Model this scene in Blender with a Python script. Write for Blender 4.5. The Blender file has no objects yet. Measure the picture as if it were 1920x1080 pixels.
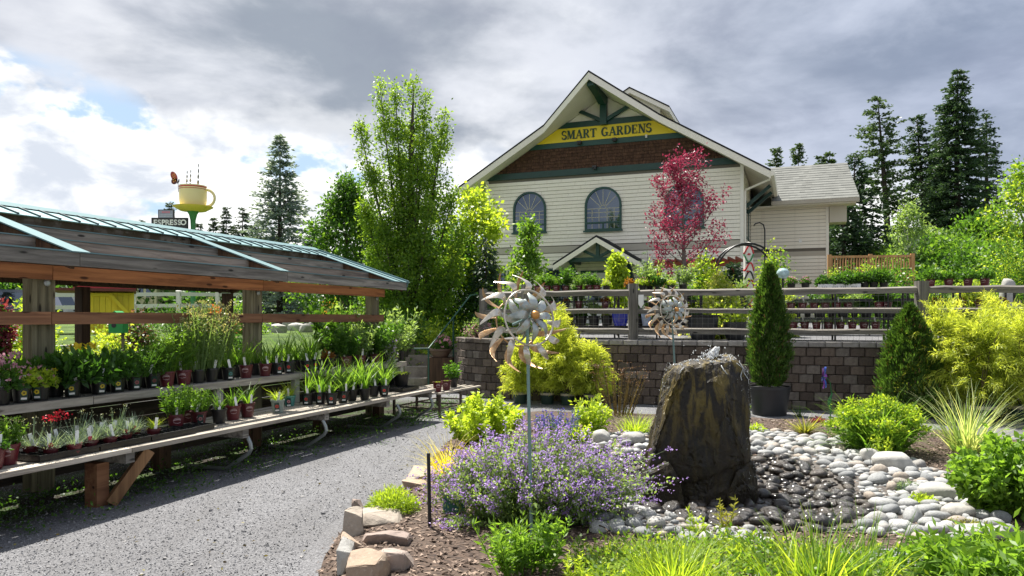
import bpy, math
import numpy as np
from mathutils import Vector, Matrix
C = bpy.context.scene.collection
SC = bpy.context.scene
R = math.radians
rng = np.random.default_rng(7)
# ------------------------------------------------------------------ camera
cam_d = bpy.data.cameras.new('camera')
cam_d.sensor_width = 36.0
cam_d.lens = 26.25
cam_d.shift_y = 57.0 / 1920.0
cam_d.clip_start = 0.05
cam_d.clip_end = 3000
cam = bpy.data.objects.new('camera', cam_d)
C.objects.link(cam)
cam.location = (0, 0, 1.6)
cam.rotation_euler = (R(90), 0, 0)
SC.camera = cam
# ------------------------------------------------------------------ light
SUN_EL = R(61)
sun_h = np.array([-0.50, 0.866])
sun_dir = Vector((sun_h[0] * math.cos(SUN_EL), sun_h[1] * math.cos(SUN_EL), math.sin(SUN_EL)))
sl = bpy.data.lights.new('sun', 'SUN')
sl.energy = 5.0
sl.angle = R(0.55)
sl.color = (1.0, 0.95, 0.87)
sun = bpy.data.objects.new('sun', sl)
C.objects.link(sun)
sun.rotation_euler = sun_dir.to_track_quat('Z', 'Y').to_euler()
sun.location = sun_dir * 80
SC.view_settings.view_transform = 'Standard'
SC.view_settings.look = 'None'
SC.view_settings.exposure = 1.10
SC.view_settings.gamma = 1.0
SC.view_settings.use_curve_mapping = False
try:
 SC.cycles.max_bounces = 6
 SC.cycles.diffuse_bounces = 3
 SC.cycles.glossy_bounces = 3
 SC.cycles.transmission_bounces = 5
 SC.cycles.transparent_max_bounces = 6
 SC.cycles.sample_clamp_indirect = 6.0
 SC.cycles.use_denoising = True
except Exception:
 pass
class NT:
 """small helper for node trees"""
 def __init__(s, tree):
  s.t = tree
  s.n = tree.nodes
  s.l = tree.links
 def new(s, typ, **kw):
  nd = s.n.new(typ)
  for k, v in kw.items():
   setattr(nd, k, v)
  return nd
 def link(s, a, b):
  s.l.new(a, b)
 def val(s, inp, v):
  if isinstance(v, bpy.types.NodeSocket):
   s.l.new(v, inp)
  else:
   inp.default_value = v
 def math(s, op, a, b=None, c=None, clamp=False):
  nd = s.new('ShaderNodeMath', operation=op)
  nd.use_clamp = clamp
  s.val(nd.inputs[0], a)
  if b is not None:
   s.val(nd.inputs[1], b)
  if c is not None:
   s.val(nd.inputs[2], c)
  return nd.outputs[0]
 def smooth(s, x, lo, hi, a=0.0, b=1.0):
  nd = s.new('ShaderNodeMapRange', interpolation_type='SMOOTHSTEP')
  s.val(nd.inputs['Value'], x)
  s.val(nd.inputs['From Min'], lo)
  s.val(nd.inputs['From Max'], hi)
  nd.inputs['To Min'].default_value = a
  nd.inputs['To Max'].default_value = b
  return nd.outputs['Result']
 def mix(s, f, a, b, blend='MIX'):
  nd = s.new('ShaderNodeMix', data_type='RGBA', blend_type=blend)
  s.val(nd.inputs[0], f)
  for inp, v in ((nd.inputs[6], a), (nd.inputs[7], b)):
   if isinstance(v, bpy.types.NodeSocket):
    s.l.new(v, inp)
   else:
    inp.default_value = (v[0], v[1], v[2], 1)
  return nd.outputs[2]
 def noise(s, vec, scale, detail=4, rough=.5, dist=0.0, dim='3D'):
  nd = s.new('ShaderNodeTexNoise', noise_dimensions=dim)
  if vec is not None:
   s.l.new(vec, nd.inputs['Vector'])
  nd.inputs['Scale'].default_value = scale
  nd.inputs['Detail'].default_value = detail
  nd.inputs['Roughness'].default_value = rough
  nd.inputs['Distortion'].default_value = dist
  return nd.outputs[0]
 def mapping(s, vec, scale=(1, 1, 1), loc=(0, 0, 0), rot=(0, 0, 0)):
  nd = s.new('ShaderNodeMapping')
  s.l.new(vec, nd.inputs[0])
  nd.inputs['Scale'].default_value = scale
  nd.inputs['Location'].default_value = loc
  nd.inputs['Rotation'].default_value = rot
  return nd.outputs[0]
# ------------------------------------------------------------------ sky
def make_world():
 w = bpy.data.worlds.new('World')
 SC.world = w
 w.use_nodes = True
 k = NT(w.node_tree)
 k.n.clear()
 out = k.new('ShaderNodeOutputWorld')
 bg = k.new('ShaderNodeBackground')
 bg.inputs['Strength'].default_value = 0.066
 sky = k.new('ShaderNodeTexSky', sky_type='NISHITA')
 sky.sun_disc = False
 sky.sun_elevation = SUN_EL
 sky.sun_rotation = math.atan2(sun_h[0], sun_h[1])
 sky.altitude = 500
 sky.air_density = 1.0
 sky.dust_density = 1.0
 tc = k.new('ShaderNodeTexCoord')
 sep = k.new('ShaderNodeSeparateXYZ')
 k.link(tc.outputs['Generated'], sep.inputs[0])
 x, y, z = sep.outputs
 zc = k.math('MAXIMUM', z, 0.0)
 den = k.math('ADD', zc, 0.24)
 cmb = k.new('ShaderNodeCombineXYZ')
 k.link(k.math('DIVIDE', x, den), cmb.inputs[0])
 k.link(k.math('DIVIDE', y, den), cmb.inputs[1])
 P = cmb.outputs[0]
 D = tc.outputs['Generated']
 # high grey deck
 n1 = k.noise(k.mapping(D, (2.3, 2.3, 5.2), (3.1, 0.6, .4)), 1.0, 10, .54, .25)
 n2 = k.noise(k.mapping(D, (4.2, 4.2, 8.5), (7.7, 1.4, 2.1)), 1.0, 10, .56, .2)
 nb = k.noise(k.mapping(D, (5.0, 5.0, 9.0), (1.7, 0.3, .9)), 1.0, 6, .55, .3)
 B = k.math('MULTIPLY_ADD', x, -0.12, 0.205)
 zz = k.math('ADD', z, k.math('MULTIPLY', k.math('SUBTRACT', nb, .5), 0.17))
 deck = k.smooth(zz, k.math('SUBTRACT', B, .022), k.math('ADD', B, .03))
 sc = k.mix(k.smooth(n1, .38, .60), (2.6, 2.95, 3.5), (6.0, 6.2, 6.7))
 sc = k.mix(k.smooth(n2, .50, .70, 0, .55), sc, (7.9, 8.0, 8.2))
 sc = k.mix(k.smooth(n2, .50, .30, 0, .6), sc, (2.1, 2.35, 3.0))
 # white cumulus under it
 n3 = k.noise(k.mapping(D, (5.6, 5.6, 10.5), (0.35, 2.1, .25)), 1.0, 12, .55, .15)
 n4 = k.noise(k.mapping(D, (7.0, 7.0, 13), (4.35, 1.1, 2.25)), 1.0, 11, .56, .2)
 lowbias = k.smooth(z, .33, .14, .02, .20)
 cm = k.smooth(k.math('ADD', n3, lowbias), .535, .60)
 cc = k.mix(k.smooth(n4, .40, .57), (5.3, 5.7, 6.4), (9.4, 9.4, 9.3))
 blue = k.mix(.75, sky.outputs[0], (4.3, 5.7, 7.4))
 col = k.mix(cm, blue, cc)
 # the deck is bluer and heavier to the right, with one dark bank high on the left
 sc = k.mix(k.smooth(x, -.1, .55, 0, .85), sc, k.mix(1.0, k.mix(.3, sc, (4.6, 4.9, 5.6)), (.63, .695, .83), 'MULTIPLY'))
 dk = k.new('ShaderNodeVectorMath', operation='DISTANCE')
 k.link(D, dk.inputs[0])
 dk.inputs[1].default_value = (-.56, .73, .43)
 sc = k.mix(k.smooth(k.math('ADD', dk.outputs['Value'], k.math('MULTIPLY', k.math('SUBTRACT', n1, .5), .5)), .28, .03, 0, .62), sc, (1.9, 2.15, 2.9))
 col = k.mix(deck, col, sc)
 # below the horizon: dull ground haze
 col = k.mix(k.smooth(z, -0.02, -.12), col, (1.5, 1.5, 1.4))
 k.link(col, bg.inputs['Color'])
 k.link(bg.outputs[0], out.inputs[0])
make_world()
# ------------------------------------------------------------------ pixel -> place on the level ground (for placing things where they stand)
FPX, HZ, EYE = 1400.0, 597.0, 1.6
def ground(px, py, z=0.0):
 Y = (EYE - z) * FPX / (py - HZ)
 return np.array([(px - 960) / FPX * Y, Y])
def at(px, py, Y):
 return np.array([(px - 960) / FPX * Y, Y, EYE + (HZ - py) / FPX * Y])
# ------------------------------------------------------------------ materials
MATS = {}
def principled(name):
 m = bpy.data.materials.new(name)
 m.use_nodes = True
 k = NT(m.node_tree)
 b = k.n['Principled BSDF']
 return m, k, b
def plain(name, col, rough=.5, metal=0.0, spec=.5, var=.12, nscale=6, bump=0.0, bscale=40, coat=0.0):
 if name in MATS:
  return MATS[name]
 m, k, b = principled(name)
 tc = k.new('ShaderNodeTexCoord')
 v = k.noise(tc.outputs['Object'], nscale, 5, .6)
 oi = k.new('ShaderNodeObjectInfo')
 f = k.math('MULTIPLY_ADD', oi.outputs['Random'], .5, k.math('MULTIPLY', v, .5))
 c0 = tuple(max(0, c * (1 - var * 1.6)) for c in col)
 c1 = tuple(min(1, c * (1 + var)) for c in col)
 k.link(k.mix(k.smooth(f, .2, .8), c0, c1), b.inputs['Base Color'])
 b.inputs['Roughness'].default_value = rough
 b.inputs['Metallic'].default_value = metal
 b.inputs['Specular IOR Level'].default_value = spec
 if coat:
  b.inputs['Coat Weight'].default_value = coat
 if bump:
  bp = k.new('ShaderNodeBump')
  bp.inputs['Strength'].default_value = bump
  bp.inputs['Distance'].default_value = .01
  k.link(k.noise(tc.outputs['Object'], bscale, 4, .6), bp.inputs['Height'])
  k.link(bp.outputs[0], b.inputs['Normal'])
 MATS[name] = m
 return m
def leaf(name, dark, light, trans=.42, rough=.45, tcol=None):
 """foliage: each face carries rnd, which picks its tone; part of the light passes through"""
 if name in MATS:
  return MATS[name]
 m, k, b = principled(name)
 at_ = k.new('ShaderNodeAttribute', attribute_name='rnd')
 oi = k.new('ShaderNodeObjectInfo')
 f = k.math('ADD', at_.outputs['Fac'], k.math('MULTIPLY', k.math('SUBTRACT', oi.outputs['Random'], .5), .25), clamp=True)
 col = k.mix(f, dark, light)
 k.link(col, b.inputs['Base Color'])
 b.inputs['Roughness'].default_value = rough
 b.inputs['Specular IOR Level'].default_value = .35
 tr = k.new('ShaderNodeBsdfTranslucent')
 if tcol is None:
  g = k.new('ShaderNodeMix', data_type='RGBA', blend_type='MULTIPLY')
  g.inputs[0].default_value = 1
  k.link(col, g.inputs[6])
  g.inputs[7].default_value = (2.25, 2.1, 1.0, 1)
  k.link(g.outputs[2], tr.inputs[0])
 else:
  tr.inputs[0].default_value = (*tcol, 1)
 mx = k.new('ShaderNodeMixShader')
 mx.inputs[0].default_value = trans
 k.link(b.outputs[0], mx.inputs[1])
 k.link(tr.outputs[0], mx.inputs[2])
 k.link(mx.outputs[0], k.n['Material Output'].inputs[0])
 MATS[name] = m
 return m
def wood(name, col, dark, axis=0, scale=14, rough=.8, moss=None):
 if name in MATS:
  return MATS[name]
 m, k, b = principled(name)
 tc = k.new('ShaderNodeTexCoord')
 oi = k.new('ShaderNodeObjectInfo')
 off = k.new('ShaderNodeVectorMath', operation='ADD')
 k.link(tc.outputs['Object'], off.inputs[0])
 sc = k.new('ShaderNodeVectorMath', operation='SCALE')
 sc.inputs[0].default_value = (17.3, 9.1, 5.7)
 k.link(oi.outputs['Random'], sc.inputs['Scale'])
 k.link(sc.outputs[0], off.inputs[1])
 s = [scale * 1.6] * 3
 s[axis] = scale * .09
 g = k.noise(k.mapping(off.outputs[0], s), 1.0, 6, .65, .6)
 s2 = [3.0] * 3
 s2[axis] = .8
 g2 = k.noise(k.mapping(off.outputs[0], s2), 1.0, 4, .6)
 c = k.mix(k.smooth(g, .32, .66), dark, col)
 c = k.mix(k.smooth(g2, .40, .70, 0, .5), c, tuple(x * .62 for x in col))
 s3 = [9.0] * 3
 s3[axis] = 2.6
 vo = k.new('ShaderNodeTexVoronoi')
 k.link(k.mapping(off.outputs[0], s3), vo.inputs['Vector'])
 vo.inputs['Scale'].default_value = 1.0
 c = k.mix(k.smooth(vo.outputs['Distance'], .16, .08), c, tuple(x * .35 for x in dark))
 hsv = k.new('ShaderNodeHueSaturation')
 k.link(c, hsv.inputs['Color'])
 k.link(k.math('MULTIPLY_ADD', oi.outputs['Random'], .36, .82), hsv.inputs['Value'])
 c = hsv.outputs[0]
 if moss:
  mn = k.noise(tc.outputs['Object'], 7, 6, .65)
  c = k.mix(k.smooth(mn, .42, .58), c, moss)
 k.link(c, b.inputs['Base Color'])
 b.inputs['Roughness'].default_value = rough
 b.inputs['Specular IOR Level'].default_value = .3
 bp = k.new('ShaderNodeBump')
 bp.inputs['Strength'].default_value = .55
 bp.inputs['Distance'].default_value = .006
 k.link(g, bp.inputs['Height'])
 k.link(bp.outputs[0], b.inputs['Normal'])
 MATS[name] = m
 return m
def stone(name, c0, c1, c2, rough=.8, scale=5, bump=.4, wet=False, per_obj=.6):
 """rock / pebble: tone from rnd (face) and the object's random number, mottled by noise"""
 if name in MATS:
  return MATS[name]
 m, k, b = principled(name)
 tc = k.new('ShaderNodeTexCoord')
 oi = k.new('ShaderNodeObjectInfo')
 at_ = k.new('ShaderNodeAttribute', attribute_name='rnd')
 r = k.math('FRACT', k.math('ADD', oi.outputs['Random'], at_.outputs['Fac']))
 c = k.mix(r, c0, c1)
 c = k.mix(k.smooth(k.math('FRACT', k.math('MULTIPLY', r, 7.31)), .72, .95, 0, per_obj), c, c2)
 n = k.noise(tc.outputs['Object'], scale, 8, .65, .4)
 c = k.mix(k.smooth(n, .38, .66, 0, .5), c, tuple(x * .55 for x in c0))
 n2 = k.noise(tc.outputs['Object'], scale * 7, 4, .6)
 c = k.mix(k.smooth(n2, .5, .75, 0, .25), c, tuple(min(1, x * 1.5) for x in c1))
 k.link(c, b.inputs['Base Color'])
 b.inputs['Roughness'].default_value = rough
 if wet:
  b.inputs['Coat Weight'].default_value = .45
  b.inputs['Coat Roughness'].default_value = .10
 bp = k.new('ShaderNodeBump')
 bp.inputs['Strength'].default_value = bump
 bp.inputs['Distance'].default_value = .02
 k.link(k.noise(tc.outputs['Object'], scale * 3, 7, .65), bp.inputs['Height'])
 k.link(bp.outputs[0], b.inputs['Normal'])
 MATS[name] = m
 return m
# ------------------------------------------------------------------ mesh building
class MB:
 def __init__(s):
  s.v = []
  s.f = []
  s.mi = []
  s.r = []
  s.n = 0
 def add(s, verts, faces, mi=0, r=None):
  s.v.extend([tuple(float(c) for c in p) for p in verts])
  for fc in faces:
   s.f.append([i + s.n for i in fc])
   s.mi.append(mi)
   s.r.append(rng.random() if r is None else r)
  s.n = len(s.v)
  return s
 def box(s, x0, x1, y0, y1, z0, z1, mi=0, r=None):
  v = [(x0, y0, z0), (x1, y0, z0), (x1, y1, z0), (x0, y1, z0), (x0, y0, z1), (x1, y0, z1), (x1, y1, z1), (x0, y1, z1)]
  return s.add(v, [(0, 3, 2, 1), (4, 5, 6, 7), (0, 1, 5, 4), (1, 2, 6, 5), (2, 3, 7, 6), (3, 0, 4, 7)], mi, r)
 def prism(s, poly, z0, z1, mi=0, axis='z', r=None):
  """polygon extruded along an axis; poly are 2D points: z -> (x,y), y -> (x,z), x -> (y,z)"""
  n = len(poly)
  def P(p, h):
   return (p[0], p[1], h) if axis == 'z' else ((p[0], h, p[1]) if axis == 'y' else (h, p[0], p[1]))
  v = [P(p, z0) for p in poly] + [P(p, z1) for p in poly]
  f = [tuple(range(n - 1, -1, -1)), tuple(range(n, 2 * n))]
  f += [(i, (i + 1) % n, n + (i + 1) % n, n + i) for i in range(n)]
  if axis == 'y':
   f = [tuple(reversed(q)) for q in f]
  return s.add(v, f, mi, r)
 def beam(s, p0, p1, w, h, up=(0, 0, 1), mi=0):
  p0, p1, up = Vector(p0), Vector(p1), Vector(up)
  d = (p1 - p0).normalized()
  sd = d.cross(up)
  if sd.length < 1e-4:
   sd = d.cross(Vector((1, 0, 0)))
  sd.normalize()
  u = sd.cross(d)
  v = []
  for p in (p0, p1):
   for a, b in ((-1, -1), (1, -1), (1, 1), (-1, 1)):
    v.append(p + sd * (a * w / 2) + u * (b * h / 2))
  return s.add(v, [(0, 1, 2, 3), (7, 6, 5, 4), (0, 4, 5, 1), (1, 5, 6, 2), (2, 6, 7, 3), (3, 7, 4, 0)], mi)
 def tube(s, pts, rad, seg=8, mi=0, cap=True):
  pts = [Vector(p) for p in pts]
  if not hasattr(rad, '__len__'):
   rad = [rad] * len(pts)
  v, f = [], []
  ref = None
  for i, p in enumerate(pts):
   d = (pts[min(i + 1, len(pts) - 1)] - pts[max(i - 1, 0)]).normalized()
   if ref is None:
    ref = d.orthogonal().normalized()
   a = (ref - d * ref.dot(d))
   a = a.normalized() if a.length > 1e-5 else d.orthogonal().normalized()
   ref = a
   b = d.cross(a)
   for j in range(seg):
    t = 2 * math.pi * j / seg
    v.append(p + (a * math.cos(t) + b * math.sin(t)) * rad[i])
  for i in range(len(pts) - 1):
   for j in range(seg):
    j2 = (j + 1) % seg
    f.append((i * seg + j, i * seg + j2, (i + 1) * seg + j2, (i + 1) * seg + j))
  if cap:
   f.append(tuple(range(seg - 1, -1, -1)))
   f.append(tuple((len(pts) - 1) * seg + j for j in range(seg)))
  return s.add(v, f, mi)
 def lathe(s, prof, seg=16, c=(0, 0, 0), mi=0, cap=True):
  v, f = [], []
  for r, z in prof:
   for j in range(seg):
    t = 2 * math.pi * j / seg
    v.append((c[0] + r * math.cos(t), c[1] + r * math.sin(t), c[2] + z))
  for i in range(len(prof) - 1):
   for j in range(seg):
    j2 = (j + 1) % seg
    f.append((i * seg + j, i * seg + j2, (i + 1) * seg + j2, (i + 1) * seg + j))
  if cap:
   f.append(tuple(range(seg - 1, -1, -1)))
   f.append(tuple((len(prof) - 1) * seg + j for j in range(seg)))
  return s.add(v, f, mi)
 def strip(s, left, right, mi=0, r=None):
  """sheet between two polylines"""
  n = len(left)
  return s.add(list(left) + list(right), [(i, i + n, i + n + 1, i + 1) for i in range(n - 1)], mi, r)
 def mesh(s, name, mats=(), smooth=False):
  me = bpy.data.meshes.new(name)
  me.from_pydata(s.v, [], s.f)
  if not hasattr(mats, '__len__'):
   mats = [mats]
  for m in mats:
   me.materials.append(m)
  if len(mats) > 1:
   me.polygons.foreach_set('material_index', s.mi)
  a = me.attributes.new('rnd', 'FLOAT', 'FACE')
  a.data.foreach_set('value', np.array(s.r, dtype=np.float32))
  if smooth:
   me.polygons.foreach_set('use_smooth', [True] * len(me.polygons))
   if smooth != 'all':
    try:
     me.set_sharp_from_angle(angle=R(35))
    except Exception:
     pass
  me.update()
  return me
 def build(s, name, mats, parent=None, smooth=False, loc=None, rotz=0):
  return link(name, s.mesh(name, mats, smooth), parent, loc, rotz)
def link(name, me, parent=None, loc=None, rotz=0):
 o = bpy.data.objects.new(name, me)
 C.objects.link(o)
 if parent is not None:
  o.parent = parent
 if loc is not None:
  o.location = [float(c) for c in loc]
 if rotz:
  o.rotation_euler = (0, 0, rotz)
 return o
def quads(name, V, mats, mi=None, rnd=None):
 """V: (n,4,3) array -> one mesh of n loose quads"""
 V = np.asarray(V, dtype=np.float32)
 n = len(V)
 me = bpy.data.meshes.new(name)
 me.vertices.add(n * 4)
 me.vertices.foreach_set('co', V.reshape(-1))
 me.loops.add(n * 4)
 me.loops.foreach_set('vertex_index', np.arange(n * 4, dtype=np.int32))
 me.polygons.add(n)
 me.polygons.foreach_set('loop_start', np.arange(0, n * 4, 4, dtype=np.int32))
 me.polygons.foreach_set('loop_total', np.full(n, 4, dtype=np.int32))
 if not hasattr(mats, '__len__'):
  mats = [mats]
 for m in mats:
  me.materials.append(m)
 if mi is not None:
  me.polygons.foreach_set('material_index', np.asarray(mi, dtype=np.int32))
 a = me.attributes.new('rnd', 'FLOAT', 'FACE')
 a.data.foreach_set('value', np.asarray(rng.random(n) if rnd is None else rnd, dtype=np.float32))
 me.update(calc_edges=True)
 return me
def tag(o, label=None, cat=None, group=None, kind=None):
 if label:
  o['label'] = label
 if cat:
  o['category'] = cat
 if group:
  o['group'] = group
 if kind:
  o['kind'] = kind
 return o
def thing(name, label, cat, loc=(0, 0, 0), rotz=0, group=None):
 o = bpy.data.objects.new(name, None)
 C.objects.link(o)
 o.location = [float(c) for c in loc]
 o.rotation_euler = (0, 0, rotz)
 o.empty_display_size = .1
 return tag(o, label, cat, group)
def kids(o):
 return [c for c in C.objects if c.parent == o]
def copy_tree(src, label, group=None, loc=None, rotz=None, scale=None):
 c = src.copy()
 C.objects.link(c)
 for ch in kids_cache(src):
  d = ch.copy()
  C.objects.link(d)
  d.parent = c
  for g in kids_cache(ch):
   e = g.copy()
   C.objects.link(e)
   e.parent = d
 tag(c, label, None, group)
 if loc is not None:
  c.location = [float(v) for v in loc]
 if rotz is not None:
  c.rotation_euler = (0, 0, rotz)
 if scale is not None:
  c.scale = (scale,) * 3 if not hasattr(scale, '__len__') else scale
 return c
KC = {}
def kids_cache(o):
 if o.name not in KC:
  KC[o.name] = kids(o)
 return KC[o.name]
# ------------------------------------------------------------------ foliage shapes
def unit(a):
 return a / np.maximum(np.linalg.norm(a, axis=-1, keepdims=True), 1e-9)
def leaves_at(P, D, L, Wd, fold=.25, rs=None):
 """diamond leaves: base points P, directions D, lengths L, widths Wd -> (n,4,3)"""
 rs = rs or rng
 n = len(P)
 D = unit(D)
 ref = unit(rs.normal(size=(n, 3)))
 S = unit(np.cross(D, ref))
 N = np.cross(S, D)
 L = np.broadcast_to(np.asarray(L, float), (n,))[:, None]
 Wd = np.broadcast_to(np.asarray(Wd, float), (n,))[:, None]
 mid = P + D * L * .45 - N * Wd * fold
 return np.stack([P, mid - S * Wd / 2 + N * Wd * fold * 2, P + D * L, mid + S * Wd / 2 + N * Wd * fold * 2], 1)
def blades(base, az, lean, L, w, seg=3, curl=.9, rs=None):
 """arching grass blades as seg quads each, narrowing to the tip -> (n*seg,4,3); base (n,3)"""
 rs = rs or rng
 n = len(base)
 az = np.asarray(az)
 h = np.stack([np.cos(az), np.sin(az), np.zeros(n)], 1)
 s = np.stack([-np.sin(az), np.cos(az), np.zeros(n)], 1)
 tw = rs.normal(size=n)[:, None] * .6
 s = unit(s + h * tw)
 out = []
 ang0 = np.asarray(lean, float)
 p = np.array(base, float)
 L = np.broadcast_to(np.asarray(L, float), (n,))
 w = np.broadcast_to(np.asarray(w, float), (n,))
 for i in range(seg):
  a = ang0 + curl * (i + .3) / seg * rs.uniform(.5, 1.2, n)
  d = h * np.sin(a)[:, None] + np.array([0, 0, 1.0]) * np.cos(a)[:, None]
  q = p + d * (L / seg)[:, None]
  prof = (.75, 1.0, .8, .55, .35, .2, .05)
  t0, t1 = i / seg, (i + 1) / seg
  w0 = np.interp(t0, np.linspace(0, 1, 7), prof)
  w1 = np.interp(t1, np.linspace(0, 1, 7), prof)
  out.append(np.stack([p - s * (w * w0 / 2)[:, None], p + s * (w * w0 / 2)[:, None], q + s * (w * w1 / 2)[:, None], q - s * (w * w1 / 2)[:, None]], 1))
  p = q
 return np.concatenate(out, 0)
def blob_pts(n, rx, ry, rz, hollow=.55, rs=None):
 rs = rs or rng
 d = unit(rs.normal(size=(n, 3)))
 r = hollow + (1 - hollow) * rs.random(n) ** .7
 return d * r[:, None] * np.array([rx, ry, rz]), d
def clump_leaves(centers, crad, per, L, Wd, droop=0.0, rs=None, outward=None):
 """clumps of leaves round centres; tone varies by clump so that light and dark masses read"""
 rs = rs or rng
 K = len(centers)
 crad = np.broadcast_to(np.asarray(crad, float), (K,))
 idx = np.repeat(np.arange(K), per)
 n = len(idx)
 off = rs.normal(size=(n, 3)) * .55
 P = centers[idx] + off * crad[idx][:, None]
 D = unit(off + rs.normal(size=(n, 3)) * .7 + np.array([0, 0, -droop]))
 V = leaves_at(P, D, L * rs.uniform(.7, 1.3, n), Wd * rs.uniform(.7, 1.3, n), rs=rs)
 tone = rs.random(K)[idx] * .6 + rs.random(n) * .4
 return V, tone
# ================================================================== THE SETTING
def sstep(x, a, b):
 t = np.clip((x - a) / (b - a), 0, 1)
 return t * t * (3 - 2 * t)
def gh(X, Y):
 X = np.asarray(X, float)
 Y = np.asarray(Y, float)
 h = 1.12 * sstep(Y, 15.8, 21.5) + .35 * sstep(Y, 21, 36)
 h = h + 5.2 * sstep(X, 14, 26) * sstep(Y, 28, 52)
 h = h + .03 * np.sin(X * .9 + 1) * np.sin(Y * .7) * sstep(Y, 17, 22)
 return h
def grid_mesh(name, xs, ys, hf, mat, smooth=True):
 X, Y = np.meshgrid(xs, ys)
 Z = hf(X, Y)
 nx, ny = len(xs), len(ys)
 V = np.stack([X, Y, Z], -1).reshape(-1, 3)
 i = np.arange((ny - 1) * (nx - 1))
 r, c = i // (nx - 1), i % (nx - 1)
 a = r * nx + c
 F = np.stack([a, a + 1, a + nx + 1, a + nx], 1)
 me = bpy.data.meshes.new(name)
 me.from_pydata(V.tolist(), [], F.tolist())
 me.materials.append(mat)
 me.polygons.foreach_set('use_smooth', [smooth] * len(me.polygons))
 me.update()
 return me
def gravel_mat(lawn=True):
 m, k, b = principled('gravel')
 geo = k.new('ShaderNodeNewGeometry')
 P = geo.outputs['Position']
 vo = k.new('ShaderNodeTexVoronoi')
 k.link(P, vo.inputs['Vector'])
 vo.inputs['Scale'].default_value = 105
 v2 = k.new('ShaderNodeTexVoronoi')
 k.link(P, v2.inputs['Vector'])
 v2.inputs['Scale'].default_value = 52
 sep = k.new('ShaderNodeSeparateColor')
 k.link(vo.outputs['Color'], sep.inputs[0])
 c = k.mix(sep.outputs[0], (.10, .10, .108), (.31, .312, .325))
 sep2 = k.new('ShaderNodeSeparateColor')
 k.link(v2.outputs['Color'], sep2.inputs[0])
 c = k.mix(k.smooth(sep2.outputs[1], .3, .9, 0, .45), c, (.19, .19, .198))
 big = k.noise(k.mapping(P, (1.5, .42, 1), rot=(0, 0, R(20))), 1.0, 6, .6)
 c = k.mix(k.smooth(big, .35, .7, 0, .55), c, (.13, .128, .13))
 # lawn and planting soil beyond the gravel yard
 sp = k.new('ShaderNodeSeparateXYZ')
 k.link(P, sp.inputs[0])
 far = 0.0 if not lawn else k.smooth(k.math('ADD', sp.outputs[1], k.math('MULTIPLY', k.noise(P, .5, 4), 3.0)), 16.8, 18.4)
 gn = k.noise(P, 1.6, 7, .65)
 gcol = k.mix(k.smooth(gn, .35, .65), (.045, .085, .018), (.12, .19, .03))
 c = k.mix(far, c, gcol)
 # soil and weeds under and behind the pavilion, darkened to deepen its shade
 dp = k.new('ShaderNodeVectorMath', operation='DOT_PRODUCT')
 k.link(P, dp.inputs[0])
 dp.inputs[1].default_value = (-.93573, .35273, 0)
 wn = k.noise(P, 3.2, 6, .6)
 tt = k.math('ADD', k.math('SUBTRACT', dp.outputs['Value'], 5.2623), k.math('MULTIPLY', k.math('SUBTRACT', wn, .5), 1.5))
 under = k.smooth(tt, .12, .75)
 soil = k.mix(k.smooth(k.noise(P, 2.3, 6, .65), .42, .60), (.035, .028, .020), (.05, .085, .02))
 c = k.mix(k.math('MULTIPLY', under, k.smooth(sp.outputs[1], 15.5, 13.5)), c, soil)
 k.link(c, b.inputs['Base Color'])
 b.inputs['Roughness'].default_value = .9
 b.inputs['Specular IOR Level'].default_value = .25
 bp = k.new('ShaderNodeBump')
 bp.inputs['Strength'].default_value = .9
 bp.inputs['Distance'].default_value = .012
 k.link(k.math('ADD', vo.outputs['Distance'], k.math('MULTIPLY', v2.outputs['Distance'], .6)), bp.inputs['Height'])
 k.link(bp.outputs[0], b.inputs['Normal'])
 return m
M_GRAVEL = gravel_mat()
xs = np.concatenate([np.linspace(-260, -30, 12)[:-1], np.linspace(-30, 40, 141), np.linspace(40, 320, 12)[1:]])
ys = np.concatenate([np.linspace(-30, 0, 8)[:-1], np.linspace(0, 60, 121), np.linspace(60, 600, 16)[1:]])
tag(link('ground', grid_mesh('ground', xs, ys, gh, M_GRAVEL)), kind='structure')
# retaining-wall line (plan), from the curved left end to the right
WD = np.array([.9543, -.2988])
WN = np.array([.2988, .9543])
W0 = np.array([.45, 14.50])
_curve = [(-.62, 18.6), (-1.02, 17.6), (-1.22, 16.8), (-1.22, 16.2), (-1.02, 15.6), (-.62, 15.1), (-.1, 14.75)]
wall_pts = [np.array(p) for p in _curve] + [W0 + WD * t for t in np.arange(0, 14.01, .5)]
def resample(pts, step):
 pts = np.array(pts)
 sg = np.linalg.norm(np.diff(pts, axis=0), axis=1)
 cum = np.concatenate([[0], np.cumsum(sg)])
 s = np.arange(0, cum[-1], step)
 return np.stack([np.interp(s, cum, pts[:, 0]), np.interp(s, cum, pts[:, 1])], 1), cum[-1]
def wall_at(s):
 return np.array([np.interp(s, WCUM, WP[:, 0]), np.interp(s, WCUM, WP[:, 1])])
WP, WLEN = resample(wall_pts, .1)
WCUM = np.arange(len(WP)) * .1
S_W0 = WCUM[np.argmin(np.linalg.norm(WP - W0, axis=1))]
def terr_z(b):
 return 1.16 + .30 * np.clip(b / 14.0, 0, 1)
def TP(a, b, dz=0.0):
 """place on the terrace: a metres along the wall from W0, b metres behind it"""
 p = W0 + WD * a + WN * b
 return np.array([p[0], p[1], terr_z(b) + dz])
def floor_z(X, Y):
 """height of whatever one stands on: terrace behind the wall, else the ground"""
 b = (np.array([X, Y]) - W0) @ WN
 a = (np.array([X, Y]) - W0) @ WD
 g = float(gh(X, Y))
 return max(g, float(terr_z(b))) if .12 < b < 18 and -1 < a < 14 else g
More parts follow.
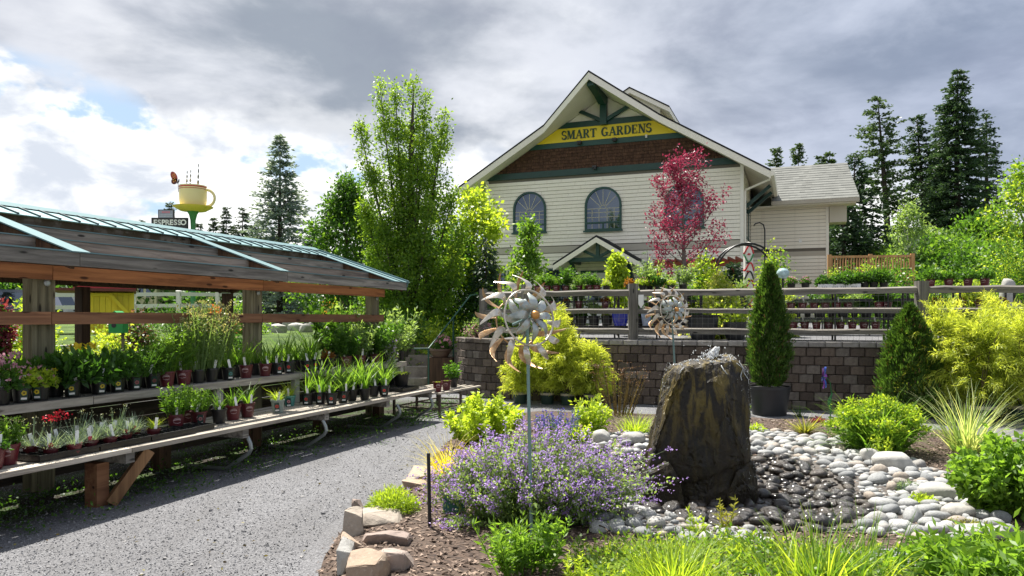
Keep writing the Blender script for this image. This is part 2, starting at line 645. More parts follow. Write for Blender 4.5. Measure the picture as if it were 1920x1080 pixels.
def hit(px, py, lift=0.0):
 """where the sight line at a picture point meets the ground"""
 for Y in np.arange(9, 70, .25):
  p = at(px, py, Y)
  if float(gh(p[0], Y)) + lift >= p[2]:
   break
 return p
m_terr = gravel_mat(False)
m_terr.name = 'terrace_gravel'
t = MB()
bs = [.12, .6, 2, 4, 7, 10, 14, 18]
for i in range(len(bs) - 1):
 row0 = [TP(a, bs[i]) for a in np.arange(-1.0, 15, 1.0)]
 row1 = [TP(a, bs[i + 1]) for a in np.arange(-1.0, 15, 1.0)]
 t.strip(row0, row1)
tag(t.build('terrace', m_terr), kind='structure')
# terrace fill up to the curve of the wall
t = MB()
ctr = TP(-.6, 1.6)
ring = [wall_at(s) for s in np.arange(0, S_W0 + .3, .2)]
inner = []
for p in ring:
 dv = ctr[:2] - p
 q = p + dv / np.linalg.norm(dv) * .1
 inner.append((q[0], q[1], 1.152))
for i in range(len(inner) - 1):
 t.add([inner[i], inner[i + 1], (ctr[0], ctr[1], 1.152)], [(0, 2, 1)])
tag(t.build('terrace_edge', m_terr), kind='structure')
# ------------------------------------------------------------------ retaining wall, block by block
M_BLOCK = stone('wall_block', (.055, .041, .033), (.165, .128, .102), (.30, .275, .245), rough=.9, scale=9, bump=.8, per_obj=.4)
M_CAP = stone('wall_cap', (.22, .205, .19), (.34, .32, .295), (.16, .15, .14), rough=.9, scale=7, bump=.5, per_obj=.4)
def block_mesh(name, w, h, d, mat, seed):
 rs = np.random.default_rng(seed)
 m = MB()
 c = .012
 j = lambda: rs.uniform(-.006, .006)
 pr = .018
 # rounded tumbled front: outer ring, inner proud ring
 o = [(-w / 2, 0, 0), (w / 2, 0, 0), (w / 2, 0, h), (-w / 2, 0, h)]
 f = [(-w / 2 + c + j(), -pr + j(), c), (w / 2 - c + j(), -pr + j(), c + j()), (w / 2 - c, -pr + j(), h - c + j()), (-w / 2 + c, -pr + j(), h - c + j())]
 bk = [(-w / 2 * .9, d, 0), (w / 2 * .9, d, 0), (w / 2 * .9, d, h), (-w / 2 * .9, d, h)]
 m.add(o + f + bk, [(4, 5, 6, 7), (0, 1, 5, 4), (1, 2, 6, 5), (2, 3, 7, 6), (3, 0, 4, 7), (1, 0, 8, 9), (2, 1, 9, 10), (3, 2, 10, 11), (0, 3, 11, 8)], r=0.0)
 return m.mesh(name, mat)
def make_wall():
 root = thing('retaining_wall', 'curved retaining wall of tumbled brown concrete blocks below the rail fence', 'retaining wall', (W0[0], W0[1], 0))
 BW, BH, BD = .236, .156, .16
 var = [block_mesh('block', BW - .007, BH - .006, BD, M_BLOCK, i) for i in range(6)]
 capv = [block_mesh('cap_stone', .27 - .006, .095, .26, M_CAP, 20 + i) for i in range(4)]
 rest = MB()
 base = np.array([W0[0], W0[1], 0])
 n_i = 0
 def place(me, s, z, name, setback, single):
  p = wall_at(s)
  q = wall_at(min(s + .06, WLEN - .11))
  p0 = wall_at(max(s - .06, 0))
  d = q - p0
  ang = math.atan2(d[1], d[0])
  nrm = np.array([-math.sin(ang), math.cos(ang)])
  p = p + nrm * setback
  if single:
   o = link(name, me, root, np.array([p[0], p[1], z]) - base, ang + rng.normal() * .006)
  else:
   ca, sa = math.cos(ang), math.sin(ang)
   V = [(p[0] + v.co.x * ca - v.co.y * sa - base[0], p[1] + v.co.x * sa + v.co.y * ca - base[1], v.co.z + z) for v in me.vertices]
   rest.add(V, [tuple(f.vertices) for f in me.polygons], 0, rng.random())
 for row in range(7):
  s = .12 + (BW / 2 if row % 2 else 0) + rng.uniform(-.02, .02)
  while s < WLEN - .2:
   single = S_W0 + .55 < s < S_W0 + 8.9 and n_i < 298
   if single:
    n_i += 1
   place(var[rng.integers(6)], s, row * BH + .004, 'block', row * .008 + rng.uniform(-.004, .004), single)
   s += BW
 s = .1
 n_c = 0
 while s < WLEN - .2:
  single = S_W0 - .2 < s < S_W0 + 8.9
  place(capv[rng.integers(4)], s, 7 * BH + .006, 'cap_stone', .03 + rng.uniform(-.004, .004), single)
  s += .27
 ob = rest.build('block_courses', M_BLOCK, root)
 tag(ob, kind='stuff')
 # dark soil core behind the joints
 core = MB()
 L, Rr = [], []
 for s in np.arange(0, WLEN - .1, .25):
  p = wall_at(s)
  q = wall_at(min(s + .1, WLEN - .11))
  p0 = wall_at(max(s - .1, 0))
  d = (q - p0) / max(np.linalg.norm(q - p0), 1e-6)
  nrm = np.array([-d[1], d[0]])
  pp = p + nrm * .09 - base[:2]
  L.append((pp[0], pp[1], 0))
  Rr.append((pp[0], pp[1], 1.09))
 core.strip(L, Rr)
 core.build('wall_core', plain('dark_core', (.03, .026, .022), .95), root)
make_wall()
# ------------------------------------------------------------------ the main building
BC = np.array([8.994, 29.08, 0.0])
BROT = math.atan2(-.35584, .93455)
def BP(x, y, z=0.0):
 c, s = math.cos(BROT), math.sin(BROT)
 return np.array([BC[0] + x * c - y * s, BC[1] + x * s + y * c, z])
def siding_mat():
 m, k, b = principled('siding')
 tc = k.new('ShaderNodeTexCoord')
 oi = k.new('ShaderNodeObjectInfo')
 n = k.noise(k.mapping(tc.outputs['Object'], (.35, .35, 3)), 1.0, 6, .6)
 n2 = k.noise(k.mapping(tc.outputs['Object'], (3, 3, .5)), 1.0, 5, .6)
 c = k.mix(k.smooth(n, .3, .7), (.80, .755, .64), (.85, .81, .70))
 c = k.mix(k.smooth(n2, .50, .72, 0, .5), c, (.64, .59, .48))
 c = k.mix(k.math('MULTIPLY', oi.outputs['Random'], .22), c, (.71, .66, .55))
 k.link(c, b.inputs['Base Color'])
 b.inputs['Roughness'].default_value = .55
 b.inputs['Specular IOR Level'].default_value = .3
 return m
def soffit_mat():
 m, k, b = principled('soffit')
 tc = k.new('ShaderNodeTexCoord')
 w = k.new('ShaderNodeTexWave', bands_direction='Y')
 k.link(tc.outputs['Object'], w.inputs['Vector'])
 w.inputs['Scale'].default_value = 3.4
 n = k.noise(tc.outputs['Object'], 1.2, 5, .6)
 c = k.mix(k.smooth(n, .3, .7), (.70, .655, .545), (.76, .715, .61))
 k.link(k.mix(k.smooth(w.outputs['Fac'], .12, .02, 0, .5), c, (.3, .28, .22)), b.inputs['Base Color'])
 b.inputs['Roughness'].default_value = .6
 return m
def shingle_mat(name, c0, c1):
 m, k, b = principled(name)
 tc = k.new('ShaderNodeTexCoord')
 at_ = k.new('ShaderNodeAttribute', attribute_name='rnd')
 n = k.noise(tc.outputs['Object'], 26, 4, .7)
 n2 = k.noise(tc.outputs['Object'], 1.3, 4, .6)
 f = k.math('ADD', k.math('MULTIPLY', at_.outputs['Fac'], .3), k.math('MULTIPLY', n, .72))
 c = k.mix(k.smooth(f, .2, .85), c0, c1)
 c = k.mix(k.smooth(n2, .45, .7, 0, .3), c, tuple(x * .7 for x in c0))
 k.link(c, b.inputs['Base Color'])
 b.inputs['Roughness'].default_value = .95
 b.inputs['Specular IOR Level'].default_value = .2
 return m
M_SIDING = siding_mat()
M_SOFFIT = soffit_mat()
M_FASCIA = plain('cream_fascia', (.80, .755, .645), .5, var=.05, nscale=2)
M_TRIMW = plain('corner_trim', (.78, .75, .66), .5, var=.04)
M_BELT = plain('belt_board', (.47, .435, .355), .6, var=.06, nscale=3)
M_GREEN = plain('dark_green_trim', (.008, .052, .040), .45, var=.2, nscale=4)
M_YELLOW = plain('yellow_sign_paint', (.86, .66, .02), .5, var=.07, nscale=2.5)
M_SHING = shingle_mat('grey_shingle', (.165, .17, .158), (.245, .25, .232))
M_SHINGD = shingle_mat('dark_shingle', (.012, .012, .013), (.035, .035, .037))
M_SHAKE = wood('cedar_shake', (.115, .060, .036), (.04, .021, .014), axis=2, scale=10, rough=.9)
M_DARK = plain('dark_interior', (.012, .013, .014), .8)
def glass_mat():
 m, k, b = principled('window_glass')
 b.inputs['Base Color'].default_value = (.010, .012, .016, 1)
 b.inputs['Roughness'].default_value = .03
 b.inputs['IOR'].default_value = 1.5
 gl = k.new('ShaderNodeBsdfGlossy')
 gl.inputs['Color'].default_value = (.26, .38, .58, 1)
 gl.inputs['Roughness'].default_value = .015
 tc = k.new('ShaderNodeTexCoord')
 bp = k.new('ShaderNodeBump')
 bp.inputs['Strength'].default_value = .04
 bp.inputs['Distance'].default_value = .02
 k.link(k.noise(tc.outputs['Object'], 2.2, 2), bp.inputs['Height'])
 k.link(bp.outputs[0], gl.inputs['Normal'])
 mx = k.new('ShaderNodeMixShader')
 mx.inputs[0].default_value = .13
 k.link(b.outputs[0], mx.inputs[1])
 k.link(gl.outputs[0], mx.inputs[2])
 k.link(mx.outputs[0], k.n['Material Output'].inputs[0])
 return m
M_GLASS = glass_mat()
XR, ZR, SL = -5.5, 11.05, .60          # ridge place, ridge height, roof slope
def gq(z, off=.22):
 return (ZR - off - z) / SL
def letter_strokes():
 """serif capitals as thick and thin strokes on a 1-high cell; (points, width) lists and the advance"""
 T, t = .20, .075
 def arc(cx, cy, rx, ry, a0, a1, n=10):
  return [(cx + rx * math.cos(R(a0 + (a1 - a0) * i / n)), cy + ry * math.sin(R(a0 + (a1 - a0) * i / n))) for i in range(n + 1)]
 def w(n, a, b):
  return [a + (b - a) * math.sin(math.pi * i / n) for i in range(n + 1)]
 sf = lambda x, y, l=.32: ([(x - l / 2, y), (x + l / 2, y)], [.06, .06])
 L = {}
 L['S'] = ([(arc(.30, .73, .23, .235, 20, 270, 12), w(12, .07, .15)), (arc(.30, .27, .25, .235, 90, -160, 12), w(12, .09, .19)), ([(.52, .96), (.52, .72)], [.05, .05]), ([(.05, .04), (.05, .30)], [.05, .05])], .66)
 L['M'] = ([([(.12, 0), (.12, 1)], [t, t]), ([(.17, 1), (.45, .05)], [T, T]), ([(.45, .05), (.72, 1)], [t, t]), ([(.80, 0), (.80, 1)], [T, T]), sf(.12, .03, .24), sf(.80, .03, .36), sf(.10, .97, .26), sf(.82, .97, .30)], 1.04)
 L['A'] = ([([(.10, 0), (.42, 1)], [t, t]), ([(.42, 1), (.72, 0)], [T, T]), ([(.22, .32), (.60, .32)], [.06, .06]), sf(.09, .03, .26), sf(.72, .03, .36)], .88)
 L['R'] = ([([(.18, 0), (.18, 1)], [T, T]), ([(.18, .96), (.42, .96)], [.07, .07]), (arc(.42, .735, .17, .225, 90, -90, 8), w(8, .07, .19)), ([(.18, .51), (.42, .51)], [.06, .06]), ([(.40, .50), (.68, .03)], [.17, .19]), sf(.18, .03, .36), sf(.13, .97, .26), sf(.70, .03, .20)], .86)
 L['T'] = ([([(.38, 0), (.38, 1)], [T, T]), ([(.05, .96), (.71, .96)], [.08, .08]), ([(.05, .98), (.05, .74)], [.06, .05]), ([(.71, .98), (.71, .74)], [.06, .05]), sf(.38, .03, .38)], .82)
 L['G'] = ([(arc(.42, .5, .32, .46, 40, 320, 18), w(18, .07, .20)), ([(.66, .40), (.66, .04)], [T * .9, T * .9]), sf(.64, .42, .34), ([(.66, .97), (.66, .70)], [.05, .05])], .90)
 L['D'] = ([([(.18, 0), (.18, 1)], [T, T]), ([(.10, .96), (.40, .96)], [.07, .07]), ([(.10, .04), (.40, .04)], [.07, .07]), (arc(.40, .5, .30, .46, 90, -90, 12), w(12, .07, .21))], .86)
 L['E'] = ([([(.18, 0), (.18, 1)], [T, T]), ([(.08, .96), (.62, .96)], [.07, .07]), ([(.08, .04), (.64, .04)], [.07, .07]), ([(.18, .51), (.46, .51)], [.06, .06]), ([(.61, .98), (.61, .74)], [.06, .05]), ([(.64, .02), (.64, .28)], [.06, .05]), ([(.46, .62), (.46, .40)], [.06, .06])], .78)
 L['N'] = ([([(.14, 0), (.14, 1)], [t, t]), ([(.17, 1), (.68, 0)], [T, T]), ([(.70, 0), (.70, 1)], [t, t]), sf(.14, .03, .28), sf(.10, .97, .26), sf(.70, .97, .30)], .90)
 return L
def serif_text(mb, text, x0, z0, y, H, depth=.03):
 L = letter_strokes()
 x = x0
 wd = 0
 for ch in text:
  if ch == ' ':
   x += .5 * H
   continue
  strokes, adv = L[ch]
  for pts, ws in strokes:
   ws = list(ws)
   if len(ws) < len(pts):
    ws = list(np.interp(np.linspace(0, 1, len(pts)), np.linspace(0, 1, len(ws)), ws))
   P = np.array(pts, float)
   d = np.gradient(P, axis=0) if len(P) > 2 else np.array([P[1] - P[0]] * 2)
   d = d / np.linalg.norm(d, axis=1)[:, None]
   nn = np.stack([-d[:, 1], d[:, 0]], 1)
   a = P + nn * np.array(ws)[:, None] / 2
   b = P - nn * np.array(ws)[:, None] / 2
   wd += .0007
   for i in range(len(P) - 1):
    poly = [(x + a[i][0] * H, z0 + a[i][1] * H), (x + b[i][0] * H, z0 + b[i][1] * H), (x + b[i + 1][0] * H, z0 + b[i + 1][1] * H), (x + a[i + 1][0] * H, z0 + a[i + 1][1] * H)]
    mb.prism(poly, y - depth - wd % .012, y, axis='y')
  x += adv * H
 return x
def arched_window(parent, cx, z0, wdt, z1, y=0.0, transom=.33):
 """frame > pane, grille"""
 r = wdt / 2
 zs = z1 - r
 def outline(off, n=16):
  rr = r - off
  return [(cx - rr, z0 + off)] + [(cx + rr, z0 + off)] + [(cx + rr * math.cos(math.pi * i / n), zs + rr * math.sin(math.pi * i / n)) for i in range(n + 1)]
 o, i_ = outline(0), outline(.085)
 m = MB()
 n = len(o)
 for k in range(n):
  k2 = (k + 1) % n
  v = [(o[k][0], y - .07, o[k][1]), (o[k2][0], y - .07, o[k2][1]), (i_[k2][0], y - .07, i_[k2][1]), (i_[k][0], y - .07, i_[k][1])]
  bk = [(p[0], y + .02, p[2]) for p in v]
  m.add(v + bk, [(0, 1, 2, 3), (0, 4, 5, 1), (1, 5, 6, 2), (2, 6, 7, 3), (3, 7, 4, 0)])
 m.box(cx - r + .08, cx + r - .08, y - .065, y, z0 + transom - .035, z0 + transom + .035)
 m.box(cx - .03, cx + .03, y - .06, y, z0 + .08, z0 + transom - .03)
 m.box(cx - r - .06, cx + r + .06, y - .10, y - .06, z0 - .05, z0 + .02)
 fr = m.build('window', M_GREEN, parent)
 p = MB()
 p.prism(i_, y - .025, y - .018, axis='y')
 p.build('pane', M_GLASS, fr)
 g = MB()
 br = .011
 def bar(a, b):
  g.beam((a[0], y - .034, a[1]), (b[0], y - .034, b[1]), br * 2, .012, up=(0, 1, 0))
 hub = (cx, zs - .12)
 rr = r - .1
 for a in (35, 62, 90, 118, 145):
  bar((hub[0] + .13 * math.cos(R(a)), hub[1] + .13 * math.sin(R(a))), (cx + rr * math.cos(R(a)), zs + rr * math.sin(R(a)) * .98))
 prev = None
 for a in range(0, 181, 20):
  q = (hub[0] + .13 * math.cos(R(a)), hub[1] + .13 * math.sin(R(a)))
  if prev:
   bar(prev, q)
  prev = q
 zb, zt = z0 + transom + .05, zs - .12
 for fx in (-.6, -.22, .22, .6):
  bar((cx + fx * r, zb), (cx + fx * r, zt))
  bar((cx + fx * r, z0 + .09), (cx + fx * r, z0 + transom - .04))
 for fz in (.33, .7, 1.0):
  bar((cx - r + .09, zb + (zt - zb) * fz), (cx + r - .09, zb + (zt - zb) * fz))
 g.build('muntins', plain('muntin', (.42, .40, .30), .5), fr)
 return fr
def make_building():
 b = thing('garden_store', 'cream sided store building with prow gable roof and yellow sign', 'building', BC, BROT)
 FL, TOP = 1.40, 7.64
 WL = -10.83
 # solid cores
 m = MB()
 m.box(WL + .02, -.02, .02, 14, FL - .6, TOP)
 q0, q1 = gq(TOP), gq(10.75)
 m.prism([(XR - q0, TOP), (XR + q0, TOP), (XR + q1, 10.75), (XR - q1, 10.75)], .02, 13.9, axis='y')
 m.box(-.02, 3.23, 5.02, 13, FL - .6, 6.45)
 m.build('wall', plain('siding_gap_shade', (.16, .145, .115), .8), b)  # core coloured dark so the board gaps read as shadow lines
 # siding courses
 bh = .157
 me_f = MB().prism([(-.032, 0), (0, 0), (0, bh - .013), (-.010, bh - .013)], WL, 0, axis='x').mesh('siding_board', M_SIDING)
 me_s = MB().prism([(0.032, 0), (0, 0), (0, bh - .013), (.010, bh - .013)], 0, 5, axis='x').mesh('siding_board', M_SIDING)
 me_w = MB().prism([(-.032, 0), (0, 0), (0, bh - .013), (-.010, bh - .013)], 0.02, 3.23, axis='x').mesh('siding_board', M_SIDING)
 z = FL
 while z + bh < TOP + .01:
  if not (4.36 < z + bh / 2 < 4.68):
   cut = [WL] + sorted(rng.uniform(WL + 1, -1, 2).tolist()) + [0]
   for xa, xb in zip(cut[:-1], cut[1:]):
    o = link('siding_board', me_f, b, (xb, 0.02 - rng.uniform(0, .003), z))
    o.scale.x = (xb - xa - .006) / -WL
   o = link('siding_board', me_s, b, (-.02, 0.02, z))
   o.rotation_euler = (0, 0, R(90))
   o.scale = (1, -1, 1)
   if z + bh < 6.6:
    link('siding_board', me_w, b, (0, 5.02, z))
  z += bh
 m = MB()
 m.box(WL, 0, -.012, .02, 4.40, 4.66)
 m.box(-.02, .012, .02, 5, 4.40, 4.66)
 m.box(.02, 3.23, 5.006, 5.02, 4.30, 4.56)
 m.build('belt_board', M_BELT, b)
 for x0, x1, y0, z1 in ((-.10, .03, -.03, TOP), (WL - .03, WL + .10, -.03, TOP), (3.15, 3.27, 4.97, 6.5)):
  MB().box(x0, x1, y0, y0 + .14, FL - .1, z1).build('corner_trim', M_TRIMW, b)
 # gable bands
 def trap(name, z0, z1, y0, mat, par=b):
  a, c = gq(z0), gq(z1)
  return MB().prism([(XR - a, z0), (XR + a, z0), (XR + c, z1), (XR - c, z1)], y0, .02, axis='y').build(name, mat, par)
 trap('green_band', 7.64, 7.90, -.06, M_GREEN)
 trap('green_band', 8.83, 9.05, -.06, M_GREEN)
 trap('green_beam', 9.62, 9.86, -.10, M_GREEN)
 trap('gable_panel', 9.86, 10.78, -.02, M_SIDING)
 trap('shake_backing', 7.90, 8.83, -.005, plain('shake_shadow', (.03, .016, .01), .9))
 # sign with lettering
 sg = trap('sign', 9.05, 9.62, -.075, M_YELLOW)
 lt = MB()
 w = serif_text(MB(), 'SMART GARDENS', 0, 0, 0, .36)
 x = XR + .07 - w / 2
 for ch in 'SMART GARDENS':
  lt = MB()
  x = serif_text(lt, ch, x, 9.155, -.078, .36)
  if lt.n:
   lt.build('letter', plain('sign_letter', (.012, .05, .03), .5), sg)
 # cedar shakes
 rows = 7
 rh = (8.83 - 7.90) / rows
 for r in range(rows):
  z0 = 7.90 + r * rh
  lo, hi = XR - gq(z0), XR + gq(z0)
  x = lo
  while x < hi - .08:
   w = rng.uniform(.16, .33)
   x1 = min(x + w, hi)
   zt = z0 + rh + .01
   qa = gq(zt)
   if x < XR - qa or x1 > XR + qa:
    zt = z0 + rh * .9
   xa, xb = max(x, XR - gq(zt)), min(x1 - .008, XR + gq(zt))
   dz = rng.uniform(-.012, .012)
   mm = MB().add([(x, -.05, z0 + dz), (x1 - .008, -.05, z0 + dz), (x1 - .008, -.006, z0 + dz), (x, -.006, z0 + dz), (xa, -.016, zt), (xb, -.016, zt), (xb, -.006, zt), (xa, -.006, zt)],
                          [(0, 1, 5, 4), (0, 3, 2, 1), (1, 2, 6, 5), (3, 0, 4, 7)])
   mm.build('shake', M_SHAKE, b)
   x = x1
 # ridge beam, king post, braces
 m = MB()
 m.prism([(-2.35, 10.60), (-2.35, 10.86), (0, 10.86), (0, 10.52), (-.55, 10.36), (-1.2, 10.50)], XR - .13, XR + .13, axis='x')
 m.build('ridge_beam', M_GREEN, b)
 m = MB()
 m.prism([(XR - .14, 9.60), (XR + .14, 9.60), (XR + .14, 10.5), (XR - .14, 10.5)], -.30, -.10, axis='y')
 m.build('king_post', M_GREEN, b)
 for s in (-1, 1):
  MB().beam((XR + s * .1, -.16, 9.80), (XR + s * 1.05, -.16, 10.28), .14, .16, up=(0, 1, 0)).build('gable_brace', M_GREEN, b)
 # flood lamps on the gable
 for x, z in ((-6.55, 9.0), (-5.05, 9.0), (-5.9, 7.92)):
  l = MB().box(x - .09, x + .09, -.22, -.06, z - .05, z + .03).build('flood_lamp', plain('lamp_black', (.02, .02, .02), .4), b)
  MB().lathe([(.07, 0), (.09, -.08), (.0, -.09)], 10, (x + .02, -.20, z - .05)).build('lamp_head', MATS['lamp_black'], l)
 MB().lathe([(.04, 0), (.05, .12), (0, .14)], 8, (-3.75, -.12, 8.93)).build('sensor_light', plain('lamp_white', (.75, .75, .72), .4), b)
 # roof: two slabs with the prow at the ridge
 def edge_y(q):
  return -.80 - max(0, (2.4 - q) / 2.4) * 1.75
 for s, Q in ((1, 6.55), (-1, 6.30)):
  qs = [0, 2.4, Q]
  def P(q, y, dz):
   return (XR + s * q, y, ZR - SL * q + dz)
  for name, d0, d1, mat, inset in (('roof', .0, .07, M_SHINGD, -.04), ('soffit', -.20, -.002, M_SOFFIT, .03)):
   m = MB()
   top = [P(q, edge_y(q) + inset, d1) for q in qs] + [P(Q, 14, d1), P(0, 14, d1)]
   bot = [P(q, edge_y(q) + inset, d0) for q in qs] + [P(Q, 14, d0), P(0, 14, d0)]
   n = 5
   fs = [tuple(range(n)), tuple(range(2 * n - 1, n - 1, -1))] + [(i, i + n, (i + 1) % n + n, (i + 1) % n) for i in range(n)]
   if s < 0:
    fs = [tuple(reversed(f)) for f in fs]
   m.add(top + bot, fs)
   m.build(name, mat, b)
  for a, c in ((0, 2.4), (2.4, Q)):
   pa, pc = Vector(P(a, edge_y(a), -.125)), Vector(P(c, edge_y(c), -.125))
   m = MB()
   v = []
   for p in (pa, pc):
    for dy, dz in ((-.03, -.15), (.03, -.15), (.03, .12), (-.03, .12)):
     v.append((p.x, p.y + dy, p.z + dz))
   fs = [(0, 1, 2, 3), (7, 6, 5, 4), (0, 4, 5, 1), (1, 5, 6, 2), (2, 6, 7, 3), (3, 7, 4, 0)]
   m.add(v, fs)
   m.build('fascia', M_FASCIA, b)
  # eave gutter
  x = XR + s * Q
  zz = ZR - SL * Q
  m = MB()
  m.prism([(x, zz - .20), (x + s * .12, zz - .17), (x + s * .14, zz - .01), (x, zz + .02)], -.86, 13, axis='y')
  m.build('gutter', M_FASCIA, b)
 # eave brackets on the right side and the downpipe
 for y in (.9, 2.6):
  MB().beam((0.03, y, 6.05), (.98, y, 6.86), .13, .13, up=(0, 1, 0)).build('eave_bracket', M_GREEN, b)
 m = MB()
 m.tube([(1.02, -.5, 6.98), (.98, -.45, 6.86), (.10, .12, 6.62), (.07, .12, 6.5), (.07, .12, 1.5)], .045, 8)
 m.build('downpipe', M_FASCIA, b, smooth=True)
 # tall dark windows on the right side wall
 for y0 in (1.2, 2.9):
  f = MB().box(0.0, .05, y0, y0 + 1.2, 4.9, 6.4).build('window', M_GREEN, b)
  MB().box(.05, .056, y0 + .08, y0 + 1.12, 4.98, 6.32).build('pane', M_GLASS, f)
 # front windows
 for cx, z0, w, z1 in ((-8.80, 5.29, 1.50, 7.06), (-5.56, 5.25, 1.56, 7.07), (-2.25, 5.20, 1.56, 7.0)):
  arched_window(b, cx, z0, w, z1, -.01)
 for x0, x1, z0, z1 in ((-10.55, -9.9, 2.2, 3.75), (-8.05, -7.0, 2.3, 3.72)):
  f = MB().box(x0, x1, -.05, 0.0, z0, z1).build('window', M_GREEN, b)
  MB().box(x0 + .07, x1 - .07, -.06, -.05, z0 + .07, z1 - .07).build('pane', M_GLASS, f)
 # entrance
 f = MB()
 f.box(-6.52, -6.42, -.06, 0, FL, 3.60)
 f.box(-4.72, -4.62, -.06, 0, FL, 3.60)
 f.box(-6.42, -4.72, -.06, 0, 3.50, 3.60)
 fr = f.build('door_frame', M_GREEN, b)
 d = MB()
 for x0, x1 in ((-6.42, -6.22), (-5.62, -5.44)):
  d.box(x0, x1, -.04, 0, FL, 3.5)
 d.box(-6.22, -5.62, -.04, 0, FL, 2.3)
 d.box(-6.22, -5.62, -.04, 0, 3.28, 3.5)
 dr = d.build('door', plain('white_door', (.72, .73, .72), .4, var=.04), b)
 MB().box(-6.22, -5.62, -.02, -.012, 2.3, 3.28).build('pane', M_GLASS, dr)
 MB().box(-5.44, -4.72, -.02, 0, FL, 3.5).build('doorway', M_DARK, b)
 # canopy over the entrance
 AX, AZ, AS = -5.42, 4.80, .60
 cn = MB()
 for s, Q in ((1, 1.86), (-1, 1.80)):
  v = []
  for y in (-1.7, 0):
   for q in (0, Q):
    for dz in (0, .09):
     v.append((AX + s * q, y, AZ - AS * q + dz))
  fs = [(0, 1, 3, 2), (6, 7, 5, 4), (0, 4, 5, 1), (2, 3, 7, 6), (1, 5, 7, 3), (0, 2, 6, 4)]
  if s < 0:
   fs = [tuple(reversed(q)) for q in fs]
  cn.add(v, fs)
 can = cn.build('entrance_canopy', M_SHINGD, b)
 m = MB()
 for s, Q in ((1, 1.84), (-1, 1.78)):
  v = []
  for q in (0, Q):
   for dy, dz in ((-.06, -.21), (0.02, -.21), (0.02, .0), (-.06, .0)):
    v.append((AX + s * q, -1.68 + dy, AZ - AS * q + dz))
  m.add(v, [(0, 1, 2, 3), (7, 6, 5, 4), (0, 4, 5, 1), (1, 5, 6, 2), (2, 6, 7, 3), (3, 7, 4, 0)])
  v = []
  for y in (-1.66, 0):
   for q in (0, Q - .02):
    v.append((AX + s * q, y, AZ - AS * q - .16))
  m.add(v, [(0, 1, 3, 2)])
 m.build('canopy_fascia', M_FASCIA, can)
 m = MB()
 m.box(AX - 1.25, AX + 1.2, -1.52, -1.38, 3.86, 4.03)
 m.box(AX - .07, AX + .07, -1.53, -1.37, 4.02, 4.62)
 for s in (-1, 1):
  m.beam((AX + s * .05, -1.45, 4.05), (AX + s * .66, -1.45, 4.34), .11, .11, up=(0, 1, 0))
  m.beam((AX + s * 1.15, -.02, 3.0), (AX + s * 1.15, -1.4, 3.95), .13, .13, up=(1, 0, 0))
  m.box(AX + s * 1.15 - .06, AX + s * 1.15 + .06, -1.4, 0, 3.84, 3.98)
 m.build('canopy_truss', M_GREEN, can)
 m = MB()
 m.prism([(AX - 1.2, 4.0), (AX + 1.2, 4.0), (AX, 4.62)], -.9, -.88, axis='y')
 m.build('canopy_gable', M_SIDING, can)
 # wing roof with its shingle courses
 ye, ze, yr, zr = 4.15, 6.70, 7.3, 8.78
 x0e, x1e, x0r, x1r = .95, 4.42, .7, 4.12
 N = 15
 m = MB()
 for i in range(N):
  f0, f1 = i / N, (i + 1) / N
  ya, yb = ye + (yr - ye) * f0, ye + (yr - ye) * f1
  za, zb = ze + (zr - ze) * f0, ze + (zr - ze) * f1
  xa0, xa1 = x0e + (x0r - x0e) * f0, x1e + (x1r - x1e) * f0
  x = xa0
  while x < xa1 - .02:
   x2 = min(x + rng.uniform(.2, .42), xa1)
   t_ = .016 + rng.uniform(0, .012)
   m.add([(x, ya, za + t_), (x2, ya, za + t_), (x2, yb, zb + .004), (x, yb, zb + .004), (x, ya, za - .02), (x2, ya, za - .02)], [(0, 1, 2, 3), (4, 5, 1, 0)], 0, rng.random())
   x = x2
 tag(m.build('roof_shingles', M_SHING, b), kind='stuff')
 m = MB()
 v = []
 for (xa, xb, y, z) in ((x0e, x1e, ye, ze), (x0r, x1r, yr, zr), (x0r, x1r, yr + 3.1, ze)):
  v += [(xa, y, z - .02), (xb, y, z - .02), (xa, y, z - .2), (xb, y, z - .2)]
 m.add(v, [(0, 1, 5, 4), (4, 5, 9, 8), (2, 6, 7, 3), (6, 10, 11, 7), (0, 2, 3, 1), (1, 3, 7, 5), (5, 7, 11, 9), (8, 9, 11, 10), (0, 4, 6, 2), (4, 8, 10, 6)])
 m.build('roof', M_FASCIA, b)
 m = MB()
 m.box(x0e - .02, x1e, ye - .13, ye, ze - .17, ze - .01)
 m.build('gutter', plain('gutter_brown', (.42, .38, .30), .5), b)
 MB().box(3.29, 3.98, 4.9, 5.9, 5.78, 6.52).build('eave_box', M_SOFFIT, b)
 MB().box(.02, 4.3, 4.2, 5.02, 6.48, 6.52).build('soffit', M_SOFFIT, b)
 MB().box(2.05, 2.17, 4.98, 5.0, 4.95, 5.1).build('wall_lamp', MATS['lamp_white'], b)
 # raised gable monitor on the ridge
 mx, my, mz = -6.15, 8.0, 13.55
 sl2 = .58
 m = MB()
 m.prism([(mx - 1.5, 8.4), (mx + 1.5, 8.4), (mx + 1.5, mz - .9), (mx, mz - .1), (mx - 1.5, mz - .9)], my + .5, my + 5, axis='y')
 mo = m.build('roof_monitor', M_SIDING, b)
